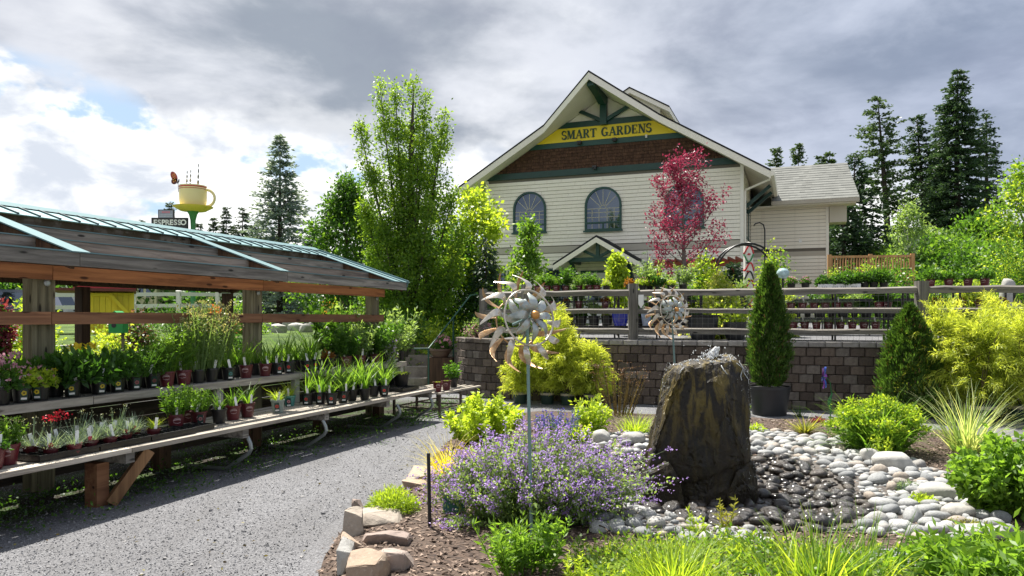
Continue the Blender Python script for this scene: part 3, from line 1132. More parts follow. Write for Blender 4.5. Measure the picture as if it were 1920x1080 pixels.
 for s in (-1, 1):
  for nm, d0, d1, mat, y0 in (('monitor_roof', .0, .07, M_SHINGD, my - .03), ('monitor_fascia', -.24, -.003, M_FASCIA, my)):
   v = []
   for y in (y0, my + 5.4):
    for q in (0, 2.05):
     for dz in (d0, d1):
      v.append((mx + s * q, y, mz - sl2 * q + dz))
   fs = [(0, 1, 3, 2), (6, 7, 5, 4), (0, 4, 5, 1), (2, 3, 7, 6), (1, 5, 7, 3), (0, 2, 6, 4)]
   if s < 0:
    fs = [tuple(reversed(q)) for q in fs]
   MB().add(v, fs).build(nm, mat, mo)
 return b
make_building()
# ================================================================== THE PAVILION AND ITS BENCHES
SH0 = np.array([-3.6289, 5.2921])
SHU = np.array([.35273, .93573])
SHN = np.array([-.93573, .35273])
SHROT = math.atan2(SHU[1], SHU[0])
def SP(s, t, z=0.0):
 p = SH0 + SHU * s + SHN * t
 return np.array([p[0], p[1], z])
def s_of(px, t):
 a = (px - 960) / FPX
 q = SH0 + SHN * t
 return (a * q[1] - q[0]) / (SHU[0] - a * SHU[1])
M_GREYW = wood('weathered_wood_long', (.335, .31, .27), (.105, .097, .085), axis=0, scale=11)
M_GREYW_Z = wood('weathered_wood_up', (.25, .225, .135), (.095, .085, .05), axis=2, scale=11)
M_MOSSW = wood('mossy_wood_long', (.20, .175, .14), (.06, .05, .04), axis=0, scale=11, moss=(.06, .045, .025))
M_CEDAR = wood('orange_cedar_long', (.46, .19, .072), (.19, .07, .028), axis=0, scale=10)
M_BROWN = wood('brown_cedar_long', (.33, .165, .085), (.15, .065, .035), axis=0, scale=10)
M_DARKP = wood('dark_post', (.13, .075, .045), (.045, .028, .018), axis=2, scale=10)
M_DARKL = wood('shade_board_wood', (.085, .065, .048), (.03, .024, .018), axis=0, scale=10)
M_BENCH = wood('bench_slat_wood', (.50, .45, .375), (.22, .19, .155), axis=0, scale=12)
M_TRIM = plain('pale_metal_trim', (.15, .245, .26), .65, spec=.10, var=.06)
M_TEAL = plain('teal_roof_metal', (.23, .385, .40), .36, metal=.3, var=.08, nscale=2)
M_GALV = plain('galvanised_pipe', (.33, .36, .35), .42, metal=.7, var=.15)
M_BLACKP = plain('black_plastic', (.012, .012, .013), .38, var=.3)
M_MAROON = plain('maroon_plastic', (.10, .012, .018), .4, var=.2)
M_WHITEP = plain('white_plastic', (.80, .80, .78), .4, var=.04)
M_SOIL = plain('potting_soil', (.025, .017, .012), .95, var=.4, nscale=30)
POSTS = [7.10, 4.17, 1.26, -1.66, -4.58]
S0, S1 = -4.9, 7.50
ZE, TE, RISE, RUN = 2.205, .85, .61, 1.85
def rf(f, dz=0.0):
 return TE + RUN * f, ZE + RISE * f + dz
def make_pavilion():
 p = thing('display_pavilion', 'open timber display pavilion with slatted teal metal topped roof over plant benches', 'pavilion', SP(0, 0), SHROT)
 for s in POSTS:
  for t in (1.2, 4.2):
   m = MB()
   m.box(s - .07, s + .07, t, t + .14, -.05, 2.05)
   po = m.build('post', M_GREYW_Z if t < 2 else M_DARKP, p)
   if t < 2:
    MB().box(s - .125, s - .073, t + .005, t + .13, .02, 2.04).build('post_board', M_GREYW_Z, po)
    MB().box(s + .073, s + .105, t + .01, t + .12, .02, 2.04).build('post_board', M_GREYW_Z, po)
    MB().lathe([(.03, 0), (.034, .012), (.02, .02)], 12).build('bolt', M_GALV, po).matrix_local = Matrix.Translation((s + .01, t - .001, 1.93)) @ Matrix.Rotation(R(90), 4, 'X')
 # beams and rails, in lengths that join at the posts
 js = [S0 + .15] + [s for s in reversed(POSTS[:-1])]
 js[-1] = POSTS[0] + .12
 cuts = [S0 + .2] + list(reversed(POSTS[1:-1])) + [POSTS[0] + .12]
 for a, c in zip(cuts[:-1], cuts[1:]):
  MB().box(a + .004, c - .004, 1.105, 1.145, 1.955, 2.085).build('beam', M_CEDAR, p)
  MB().box(a + .004, c - .004, 1.145, 1.195, 1.96, 2.09).build('beam', M_BROWN, p)
  MB().box(a + .004, c - .004, 1.12, 1.195, 1.545, 1.66).build('rail', M_BROWN, p)
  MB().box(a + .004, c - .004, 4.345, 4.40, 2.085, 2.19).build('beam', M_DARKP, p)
 cuts2 = [S0, -1.6, 1.33, 4.33, S1]
 for a, c in zip(cuts2[:-1], cuts2[1:]):
  MB().box(a + .003, c - .003, TE, TE + .04, ZE - .128, ZE - .006).build('fascia', M_GREYW, p)
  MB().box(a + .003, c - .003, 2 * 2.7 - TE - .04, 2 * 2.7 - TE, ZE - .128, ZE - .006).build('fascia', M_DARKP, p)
 # rafters on the posts, pale trim caps on them
 rs_ = [s + .04 for s in POSTS] + [S1 - .05]
 for s in rs_:
  for sg in (1, -1):
   y0, y1 = (TE + .041, 2.7) if sg > 0 else (2 * 2.7 - TE - .041, 2.7)
   m = MB()
   m.beam((s, y0, ZE - .085), (s, y1 - sg * .002, ZE + RISE - .085), .045, .14)
   m.build('rafter', M_DARKP, p)
  m = MB()
  t0, z0 = rf(-.01, .006)
  t1, z1 = rf(.80, .006)
  m.beam((s + .03, t0, z0), (s + .03, t1, z1), .19, .012)
  m.build('rafter_trim', M_TRIM, p)
 rs_ = sorted([S0 - .02] + rs_)
 # purlins between rafters with pale drip strips on top
 for f, mat in ((.27, M_GREYW), (.54, M_GREYW), (.79, M_MOSSW)):
  t, z = rf(f)
  for a, c in zip(rs_[:-1], rs_[1:]):
   if c - a < .5:
    continue
   MB().box(a + .025, c - .025, t, t + .04, z - .15, z - .014).build('purlin', mat, p)
   if f < .7:
    MB().box(a + .026, c - .026, t - .012, t + .045, z - .012, z - .002).build('drip_strip', M_TRIM, p)
 for a, c in zip(cuts2[:-1], cuts2[1:]):
  MB().box(a + .003, c - .003, TE - .012, TE + .045, ZE - .004, ZE + .008).build('drip_strip', M_TRIM, p)
 for f in (.3, .6):
  t, z = rf(f)
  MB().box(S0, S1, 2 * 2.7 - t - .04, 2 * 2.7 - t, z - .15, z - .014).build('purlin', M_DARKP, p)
 # metal panels: short ones at the front, unseen long ones on the back slope, added to deepen the shade
 W = .238
 def panel(f0, f1, side):
  m = MB()
  t0, z0 = rf(f0, .012)
  t1, z1 = rf(f1, .012)
  if side < 0:
   t0, t1 = 5.4 - t0, 5.4 - t1
  v = [(0, t0, z0), (W - .006, t0, z0), (W - .006, t1, z1), (0, t1, z1)]
  v += [(x, y, z - .008) for x, y, z in v]
  fs = [(0, 1, 2, 3), (7, 6, 5, 4), (0, 4, 5, 1), (1, 5, 6, 2), (2, 6, 7, 3), (3, 7, 4, 0)]
  if side < 0:
   fs = [tuple(reversed(q)) for q in fs]
  m.add(v, fs)
  m.beam((.012, t0, z0 + .009), (.012, t1 + (t0 - t1) * .05, z1 + (z0 - z1) * .05 + .009), .020, .018, mi=1)
  return m.mesh('roof_panel', [M_TEAL, plain('seam_shade', (.035, .075, .085), .5)])  # seam coloured dark to stand for the shadow along its sides
 pf, pb = panel(.765, 1.0, 1), panel(0.0, 1.0, -1)
 s = S0
 while s < S1 - .1:
  link('roof_panel', pf, p, (s, 0, 0))
  link('roof_panel', pb, p, (s, 0, 0))
  s += W
 m = MB()
 m.prism([(2.7 - .11, ZE + RISE - .01), (2.7, ZE + RISE + .045), (2.7 + .11, ZE + RISE - .01), (2.7, ZE + RISE + .02)], S0, S1, axis='x')
 m.build('ridge_cap', M_TRIM, p)
 m = MB()
 for sg in (1, -1):
  t0, z0 = rf(-.01, .012)
  t1, z1 = rf(1.0, .012)
  if sg < 0:
   t0, t1 = 5.4 - t0, 5.4 - t1
  m.beam((S1 + .012, t0, z0 - .03), (S1 + .012, t1, z1 - .03), .022, .11)
 m.build('rake_trim', M_TRIM, p)
 return p
make_pavilion()
BZ, SHZ = .50, .885
def make_bench():
 b = thing('plant_bench', 'long low slatted timber bench on bent pipe legs below the pavilion eave', 'bench', SP(0, 0), SHROT)
 cuts = [-3.6, -1.7, 1.13, 3.99, 6.90]
 for a, c in zip(cuts[:-1], cuts[1:]):
  t = 0.0
  for i in range(6):
   w = .116
   dz = rng.uniform(-.004, .004)
   MB().box(a + .004, c - .004, t, t + w, BZ - .04 + dz, BZ + dz).build('slat', M_BENCH, b)
   t += .142
 for s in (-.3, 1.13, 2.56, 3.99, 5.45, 6.75):
  MB().box(s - .045, s + .045, .02, .84, BZ - .13, BZ - .045).build('bearer', M_GREYW, b)
 for s in (2.62, 3.95, 5.75, 6.78):
  m = MB()
  pts = [(s, .05, BZ - .13), (s, .01, BZ - .20), (s, .0, BZ - .25), (s, .03, BZ - .30), (s - .02, .26, .05), (s - .02, .31, .022), (s - .02, .42, .02), (s - .02, .85, .02)]
  m.tube(pts, .022, 8)
  m.build('pipe_leg', M_GALV, b, smooth=True)
 for s, t in ((1.05, .24), (-1.6, .24)):
  MB().box(s - .06, s + .06, t, t + .14, -.02, BZ - .13).build('leg', M_BROWN, b)
  MB().beam((s + .05, t - .03, .02), (s + .30, .045, BZ - .055), .10, .09).build('brace', wood('brace_wood', (.36, .21, .10), (.16, .08, .04), axis=2, scale=10), b)
 for s in (2.45, 5.30, 3.9, 6.9):
  MB().box(s - .08, s + .08, .98, 1.10, -.03, BZ - .05).build('leg', M_DARKP, b)
 return b
make_bench()
def make_shelf():
 b = thing('plant_shelf', 'raised grey plank shelf carried on short white posts behind the bench slats', 'shelf', SP(0, 0), SHROT)
 cuts = [-3.6, -1.7, 1.4, 4.46, 7.35]
 for a, c in zip(cuts[:-1], cuts[1:]):
  for i in range(4):
   t = .79 + i * .135
   if i == 3:
    t = 1.36
   MB().box(a + .004, c - .004, t, t + .125, SHZ - .035, SHZ + rng.uniform(-.003, .003)).build('plank', M_GREYW, b)
  MB().box(a + .004, c - .004, .765, .788, SHZ - .075, SHZ - .002).build('apron', M_BENCH, b)
  for z in np.arange(.06, .80, .155):
   MB().box(a + .004, c - .004, 1.50, 1.525, z, z + .148).build('shade_board', M_DARKL, b)  # dark boards added to block bright ground and read as shade below the shelf
 for s in (3.06, 4.46, 7.25, .3, 5.9):
  MB().box(s - .05, s + .05, .80, .86, BZ + .002, SHZ - .036).build('support', plain('white_washed_post', (.52, .51, .47), .7, var=.2, nscale=12), b)
 return b
make_shelf()
# ------------------------------------------------------------------ leaf colours
G_DEEP = leaf('leaf_deep', (.026, .075, .014), (.075, .18, .028), .40)
G_MID = leaf('leaf_mid', (.030, .085, .014), (.09, .20, .025), .42)
G_BRIGHT = leaf('leaf_bright', (.055, .135, .018), (.165, .29, .042), .50)
G_LIME = leaf('leaf_lime', (.15, .25, .022), (.38, .48, .06), .50)
G_YELLOW = leaf('leaf_yellow', (.40, .36, .03), (.68, .60, .08), .42)
G_GOLD = leaf('leaf_gold', (.13, .20, .022), (.50, .56, .10), .50)
G_BLUE = leaf('leaf_bluegrey', (.10, .16, .12), (.25, .33, .25), .3)
G_SPRUCE = leaf('needle_spruce', (.085, .13, .125), (.25, .33, .32), .25)
G_PINE = leaf('needle_pine', (.026, .055, .026), (.085, .14, .06), .28)
G_FIR = leaf('needle_fir', (.016, .040, .022), (.055, .105, .05), .25)
G_THUJA = leaf('leaf_thuja', (.022, .065, .012), (.080, .155, .026), .34)
G_RED = leaf('leaf_red', (.085, .009, .028), (.30, .040, .085), .36, tcol=(.42, .045, .10))
G_VARIEG = leaf('leaf_variegated', (.16, .24, .06), (.50, .56, .30), .4)
G_GREYG = leaf('leaf_greygreen', (.09, .16, .05), (.24, .35, .13), .45)
F_PURPLE = leaf('petal_purple', (.33, .185, .54), (.66, .48, .86), .38, tcol=(.58, .38, .88))
F_BLUEV = leaf('petal_violet', (.07, .05, .42), (.22, .16, .70), .3, tcol=(.2, .15, .8))
F_RED = leaf('petal_red', (.45, .008, .02), (.75, .03, .06), .3, tcol=(.8, .03, .05))
F_PINK = leaf('petal_pink', (.55, .25, .32), (.8, .5, .55), .3, tcol=(.8, .4, .5))
F_YELL = leaf('petal_yellow', (.6, .45, .02), (.85, .7, .05), .3, tcol=(.9, .7, .05))
F_ORANGE = leaf('petal_orange', (.6, .16, .02), (.85, .3, .05), .3, tcol=(.9, .3, .05))
F_WHITE = leaf('petal_white', (.6, .6, .55), (.85, .85, .8), .3, tcol=(.9, .9, .85))
F_UMBEL = leaf('seed_umbel', (.22, .22, .10), (.42, .42, .22), .3)
M_STEM = plain('green_stem', (.08, .14, .03), .6, var=.2)
M_TWIG = plain('brown_twig', (.10, .07, .045), .8, var=.25, nscale=12)
M_BARK = plain('bark', (.11, .085, .062), .9, var=.35, nscale=9, bump=.8, bscale=22)
M_BARKD = plain('dark_bark', (.055, .042, .034), .95, var=.35, nscale=7, bump=.8, bscale=16)
# ------------------------------------------------------------------ small plants, one mesh per kind
def pm_mound(name, mat, r=.13, h=.16, n=280, L=.05, Wd=.028, flower=None, nf=14, fl=.022, fmat=None, seed=1, trailing=0.0):
 rs = np.random.default_rng(seed)
 P, d = blob_pts(n, r, r, h * .75, .35, rs)
 P[:, 2] = np.abs(P[:, 2]) * 1.0 + .005
 D = unit(d + rs.normal(size=(n, 3)) * .6 + np.array([0, 0, .35 - trailing]))
 V = leaves_at(P, D, L * rs.uniform(.7, 1.3, n), Wd * rs.uniform(.7, 1.2, n), rs=rs)
 tone = np.clip(P[:, 2] / h * .6 + rs.random(n) * .45, 0, 1)
 mi = np.zeros(n, int)
 mats = [mat]
 ns = 10
 b = rs.normal(size=(ns, 3)) * .012
 b[:, 2] = -.01
 S = blades(b, rs.uniform(0, 6.28, ns), rs.uniform(.1, .6, ns), h, .008, 2, .2, rs)
 V = np.concatenate([V, S])
 tone = np.concatenate([tone, np.full(len(S), .2)])
 mi = np.concatenate([mi, np.zeros(len(S), int)])
 if fmat is not None:
  Pf, df = blob_pts(nf, r * .95, r * .95, h * .85, .9, rs)
  Pf[:, 2] = np.abs(Pf[:, 2]) + h * .1
  k = 6
  idx = np.repeat(np.arange(nf), k)
  Df = unit(df[idx] * .4 + rs.normal(size=(nf * k, 3)) + np.array([0, 0, .5]))
  Vf = leaves_at(Pf[idx], Df, fl, fl * .7, rs=rs)
  V = np.concatenate([V, Vf])
  tone = np.concatenate([tone, rs.random(len(Vf))])
  mi = np.concatenate([mi, np.ones(len(Vf), int)])
  mats.append(fmat)
 return quads(name, V, mats, mi, tone)
def pm_grass(name, mat, n=30, L=.33, w=.016, lean=(.05, .7), curl=1.1, r=.03, seg=4, seed=1, mat2=None, frac2=0.0):
 rs = np.random.default_rng(seed)
 a = rs.uniform(0, 6.28, n)
 b = np.stack([np.cos(a), np.sin(a), np.zeros(n)], 1) * (rs.random(n)[:, None] * r)
 az = a + rs.normal(size=n) * .5
 ln = rs.uniform(lean[0], lean[1], n)
 V = blades(b, az, ln, L * rs.uniform(.6, 1.15, n), w * rs.uniform(.7, 1.2, n), seg, curl, rs)
 tone = np.tile(rs.random(n), seg)
 if mat2 is not None:
  mi = np.tile((rs.random(n) < frac2).astype(int), seg)
  return quads(name, V, [mat, mat2], mi, tone)
 return quads(name, V, mat, None, tone)
def pm_stems(name, mat, n=14, H=.30, r=.07, per=16, L=.05, Wd=.02, top=None, topmat=None, ntop=10, tl=.02, seed=1, spread=.25, needle=False, stem_mat=None, topfrac=.35, fill=(.15, 1.0)):
 """upright leafy stems; optional flower spikes or heads of topmat along the top"""
 rs = np.random.default_rng(seed)
 Vs, T, MI = [], [], []
 a = rs.uniform(0, 6.28, n)
 rr = r * np.sqrt(rs.random(n))
 base = np.stack([np.cos(a) * rr, np.sin(a) * rr, np.zeros(n)], 1)
 hh = H * rs.uniform(.65, 1.1, n)
 tip = base + np.stack([np.cos(a) * rr / max(r, 1e-6) * spread * hh, np.sin(a) * rr / max(r, 1e-6) * spread * hh, hh], 1) + rs.normal(size=(n, 3)) * .03 * H
 dirs = tip - base
 sd = unit(np.cross(dirs, rs.normal(size=(n, 3))))
 w = .0035 + .006 * H
 Vs.append(np.stack([base - sd * w, base + sd * w, tip + sd * w * .4, tip - sd * w * .4], 1))
 T.append(np.full(n, .25))
 MI.append(np.zeros(n, int))
 idx = np.repeat(np.arange(n), per)
 m = len(idx)
 f = rs.uniform(fill[0], fill[1], m)
 P = base[idx] + dirs[idx] * f[:, None]
 D = unit(rs.normal(size=(m, 3)) * np.array([1, 1, .3]) + np.array([0, 0, .55]))
 sc = (1.15 - .5 * f)
 Vs.append(leaves_at(P, D, L * sc * rs.uniform(.7, 1.3, m), Wd * sc, rs=rs))
 T.append(np.clip(f * .55 + rs.random(m) * .5, 0, 1))
 MI.append(np.zeros(m, int))
 mats = [mat]
 if topmat is not None:
  idx = np.repeat(np.arange(n), ntop)
  m = len(idx)
  if top == 'spike':
   f = 1 - topfrac + rs.random(m) * (topfrac + .04)
   P = base[idx] + dirs[idx] * f[:, None] + rs.normal(size=(m, 3)) * tl * .28
  else:
   P = tip[idx] + rs.normal(size=(m, 3)) * np.array([1, 1, .25]) * tl * 1.3
  D = unit(rs.normal(size=(m, 3)) + np.array([0, 0, .4]))
  Vs.append(leaves_at(P, D, tl * rs.uniform(.6, 1.2, m), tl * .7, rs=rs))
  T.append(rs.random(m))
  MI.append(np.ones(m, int))
  mats.append(topmat)
 return quads(name, np.concatenate(Vs), mats, np.concatenate(MI), np.concatenate(T))
PM = {
 'daylily': [pm_grass('foliage', G_BRIGHT, 30, .34, .019, (.05, .65), 1.15, .035, 4, 11 + i) for i in range(4)],
 'daylily_big': [pm_grass('foliage', G_BRIGHT, 34, .42, .022, (.03, .55), 1.0, .04, 4, 21 + i) for i in range(3)],
 'limegrass': [pm_grass('foliage', G_LIME, 90, .27, .008, (.1, 1.0), 1.3, .03, 4, 31)],
 'mound': [pm_mound('foliage', G_DEEP, .135, .19, 330, .06, .034, seed=41 + i) for i in range(3)],
 'mound_mid': [pm_mound('foliage', G_MID, .13, .18, 320, .05, .03, seed=44 + i) for i in range(2)],
 'mound_yellowfl': [pm_mound('foliage', G_DEEP, .14, .20, 330, .06, .034, nf=5, fl=.035, fmat=F_YELL, seed=48)],
 'limemound': [pm_mound('foliage', G_LIME, .13, .15, 300, .045, .03, nf=16, fl=.018, fmat=F_PINK, seed=51)],
 'pinkmound': [pm_mound('foliage', G_MID, .13, .17, 260, .045, .03, nf=40, fl=.02, fmat=F_PINK, seed=52)],
 'fine': [pm_stems('foliage', G_MID, 46, .19, .10, 22, .035, .006, seed=55 + i, spread=.7) for i in range(2)],
 'upright': [pm_stems('foliage', G_BRIGHT, 34, .36, .07, 26, .055, .014, seed=61 + i, spread=.35) for i in range(2)],
 'upright_small': [pm_stems('foliage', G_BRIGHT, 26, .19, .06, 20, .045, .013, seed=64 + i, spread=.4) for i in range(2)],
 'yarrow': [pm_stems('foliage', G_GREYG, 42, .44, .07, 24, .045, .006, 'head', F_UMBEL, 9, .02, seed=71 + i, spread=.35) for i in range(2)],
 'dianthus': [pm_grass('foliage', G_BLUE, 120, .12, .006, (.1, 1.25), .7, .05, 2, 81 + i) for i in range(3)],
 'leafy': [pm_stems('foliage', G_MID, 22, .30, .08, 20, .075, .034, seed=91 + i, spread=.5) for i in range(3)],
 'leafy_grey': [pm_stems('foliage', G_GREYG, 20, .33, .08, 18, .07, .03, seed=95 + i, spread=.5) for i in range(2)],
 'lavender': [pm_stems('foliage', G_GREYG, 10, .40, .03, 24, .05, .010, 'spike', F_PURPLE, 6, .022, seed=98, spread=.25, topfrac=.6)],
 'seedling': [pm_mound('foliage', G_LIME, .16, .05, 240, .018, .014, seed=99)],
 'ball': [pm_mound('foliage', G_MID, .14, .27, 420, .05, .032, seed=101)],
 'ball_dark': [pm_mound('foliage', G_DEEP, .15, .24, 420, .055, .04, seed=102)],
 'greyfine': [pm_mound('foliage', G_BLUE, .13, .10, 300, .03, .008, seed=103)],
 'redfol': [pm_mound('foliage', leaf('leaf_bronze', (.12, .05, .015), (.3, .14, .03), .4), .10, .14, 160, .05, .028, seed=104)],
}
def pot_mesh(name, rt, rb, h, mat, rim=.006, seg=18):
 m = MB()
 m.lathe([(rb, 0), (rt, h - .02), (rt + rim, h - .02), (rt + rim, h), (rt - .004, h), (rt - .008, h - .025)], seg, mi=0, cap=False)
 m.lathe([(rb, 0.001), (0.001, 0.001)], seg, mi=0, cap=False)
 m.lathe([(rt - .008, h - .022), (.001, h - .018)], seg, mi=1, cap=False)
 return m.mesh(name, [mat, M_SOIL], smooth=True)
POT = {
 'black': (pot_mesh('pot', .075, .057, .15, M_BLACKP), .13, .073),
 'maroon': (pot_mesh('pot', .078, .060, .155, M_MAROON), .135, .076),
 'maroon_s': (pot_mesh('pot', .055, .042, .085, M_MAROON), .07, .055),
 'black_l': (pot_mesh('pot', .12, .095, .20, M_BLACKP), .18, .117),
 'printed': (pot_mesh('pot', .075, .058, .15, plain('grey_printed_pot', (.22, .27, .24), .4, var=.4, nscale=25)), .13, .073),
 'teal': (pot_mesh('pot', .070, .055, .13, plain('teal_printed_pot', (.06, .20, .18), .4, var=.3, nscale=25)), .11, .068),
}
def _lbl():
 m = MB()
 m.box(-.014, .014, -.001, .001, -.03, .105)
 return m.mesh('plant_tag', M_WHITEP)
def _card(c):
 m = MB()
 m.box(-.027, .027, -.002, 0, -.004, .102, 0)
 m.box(-.022, .022, -.0035, -.002, .004, .022, 1)
 n = 10
 for k, (rr, mi) in enumerate(((.019, 2), (.007, 3))):
  pts = [(rr * (1 + .18 * (j % 2)) * math.cos(2 * math.pi * j / n), .060 + rr * (1 + .18 * (j % 2)) * math.sin(2 * math.pi * j / n)) for j in range(n)]
  m.prism(pts, -.0035 - k * .0012, -.002 - k * .0015, mi=mi, axis='y')
 return m.mesh('picture_label', [plain('label_dark_green', (.012, .05, .04), .35), M_WHITEP, plain('label_' + c[0], c[1], .4, var=.25, nscale=60), plain('label_center', (.12, .06, .02), .5)])
TAGM = _lbl()
CARD = {k: _card((k, v)) for k, v in {'yellow': (.70, .55, .03), 'red': (.62, .035, .03), 'pink': (.50, .22, .24), 'teal': (.08, .35, .33), 'plum': (.24, .07, .08)}.items()}
def _logo():
 m = MB()
 n = 12
 for (a, b, w) in ((-.5, .5, .008), (-.42, .42, .006), (-.3, .3, .005)):
  pass
 for j, (ang, z, hh) in enumerate(((.46, .078, .006), (.50, .092, .012), (.42, .108, .006))):
  for i in range(n):
   a0, a1 = -ang + 2 * ang * i / n, -ang + 2 * ang * (i + .72) / n
   r = .0625 + z * .134
   zz = z + .010 * (1 - ((i - n / 2) / (n / 2)) ** 2) * (1 if j > 0 else -1)
   m.add([(r * math.sin(a0), -r * math.cos(a0), zz), (r * math.sin(a1), -r * math.cos(a1), zz), (r * math.sin(a1), -r * math.cos(a1), zz + hh), (r * math.sin(a0), -r * math.cos(a0), zz + hh)], [(0, 1, 2, 3)])
 return m.mesh('pot_print', plain('pot_print_pink', (.55, .38, .38), .5))
LOGO = _logo()
def potted(label, pos, kind, pot='black', k=0, sc=1.0, card=None, tagm=True, group='potted plants on the pavilion benches', hs=1.0, name='potted_plant', look=None):
 r = thing(name, label, 'potted plant', pos, 0, group)
 me, top, rt = POT[pot]
 tw = math.atan2(0 - pos[1], 0 - pos[0]) + R(90) + rng.uniform(-.35, .35)
 if pot == 'maroon':
  p = link('pot', me, r, None, tw)
  link('pot_print', LOGO, p)
 else:
  p = link('pot', me, r)
 f = link('foliage', PM[kind][k % len(PM[kind])], r, (0, 0, top), rng.uniform(0, 6.28))
 g = rng.uniform(.88, 1.3)
 f.scale = (sc * g, sc * g, sc * hs * g * rng.uniform(.92, 1.12))
 r.rotation_euler = (rng.normal() * .025, rng.normal() * .025, 0)
 ca, sa = math.cos(tw), math.sin(tw)
 if card:
  o = link('picture_label', CARD[card], r, None)
  rr = rt + .003
  o.location = (sa * rr * .95, -ca * rr * .95, top - .105)
  o.rotation_euler = (R(8), rng.uniform(-.08, .08), tw)
  o.location = (math.sin(tw) * rr, -math.cos(tw) * rr, top - .108)
 if tagm:
  o = link('plant_tag', TAGM, r)
  a = tw + rng.uniform(-.6, .6)
  o.location = (math.sin(a) * (rt - .012), -math.cos(a) * (rt - .012), top + .012)
  o.rotation_euler = (rng.uniform(-.2, .1), rng.uniform(-.25, .25), a)
 return r
def shelf_pos(px, t, z):
 s = s_of(px, t)
 return SP(s, t, z)
UP = SHZ + .003
LO = BZ + .005
# upper shelf, front row, from the left of the picture; (px, kind, pot, k, scale, card, label)
rowA = [
 (2, 'pinkmound', 'black', 0, 1.1, None, 'black pot of pink flowered sedum at the near end of the shelf'),
 (40, 'limemound', 'black', 0, 1.0, 'yellow', 'lime leaved plant in black pot with olive picture label, beside the pink sedum'),
 (76, 'limemound', 'black', 0, .85, 'yellow', 'lime leaved plant with tall white tag, right of the other lime plant'),
 (136, 'mound_yellowfl', 'black', 0, 1.15, 'yellow', 'bushy dark green plant with one yellow bloom and yellow flower label'),
 (185, 'mound', 'black', 1, 1.05, 'yellow', 'dark green mound with sunflower label, right of the yellow bloom plant'),
 (220, 'mound', 'black', 2, .95, 'yellow', 'dark green mound with leaning white tag and sunflower label, next to the fine leaved pots'),
 (252, 'fine', 'black', 0, 1.0, 'plum', 'fine leaved green plant in black pot with plum coloured label'),
 (286, 'fine', 'black', 1, 1.0, 'plum', 'fine leaved green plant left of the printed maroon pot'),
 (313, 'upright', 'maroon', 0, 1.05, None, 'tall bright green upright plant in maroon printed pot with white tag'),
 (345, 'upright', 'maroon', 1, 1.0, None, 'maroon printed pot of bright upright foliage beside the seeding yarrow'),
 (372, 'yarrow', 'black', 0, 1.05, None, 'feathery yarrow with tan seed heads rising in front of the rail'),
 (397, 'yarrow', 'black', 1, 1.0, None, 'second feathery yarrow with tan seed heads, by the grassy pots'),
 (428, 'daylily', 'black', 0, .8, 'teal', 'grassy plant in black pot with teal label and white tag'),
 (461, 'daylily', 'maroon', 1, .85, None, 'arching daylily in maroon printed pot left of the grey roof post'),
 (497, 'daylily', 'maroon', 2, .8, None, 'daylily in maroon printed pot just right of the grey roof post'),
 (520, 'daylily', 'black', 3, .8, 'red', 'daylily with red flower label, first black pot past the maroon pots'),
 (543, 'daylily', 'black', 0, .85, 'red', 'daylily with tall white tag and red label above the white shelf post'),
 (573, 'daylily', 'black', 2, .85, 'red', 'daylily with red label right of the white shelf post'),
 (592, 'daylily', 'black', 1, .75, 'red', 'small daylily with big red label near the bronze plant'),
 (615, 'redfol', 'black', 0, .9, None, 'small bronze leaved plant in black pot on the shelf'),
 (650, 'leafy', 'maroon', 0, .9, None, 'broad leaved green plant in maroon pot, first of the leafy group'),
 (676, 'leafy_grey', 'maroon', 1, .9, None, 'grey green leafy plant in maroon pot amid the leafy group'),
 (704, 'leafy', 'maroon', 2, .95, None, 'leafy green plant in maroon pot in front of the end roof post'),
 (742, 'leafy_grey', 'black', 0, 1.0, 'pink', 'tall grey green plant in black pot with lilac label at the shelf end'),
]
for i, (px, kd, pt, k, sc, cd, lb) in enumerate(rowA):
 potted(lb, shelf_pos(px, .88 + rng.uniform(-.012, .02), UP), kd, pt, k, sc * 1.08, cd, True, hs=1.1)
# second row behind
rowB = [(20, 'pinkmound'), (62, 'mound_mid'), (105, 'mound'), (160, 'mound_yellowfl'), (205, 'mound'), (240, 'mound_mid'), (268, 'fine'), (300, 'fine'), (330, 'upright'), (360, 'upright'), (387, 'yarrow'), (412, 'yarrow'), (446, 'daylily'), (480, 'daylily'),
  (508, 'daylily'), (532, 'daylily'), (557, 'daylily'), (583, 'daylily_big'), (633, 'leafy'), (662, 'leafy_grey'), (690, 'leafy'), (722, 'leafy'), (752, 'leafy_grey')]
nm = {'pinkmound': 'pink flowered sedum', 'mound_mid': 'mid green mounding plant', 'mound': 'dark green mounding plant', 'mound_yellowfl': 'dark green plant with yellow bud', 'fine': 'fine leaved plant', 'upright': 'upright green plant', 'yarrow': 'feathery yarrow', 'daylily': 'daylily', 'daylily_big': 'tall daylily', 'leafy': 'broad leaved plant', 'leafy_grey': 'grey green leafy plant'}
cnt = {}
ORD = ['first', 'second', 'third', 'fourth', 'fifth', 'sixth', 'seventh', 'eighth', 'ninth', 'tenth', 'eleventh', 'twelfth', 'thirteenth', 'fourteenth', 'fifteenth', 'sixteenth']
for i, (px, kd) in enumerate(rowB):
 c = cnt.get(kd, 0)
 cnt[kd] = c + 1
 potted('%s in the shelf back row, %s from near end' % (nm[kd], ORD[c]), shelf_pos(px, 1.07 + rng.uniform(-.02, .02), UP), kd, 'black', i, 1.15, None, rng.random() < .3, hs=1.15)
for i, px in enumerate((618, 645, 672, 700, 728, 755)):
 potted('tall leafy plant behind the shelf end, %s from the grey roof post side' % ORD[i], shelf_pos(px, 1.42, UP), ('leafy', 'leafy_grey')[i % 2], 'black_l', i, 1.35, None, False, hs=1.3)
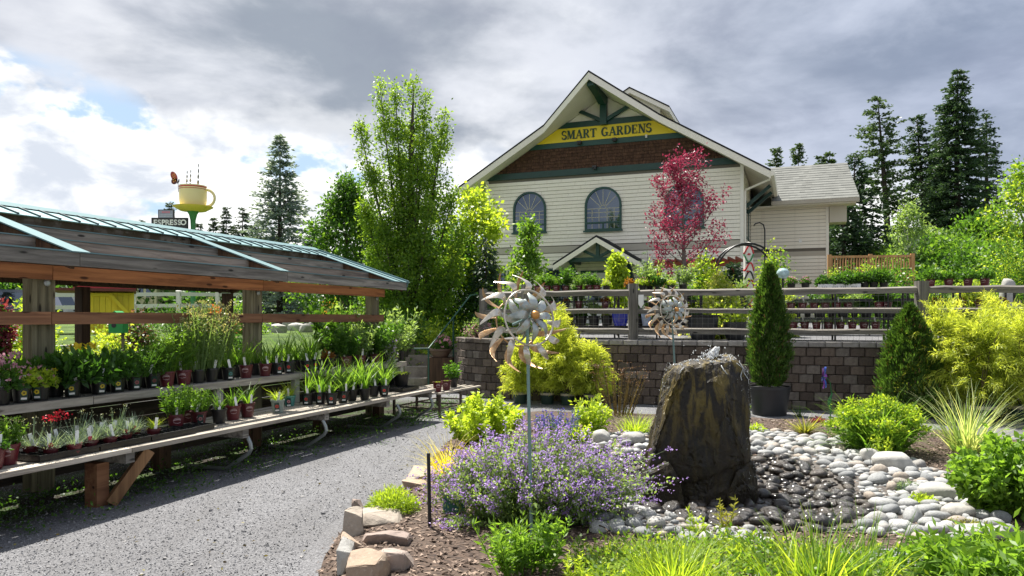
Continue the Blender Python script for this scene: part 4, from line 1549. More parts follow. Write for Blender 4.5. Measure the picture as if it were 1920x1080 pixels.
# lower bench
rowC = [
 (330, .42, 'upright_small', 'maroon', 0, 1.1, None, 'bright green plant in maroon printed pot, left of the pair by the white post'),
 (352, .62, 'upright_small', 'maroon', 1, 1.2, None, 'bright green plant in maroon pot set back between two others'),
 (372, .40, 'upright_small', 'maroon', 0, 1.35, 'pink', 'fullest bright green plant in maroon pot with peach label'),
 (411, .36, 'daylily', 'black', 1, .8, None, 'arching daylily in black pot in front of the near white post'),
 (437, .42, 'daylily', 'maroon', 2, .75, None, 'daylily in maroon pot with slanted white tag on the lower bench'),
 (464, .42, 'daylily', 'maroon', 3, .75, None, 'trailing daylily in maroon pot next to the empty bench stretch'),
 (521, .36, 'limegrass', 'printed', 0, 1.0, 'red', 'fine lime grass in grey printed pot standing alone on the bench'),
 (543, .66, 'limegrass', 'teal', 0, .8, 'pink', 'lime grass in teal printed pot tucked against the far white post'),
 (577, .50, 'daylily', 'black', 0, 1.0, 'red', 'daylily with round red label, first right of the far white post'),
 (601, .42, 'daylily', 'black', 1, 1.05, 'red', 'daylily with hidden red label, second right of the far white post'),
 (622, .24, 'daylily', 'black', 2, 1.05, 'red', 'front daylily on the bench edge with red label on its side'),
 (643, .26, 'daylily', 'black', 3, 1.05, 'red', 'daylily with narrow red label, behind the bench edge joint'),
 (660, .26, 'daylily_big', 'black', 0, 1.0, None, 'tall daylily in plain black pot in the middle of the daylily row'),
 (684, .16, 'daylily_big', 'black', 1, 1.0, None, 'tallest fan leaved daylily in plain black pot on the bench edge'),
 (701, .28, 'daylily', 'black', 2, .95, None, 'small pale flowered daylily right of the tallest fan'),
 (720, .16, 'daylily_big', 'black', 2, .95, 'red', 'last daylily of the row, with tall white tag and dark red label'),
]
for (px, t, kd, pt, k, sc, cd, lb) in rowC:
 potted(lb, shelf_pos(px, t, LO), kd, pt, k, sc, cd, True)
for i, (px, t) in enumerate(((590, .68), (612, .66), (634, .62), (655, .60), (676, .55), (696, .52), (716, .55))):
 potted('daylily in the rear row of the lower bench, %s from the far white post' % ORD[i], shelf_pos(px, t, LO), 'daylily_big', 'black', i, 1.0, None, False)
potted('young plant with orange tag in maroon pot at the near end of the bench', shelf_pos(14, .28, LO), 'upright_small', 'maroon', 1, 1.1, None, True)
potted('green plant in maroon pot cut by the picture edge on the bench', shelf_pos(-14, .20, LO), 'mound_mid', 'maroon', 1, .8, None, True)
# black cell trays
def tray_mesh(nx, ny, c=.085, h=.05):
 m = MB()
 L, W_ = nx * c, ny * c
 t = .006
 for i in range(nx + 1):
  m.box(i * c - t / 2, i * c + t / 2, 0, W_, .004, h)
 for j in range(ny + 1):
  m.box(-t / 2, L + t / 2, j * c - t / 2, j * c + t / 2, .003, h + .001)
 m.box(0, L, 0, W_, 0, .003)
 m.box(-.012, L + .012, -.012, -.004, h - .012, h + .002)
 m.box(-.012, L + .012, W_ + .004, W_ + .012, h - .012, h + .002)
 return m.mesh('cell_tray', M_BLACKP)
TR = tray_mesh(6, 4)
trays = [(68, .10, 'black cell tray at the near end holding the first grey dianthus pots'), (0, 0, 'black cell tray under the middle dianthus pots'), (0, 0, 'black cell tray with lime plant and empty cells'), (0, 0, 'empty end of black tray beside the maroon pots')]
sA = s_of(72, .12)
for i in range(3):
 o = link('cell_tray', TR, None, SP(sA + i * .53, .10, LO), SHROT)
 tag(o, trays[i][2], 'plant tray', 'black cell trays on the bench')
o = link('cell_tray', tray_mesh(3, 3), None, SP(sA + 1.6, .13, LO), SHROT)
tag(o, trays[3][2], 'plant tray', 'black cell trays on the bench')
M_STALK = [pm_stems('flower_stems', G_BLUE, 6, .27, .035, 5, .03, .006, 'head', F_RED, 16, .022, seed=120, spread=.25), pm_stems('flower_stems', G_BLUE, 10, .23, .05, 5, .03, .006, 'head', leaf('bud_pale', (.3, .33, .2), (.5, .5, .35), .3), 4, .012, seed=121, spread=.4)]
dl = ['grey dianthus with dark red blooms on tall stems, at the tray back', 'grey dianthus in small maroon pot with red heart shaped tag, nearest front', 'grey dianthus with white tag, second along the tray front', 'grey dianthus with crimson tag, centre of the tray front', 'grey dianthus in maroon pot with big crimson tag', 'grey dianthus set back with seed stalks', 'grey dianthus beside the lime plant with round crimson tag', 'grey dianthus behind the crimson tags', 'budding grey dianthus at the back corner of the near tray', 'grey dianthus at back of the middle tray', 'grey dianthus by the tray joint', 'grey dianthus behind the lime plant']
dpos = [(.30, .36, 0), (.12, .17, 1), (.30, .14, 1), (.47, .17, 1), (.66, .17, 1), (.50, .36, 1), (.86, .22, 1), (.72, .36, 1), (.10, .36, 1), (.88, .38, 0), (.58, .27, 1), (1.08, .36, 1)]
CRIM = MB().prism([(-.012, 0), (.012, 0), (.018, .02), (.008, .034), (0, .028), (-.008, .034), (-.018, .02)], -.0015, .0015, axis='y').mesh('colour_tag', plain('crimson_tag', (.55, .02, .05), .4))
for i, (ds, t, st) in enumerate(dpos):
 p = SP(sA + ds + .02, t, LO + .012)
 r = potted(dl[i], p, 'dianthus', 'maroon_s', i, 1.15, None, True, 'grey dianthus pots in the black trays')
 tw = math.atan2(-p[1], -p[0]) + R(90)
 if i % 2 == 1 or i == 6:
  c = link('colour_tag', CRIM, r, (math.sin(tw) * .05, -math.cos(tw) * .05, .085), tw)
 if i in (0, 8, 5, 9):
  link('flower_stems', M_STALK[0 if i == 0 else 1], r, (0, 0, .07), rng.uniform(0, 6))
potted('lime plant with pale tag in the middle of the empty cells', SP(sA + 1.16, .20, LO + .012), 'limegrass', 'maroon_s', 0, .55, None, True)
# trays and small pots at the far end
for i, (ds, t, lb) in enumerate(((6.25, .30, 'black tray stack at the far bench end'), (6.28, .52, 'black tray behind the seedling box at the far bench end'))):
 o = link('cell_tray', TR, None, SP(ds - .1, t - .12, LO), SHROT)
 tag(o, lb, 'plant tray', 'black trays at the far bench end')
potted('pale seedlings in a low black box at the far bench end', SP(6.55, .42, LO + .05), 'seedling', 'black_l', 0, .8, None, False)
potted('tall lavender with grey stems standing past the bench end', SP(6.80, .72, LO), 'lavender', 'black', 0, 1.5, None, True)
potted('small empty looking black pot with white tag below the shelf end', SP(6.15, .74, LO), 'seedling', 'black', 0, .4, None, True)
potted('second low black pot below the shelf end', SP(6.45, .78, LO), 'seedling', 'black', 0, .4, None, False)
# low metal table past the bench, with trays of pots
def metal_table(label, s0, t0, L, W_, h, name='metal_table'):
 r = thing(name, label, 'table', SP(s0, t0), SHROT - .05)
 mt = plain('rusty_steel', (.10, .075, .06), .6, metal=.3, var=.3, nscale=15)
 m = MB()
 n = 7
 for i in range(n):
  y = i * (W_ - .06) / (n - 1)
  MB().box(0, L, y, y + .06, h - .03, h).build('slat', M_BENCH, r)
 for x in (.02, L / 2, L - .02):
  for y in (.02, W_ - .02):
   m2 = MB()
   m2.box(x - .018, x + .018, y - .018, y + .018, 0, h - .031)
   m2.build('leg', mt, r)
  m.box(x - .012, x + .012, .04, W_ - .04, .13, .155)
 m.box(.04, L - .04, .008, .032, .13, .154)
 m.box(.04, L - .04, W_ - .032, W_ - .008, .13, .154)
 m.build('stretcher', mt, r)
 return r
metal_table('low slatted table on rusty steel legs beyond the bench end', 7.15, .05, 1.5, .9, .40)
potted('red pot seedling on the low table, nearest the bench', SP(7.35, .20, .405), 'seedling', 'maroon', 0, .5, None, False, 'pots on the low steel table')
potted('red pot seedling in the middle of the low table', SP(7.65, .18, .405), 'seedling', 'maroon', 0, .5, None, False, 'pots on the low steel table')
potted('dark pot of leafy cuttings at the far corner of the low table', SP(8.2, .3, .405), 'leafy', 'black', 0, .8, None, False, 'pots on the low steel table')
def crumbs(n, s0, s1, t0, t1, z):
 a, b = rng.uniform(s0, s1, n), rng.uniform(t0, t1, n)
 return np.array([SP(x, y, z) for x, y in zip(a, b)])
CR = np.concatenate([crumbs(260, -1.5, 7.3, .79, 1.3, SHZ + .004), crumbs(420, -1.5, 6.8, .02, .80, BZ + .006)])
# ================================================================== THE GARDEN BED
BED = np.array([(-1.30, 4.2), (-1.42, 5.0), (-1.45, 5.8), (-1.30, 6.5), (-1.15, 7.3), (-1.08, 8.2), (-1.0, 9.6), (-.85, 11.0), (-.3, 12.1), (.5, 12.7), (1.3, 12.6), (2.2, 12.3), (3.6, 11.9), (5.0, 11.5), (6.0, 10.6), (6.7, 9.4), (7.0, 7.8), (6.6, 6), (5.6, 3.6), (4, 2.5), (.5, 2.4), (-1.0, 3.2)])
def poly_sd(P, poly):
 """signed distance, positive inside"""
 P = np.asarray(P, float)
 a = poly
 b = np.roll(poly, -1, 0)
 d = np.full(len(P), 1e9)
 ins = np.zeros(len(P), bool)
 for p, q in zip(a, b):
  e = q - p
  w = P - p
  t = np.clip((w @ e) / (e @ e), 0, 1)
  d = np.minimum(d, np.linalg.norm(w - t[:, None] * e, axis=1))
  c = (p[1] > P[:, 1]) != (q[1] > P[:, 1])
  with np.errstate(divide='ignore', invalid='ignore'):
   xi = (q[0] - p[0]) * (P[:, 1] - p[1]) / (q[1] - p[1]) + p[0]
  ins ^= c & (P[:, 0] < xi)
 return np.where(ins, d, -d)
def bed_z(X, Y):
 P = np.stack([np.ravel(X), np.ravel(Y)], 1)
 sd = poly_sd(P, BED)
 z = -.04 + .14 * sstep(sd, -.05, .55)
 z = z + .012 * np.sin(P[:, 0] * 5.1) * np.sin(P[:, 1] * 4.3) * (sd > .2)
 # shallow basin round the fountain rock
 r = np.sqrt(((P[:, 0] - 1.9) / 1.3) ** 2 + ((P[:, 1] - 6.6) / .9) ** 2)
 z = z - .07 * sstep(-r, -1.3, -.5)
 return z.reshape(np.shape(X))
def gz(px, py):
 """place on the bed surface seen at a picture point"""
 z = .1
 for _ in range(4):
  p = ground(px, py, z)
  z = float(bed_z(p[0:1], p[1:2])[0])
  if z < -.02:
   z = 0.0
 return np.array([p[0], p[1], z])
def mulch_mat():
 m, k, b = principled('mulch')
 geo = k.new('ShaderNodeNewGeometry')
 P = geo.outputs['Position']
 vo = k.new('ShaderNodeTexVoronoi')
 k.link(k.mapping(P, (1, 1.6, 1), rot=(0, 0, .6)), vo.inputs['Vector'])
 vo.inputs['Scale'].default_value = 38
 sep = k.new('ShaderNodeSeparateColor')
 k.link(vo.outputs['Color'], sep.inputs[0])
 c = k.mix(sep.outputs[0], (.028, .017, .012), (.125, .082, .058))
 n = k.noise(P, 1.7, 5, .6)
 c = k.mix(k.smooth(n, .4, .7, 0, .5), c, (.11, .08, .06))
 k.link(c, b.inputs['Base Color'])
 b.inputs['Roughness'].default_value = .9
 bp = k.new('ShaderNodeBump')
 bp.inputs['Strength'].default_value = 1
 bp.inputs['Distance'].default_value = .015
 k.link(vo.outputs['Distance'], bp.inputs['Height'])
 k.link(bp.outputs[0], b.inputs['Normal'])
 return m
M_MULCH = mulch_mat()
me = grid_mesh('garden_bed', np.arange(-1.7, 7.3, .07), np.arange(2.2, 13.0, .07), bed_z, M_MULCH)
bed = tag(link('garden_bed', me), kind='structure')
def tris(name, V, mat, rnd=None):
 V = np.asarray(V, np.float32)
 n = len(V)
 me = bpy.data.meshes.new(name)
 me.vertices.add(n * 3)
 me.vertices.foreach_set('co', V.reshape(-1))
 me.loops.add(n * 3)
 me.loops.foreach_set('vertex_index', np.arange(n * 3, dtype=np.int32))
 me.polygons.add(n)
 me.polygons.foreach_set('loop_start', np.arange(0, n * 3, 3, dtype=np.int32))
 me.polygons.foreach_set('loop_total', np.full(n, 3, dtype=np.int32))
 me.materials.append(mat)
 a = me.attributes.new('rnd', 'FLOAT', 'FACE')
 a.data.foreach_set('value', np.asarray(rng.random(n) if rnd is None else rnd, dtype=np.float32))
 me.update(calc_edges=True)
 return me
def chips(P, size, flat, mat, name, aniso=1.0):
 """many small angular bits: each an irregular tetrahedron"""
 n = len(P)
 T = np.array([[1, 0, -.5], [-.5, .87, -.5], [-.5, -.87, -.5], [0, 0, .9]])
 V = T[None] + rng.normal(size=(n, 4, 3)) * .28
 sz = size * rng.uniform(.6, 1.4, n)
 V = V * sz[:, None, None] * np.array([aniso, 1, 1])
 A = rng.normal(size=(n, 3, 3))
 Q, _ = np.linalg.qr(A)
 V = np.einsum('nij,nkj->nki', Q, V)
 V[:, :, 2] *= flat
 V = V + P[:, None, :]
 F = V[:, [[0, 1, 3], [1, 2, 3], [2, 0, 3], [0, 2, 1]]].reshape(-1, 3, 3)
 return tris(name, F, mat, np.repeat(rng.random(n), 4))
def flat_rnd_mat(name, c0, c1, rough=.85):
 m, k, b = principled(name)
 at_ = k.new('ShaderNodeAttribute', attribute_name='rnd')
 k.link(k.mix(at_.outputs['Fac'], c0, c1), b.inputs['Base Color'])
 b.inputs['Roughness'].default_value = rough
 b.inputs['Specular IOR Level'].default_value = .3
 return m
# loose gravel stones on the yard, thinning out with distance
N = 70000
Yg = 3.6 + 10.5 * rng.random(N) ** 1.7
Xg = rng.uniform(-.78, .45, N) * Yg
Pg = np.stack([Xg, Yg], 1)
keep = (poly_sd(Pg, BED) < .03)
Pg = Pg[keep]
P3 = np.stack([Pg[:, 0], Pg[:, 1], np.full(len(Pg), .003)], 1)
MATS_G = flat_rnd_mat('stray_stone', (.09, .09, .095), (.40, .39, .38))
tag(link('gravel', chips(P3, .0058, .75, flat_rnd_mat('gravel_stone', (.11, .11, .118), (.36, .362, .372)), 'gravel')), kind='stuff')
st_ = Pg[rng.permutation(len(Pg))[:420]]
tag(link('stray_stones', chips(np.stack([st_[:, 0], st_[:, 1], np.full(len(st_), .006)], 1), .017, .6, MATS_G, 'stray_stones')), kind='stuff')
tag(link('soil_crumbs', chips(CR, .006, .6, flat_rnd_mat('soil_crumb', (.02, .014, .01), (.09, .065, .045)), 'soil_crumbs')), kind='stuff')
lf_ = Pg[rng.permutation(len(Pg))[:260]]
tag(link('fallen_leaves', quads('fallen_leaves', leaves_at(np.stack([lf_[:, 0], lf_[:, 1], np.full(len(lf_), .016)], 1), rng.normal(size=(len(lf_), 3)) * np.array([1, 1, .12]), .032, .016), leaf('leaf_litter', (.08, .05, .02), (.22, .20, .05), .2))), kind='stuff')
# bark chips on the mulch
N = 36000
Pm = np.stack([rng.uniform(-1.4, 5.6, N), 2.6 + 8.5 * rng.random(N) ** 1.5], 1)
keep = poly_sd(Pm, BED) > .06
Pm = Pm[keep]
P3 = np.stack([Pm[:, 0], Pm[:, 1], bed_z(Pm[:, 0], Pm[:, 1]) + .004], 1)
tag(link('bark_chips', chips(P3, .0125, .5, flat_rnd_mat('bark_chip', (.030, .017, .012), (.36, .27, .21)), 'bark_chips', 1.9)), kind='stuff')
# ------------------------------------------------------------------ stones
import bmesh
_ico = {}
def ico(sub):
 if sub not in _ico:
  bm = bmesh.new()
  bmesh.ops.create_icosphere(bm, subdivisions=sub, radius=1)
  _ico[sub] = (np.array([v.co[:] for v in bm.verts]), [tuple(v.index for v in f.verts) for f in bm.faces])
  bm.free()
 return _ico[sub]
def wob(P, rs, amp, f):
 o = np.zeros(len(P))
 for i in range(6):
  d = unit(rs.normal(size=3))
  o += np.sin(P @ d * f * rs.uniform(.6, 1.6) + rs.uniform(0, 6.28)) / 6
 return o * amp * 2.2
def pebble_pts(seed, sub=2):
 rs = np.random.default_rng(seed)
 V, F = ico(sub)
 V = V.copy()
 for _ in range(5):
  d = unit(rs.normal(size=3))
  V = V - d * np.maximum(V @ d - rs.uniform(.72, .92), 0)[:, None] * .8
 p = 1 + wob(V, rs, .20, 2.4)
 W_ = V * p[:, None]
 W_ = np.sign(W_) * np.abs(W_) ** .92
 return W_ * np.array([1, rs.uniform(.68, .9), rs.uniform(.45, .62)]), F
def raw_mesh(name, V, F, mat, smooth=True, r=None):
 me = bpy.data.meshes.new(name)
 me.from_pydata([tuple(map(float, v)) for v in V], [], F)
 me.materials.append(mat)
 a = me.attributes.new('rnd', 'FLOAT', 'FACE')
 a.data.foreach_set('value', np.full(len(F), 0.0, np.float32) if r is None else np.asarray(r, np.float32))
 me.polygons.foreach_set('use_smooth', [bool(smooth)] * len(F))
 if smooth == 'sharp':
  me.set_sharp_from_angle(angle=R(28))
 me.update()
 return me
def crag_pts(seed, dims, cuts=14, sub=4, box=.55, amp=.05, depth=(.70, .95), up=.25):
 """angular broken rock: rounded block trimmed by planes, then roughened"""
 rs = np.random.default_rng(seed)
 V, F = ico(sub)
 V = np.sign(V) * np.abs(V) ** box
 V = V / np.max(np.abs(V))
 for _ in range(cuts):
  d = unit(rs.normal(size=3) * np.array([1, 1, up + .4]))
  h = np.max(V @ d) * rs.uniform(*depth)
  e = np.maximum(V @ d - h, 0)
  V = V - d * e[:, None]
 V = V * (1 + wob(V, rs, amp, 4))[:, None] + rs.normal(size=V.shape) * amp * .10
 return V * np.array(dims) / 2, F
M_PALE = stone('river_stone_pale', (.20, .21, .215), (.51, .51, .49), (.36, .29, .22), .75, 6, .4, per_obj=.85)
M_WET = stone('river_stone_wet', (.010, .008, .007), (.040, .031, .024), (.10, .075, .05), .35, 6, .5, wet=True)
M_BOULD = stone('boulder_grey', (.34, .335, .31), (.46, .45, .42), (.30, .28, .24), .8, 5, .5)
M_SAND = stone('sandstone', (.27, .225, .18), (.43, .375, .31), (.33, .22, .14), .85, 5, .6)
M_QUARTZ = stone('purple_sandstone', (.20, .15, .13), (.36, .29, .25), (.46, .36, .25), .85, 5, .6)
def pxpoly(pts):
 return np.array([gz(*p)[:2] for p in pts])
LIGHT1 = pxpoly([(1385, 806), (1450, 808), (1540, 822), (1640, 842), (1720, 868), (1800, 905), (1862, 945), (1890, 1002), (1800, 1025), (1690, 1012), (1610, 1000), (1655, 955), (1600, 905), (1540, 878), (1455, 856), (1390, 846)])
LIGHT2 = pxpoly([(1080, 905), (1180, 915), (1230, 965), (1330, 985), (1440, 995), (1440, 1025), (1250, 1012), (1120, 1000), (1070, 960)])
LIGHT3 = pxpoly([(1075, 838), (1105, 812), (1215, 806), (1215, 845), (1150, 858)])
WET1 = pxpoly([(1380, 852), (1450, 858), (1545, 882), (1600, 910), (1650, 955), (1605, 1000), (1440, 998), (1320, 985), (1215, 962), (1195, 925), (1240, 940), (1405, 935), (1415, 880)])
WET2 = pxpoly([(1085, 850), (1150, 858), (1215, 846), (1215, 900), (1120, 880)])
stones = []      # x, y, r, wet
def darts(poly, n, r0, r1, wet, skew=2.0, gap=.82):
 lo, hi = poly.min(0), poly.max(0)
 tries = 0
 rr = np.sort(r0 + (r1 - r0) * rng.random(n) ** skew)[::-1]
 i = 0
 while i < n and tries < n * 14:
  tries += 1
  P = lo + (hi - lo) * rng.random(2)
  if poly_sd(P[None], poly)[0] < 0:
   continue
  if stones:
   S = np.array([(a[0], a[1], a[2]) for a in stones[-2600:]])
   if np.any(np.hypot(S[:, 0] - P[0], S[:, 1] - P[1]) < (S[:, 2] + rr[i]) * gap * .8):
    if tries % 3:
     continue
    i += 1
    continue
  stones.append((P[0], P[1], rr[i], wet))
  i += 1
darts(LIGHT1, 980, .028, .105, 0, 2.1)
darts(WET1, 640, .026, .095, 1, 1.9)
darts(LIGHT2, 300, .024, .085, 0, 2.2)
darts(LIGHT3, 110, .03, .09, 0, 2.0)
darts(WET2, 110, .028, .09, 1, 2.0)
darts(LIGHT1, 420, .012, .026, 0, 1, .5)
darts(WET1, 300, .012, .024, 1, 1, .5)
darts(LIGHT2, 260, .010, .024, 0, 1, .5)
# a few dry outliers among the wet and the other way round
stones.sort(key=lambda a: -a[2] / (a[1] ** .9))
PV = [pebble_pts(i) for i in range(7)]
PV1 = [pebble_pts(30 + i, 1) for i in range(5)]
PALE_ME = [raw_mesh('river_stone', V, F, M_PALE) for V, F in PV]
WET_ME = [raw_mesh('river_stone', V, F, M_WET) for V, F in PV]
rock_keep = []
for x, y, r, w in stones:
 if 1.25 < x < 2.0 and 6.35 < y < 6.95:
  continue
 rock_keep.append((x, y, r, w))
streambed = tag(link('stream_bed', grid_mesh('stream_bed', np.linspace(.7, 4.3, 60), np.linspace(5.2, 10.2, 80), lambda X, Y: bed_z(X, Y) + np.where(np.maximum.reduce([poly_sd(np.stack([X.ravel(), Y.ravel()], 1), q) for q in (LIGHT1, LIGHT2, LIGHT3, WET1, WET2)]).reshape(X.shape) > -.02, .008, -.05), plain('stream_grit', (.16, .14, .12), .8, var=.4, nscale=40))), kind='structure')
Vs, Fs, Rs, nvv = {0: [], 1: []}, {0: [], 1: []}, {0: [], 1: []}, {0: 0, 1: 0}
for i, (x, y, r, w) in enumerate(rock_keep):
 z = float(bed_z(np.array([x]), np.array([y]))[0])
 if i < 296:
  o = link('river_stone', (WET_ME if w else PALE_ME)[rng.integers(7)], streambed, (x, y, z + r * .28))
  o.scale = (r, r, r * rng.uniform(.85, 1.2))
  o.rotation_euler = (rng.normal() * .16, rng.normal() * .16, rng.uniform(0, 6.28))
 else:
  V, F = PV1[rng.integers(5)]
  a = rng.uniform(0, 6.28)
  ca, sa = math.cos(a), math.sin(a)
  W_ = V * r
  W_ = np.stack([W_[:, 0] * ca - W_[:, 1] * sa + x, W_[:, 0] * sa + W_[:, 1] * ca + y, W_[:, 2] + z + r * .28], 1)
  Vs[w].append(W_)
  Fs[w] += [tuple(j + nvv[w] for j in f) for f in F]
  Rs[w] += [rng.random()] * len(F)
  nvv[w] += len(V)
for w, mt, nm_ in ((0, M_PALE, 'small_pale_stones'), (1, M_WET, 'small_wet_stones')):
 if Vs[w]:
  tag(link(nm_, raw_mesh(nm_, np.concatenate(Vs[w]), Fs[w], mt, True, Rs[w]), streambed), kind='stuff')
def hull_rock(seed, dims, npts=18, rnd=.5, bev=.03):
 """broken rock: convex hull of scattered points, edges worn by a bevel"""
 rs = np.random.default_rng(seed)
 P = unit(rs.normal(size=(npts, 3)))
 P = np.sign(P) * np.abs(P) ** rnd
 P = P * rs.uniform(.82, 1.0, npts)[:, None] * np.array(dims) / 2
 bm = bmesh.new()
 for p in P:
  bm.verts.new(p)
 r = bmesh.ops.convex_hull(bm, input=bm.verts[:])
 bmesh.ops.delete(bm, geom=[v for v in bm.verts if not v.link_faces], context='VERTS')
 bmesh.ops.dissolve_limit(bm, angle_limit=R(14), verts=bm.verts[:], edges=bm.edges[:])
 bmesh.ops.bevel(bm, geom=bm.edges[:], offset=bev * min(dims), segments=2, affect='EDGES', profile=.6)
 bmesh.ops.triangulate(bm, faces=bm.faces[:])
 bmesh.ops.subdivide_edges(bm, edges=[e for e in bm.edges if e.calc_length() > .25 * min(dims)], cuts=2, use_grid_fill=True)
 bmesh.ops.triangulate(bm, faces=bm.faces[:])
 V = np.array([v.co[:] for v in bm.verts])
 bm.verts.index_update()
 F = [tuple(v.index for v in f.verts) for f in bm.faces]
 bm.free()
 V = V * (1 + wob(V / max(dims), rs, .02, 14))[:, None] + rs.normal(size=V.shape) * .006 * min(dims)
 return V, F
def rock_at(px, py, w, h, d, mat, seed, label, rotz=0.0, name='rock', tilt=0.0, sink=.12, cuts=12, group=None, smooth='sharp', cat='rock', z=None, box=.55):
 p = gz(px, py)
 if smooth == 'sharp':
  V, F = hull_rock(seed, (w * 1.22, d * 1.05, h * 1.22), 16)
 else:
  V, F = crag_pts(seed, (w, d, h), cuts, 3, box=box)
 V[:, 2] += h / 2 - sink * h
 o = link(name, raw_mesh(name, V, F, mat, smooth), None, (p[0], p[1] + d * .35, p[2] if z is None else z), 0)
 o.rotation_euler = (tilt, rng.normal() * .05, rotz)
 return tag(o, label, cat, group)
EDG = 'broken sandstone rocks edging the mulch bed'
rock_at(706, 984, .34, .15, .34, M_SAND, 3, 'flat topped pinkish sandstone slab below the round bright green plant', .1, 'edging_rock', .06, group=EDG, z=.02)
rock_at(660, 1006, .15, .24, .24, M_SAND, 4, 'upright tan sandstone rock leaning at the bed corner', .2, 'edging_rock', group=EDG, z=0)
rock_at(669, 960, .09, .09, .1, M_QUARTZ, 5, 'small reddish brown rock behind the flat sandstone slab', .3, 'edging_rock', group=EDG, z=.03)
rock_at(724, 1022, .33, .16, .24, M_QUARTZ, 6, 'long dark purple sandstone rock lying across the mulch edge', -.45, 'edging_rock', -.1, group=EDG, z=.02)
rock_at(667, 1027, .20, .15, .2, M_SAND, 7, 'pale cream knobbly rock between the upright tan rock and the front boulder', .3, 'edging_rock', group=EDG, z=.04)
rock_at(685, 1092, .26, .26, .3, M_SAND, 8, 'large pale front boulder with rough grey face', .15, 'edging_rock', .1, group=EDG, z=0)
rock_at(740, 1070, .29, .19, .26, M_QUARTZ, 9, 'mottled purple grey rock right of the large pale boulder', -.15, 'edging_rock', group=EDG, z=.03)
rock_at(641, 1075, .09, .26, .22, M_BOULD, 10, 'narrow grey slab standing at the gravel side of the bed corner', .1, 'edging_rock', group=EDG, z=0)
rock_at(755, 1100, .34, .10, .2, M_SAND, 11, 'pale flat rock at the bottom edge by the mulch', 0, 'edging_rock', group=EDG, z=.03)
rock_at(787, 900, .30, .13, .28, M_SAND, 12, 'tan sandstone block between the gravel and the yellow grass', .3, 'edging_rock', group=EDG, z=.02)
rock_at(777, 913, .28, .07, .2, M_SAND, 13, 'flat cream stone behind the round bright green plant', 0, 'edging_rock', group=EDG, z=.03)
rock_at(1130, 833, .21, .19, .2, M_BOULD, 14, 'cracked pale grey boulder beside the dark wet stones', .2, 'boulder', cuts=8, smooth=True, box=.75)
rock_at(1190, 834, .29, .16, .26, M_BOULD, 15, 'rounded pale boulder left of the fountain rock', 0, 'boulder', cuts=5, smooth=True, box=.85)
rock_at(1124, 852, .24, .11, .2, M_WET, 16, 'black wet boulder below the cracked pale boulder', .1, 'boulder', cuts=5, smooth=True, box=.85)
rock_at(1688, 886, .42, .20, .36, M_BOULD, 17, 'largest pale grey boulder at the outer edge of the stone stream', -.2, 'boulder', cuts=6, smooth=True, box=.8)
rock_at(1640, 868, .24, .16, .2, M_BOULD, 18, 'split grey and brown boulder uphill of the largest pale one', .2, 'boulder', cuts=8, smooth=True, box=.75)
rock_at(1775, 940, .36, .15, .26, M_BOULD, 19, 'long smooth grey boulder crossing the stream edge', -.25, 'boulder', cuts=4, smooth=True, box=.85)
rock_at(1850, 1012, .36, .09, .24, M_BOULD, 20, 'flat pale boulder by the peony leaves', .05, 'boulder', cuts=5, smooth=True, box=.8)
rock_at(1808, 975, .24, .12, .2, M_BOULD, 21, 'blue grey boulder below the long smooth one', .3, 'boulder', cuts=4, smooth=True, box=.85)
rock_at(1425, 833, .19, .12, .17, M_BOULD, 22, 'grey cobble boulder right beside the fountain rock', 0, 'boulder', cuts=4, smooth=True, box=.85)
rock_at(1512, 835, .20, .10, .17, M_BOULD, 23, 'cream cobble at the top of the stone stream below the strappy yellow plant', 0, 'boulder', cuts=4, smooth=True, box=.85)
for i, (px, w) in enumerate(((1395, .28), (1422, .26), (1456, .30), (1492, .26), (1524, .28), (1560, .24), (1590, .24))):
 rock_at(px, 788 + i * .8, w, .09, .2, M_BOULD if i % 2 else M_SAND, 40 + i, 'flat pale edging stone on the far rim of the bed, %s from the black planter' % ORD[i], 0, 'edging_stone', cuts=5, smooth=True, box=.7, group='flat stones on the far rim of the bed', z=.02)
# ------------------------------------------------------------------ the fountain rock and its water
def fountain_mat():
 m, k, b = principled('wet_basalt')
 tc = k.new('ShaderNodeTexCoord')
 P = tc.outputs['Object']
 st = k.noise(k.mapping(P, (11, 11, 1.6)), 1.0, 9, .68, .7)
 gr = k.noise(P, 5, 9, .68, .4)
 fine = k.noise(P, 32, 6, .7)
 c = k.mix(k.smooth(gr, .3, .7), (.006, .005, .004), (.025, .0185, .0115))
 sep = k.new('ShaderNodeSeparateXYZ')
 k.link(P, sep.inputs[0])
 hi = k.smooth(sep.outputs[2], .35, 1.15)
 ms = k.math('MULTIPLY', k.smooth(st, .44, .60), k.math('MULTIPLY_ADD', hi, .75, .10))
 c = k.mix(ms, c, (.150, .110, .026))
 c = k.mix(k.math('MULTIPLY', k.smooth(st, .60, .72), hi), c, (.26, .205, .075))
 c = k.mix(k.smooth(fine, .58, .75, 0, .35), c, (.09, .075, .05))
 k.link(c, b.inputs['Base Color'])
 k.link(k.smooth(gr, .3, .7, .34, .7), b.inputs['Roughness'])
 b.inputs['Coat Weight'].default_value = .06
 b.inputs['Specular IOR Level'].default_value = .28
 b.inputs['Coat Roughness'].default_value = .15
 bp = k.new('ShaderNodeBump')
 bp.inputs['Strength'].default_value = .8
 bp.inputs['Distance'].default_value = .03
 k.link(k.math('ADD', k.math('MULTIPLY', gr, 1.0), k.math('MULTIPLY', fine, .35)), bp.inputs['Height'])
 k.link(bp.outputs[0], b.inputs['Normal'])
 return m
FR = np.array([1.62, 6.62])
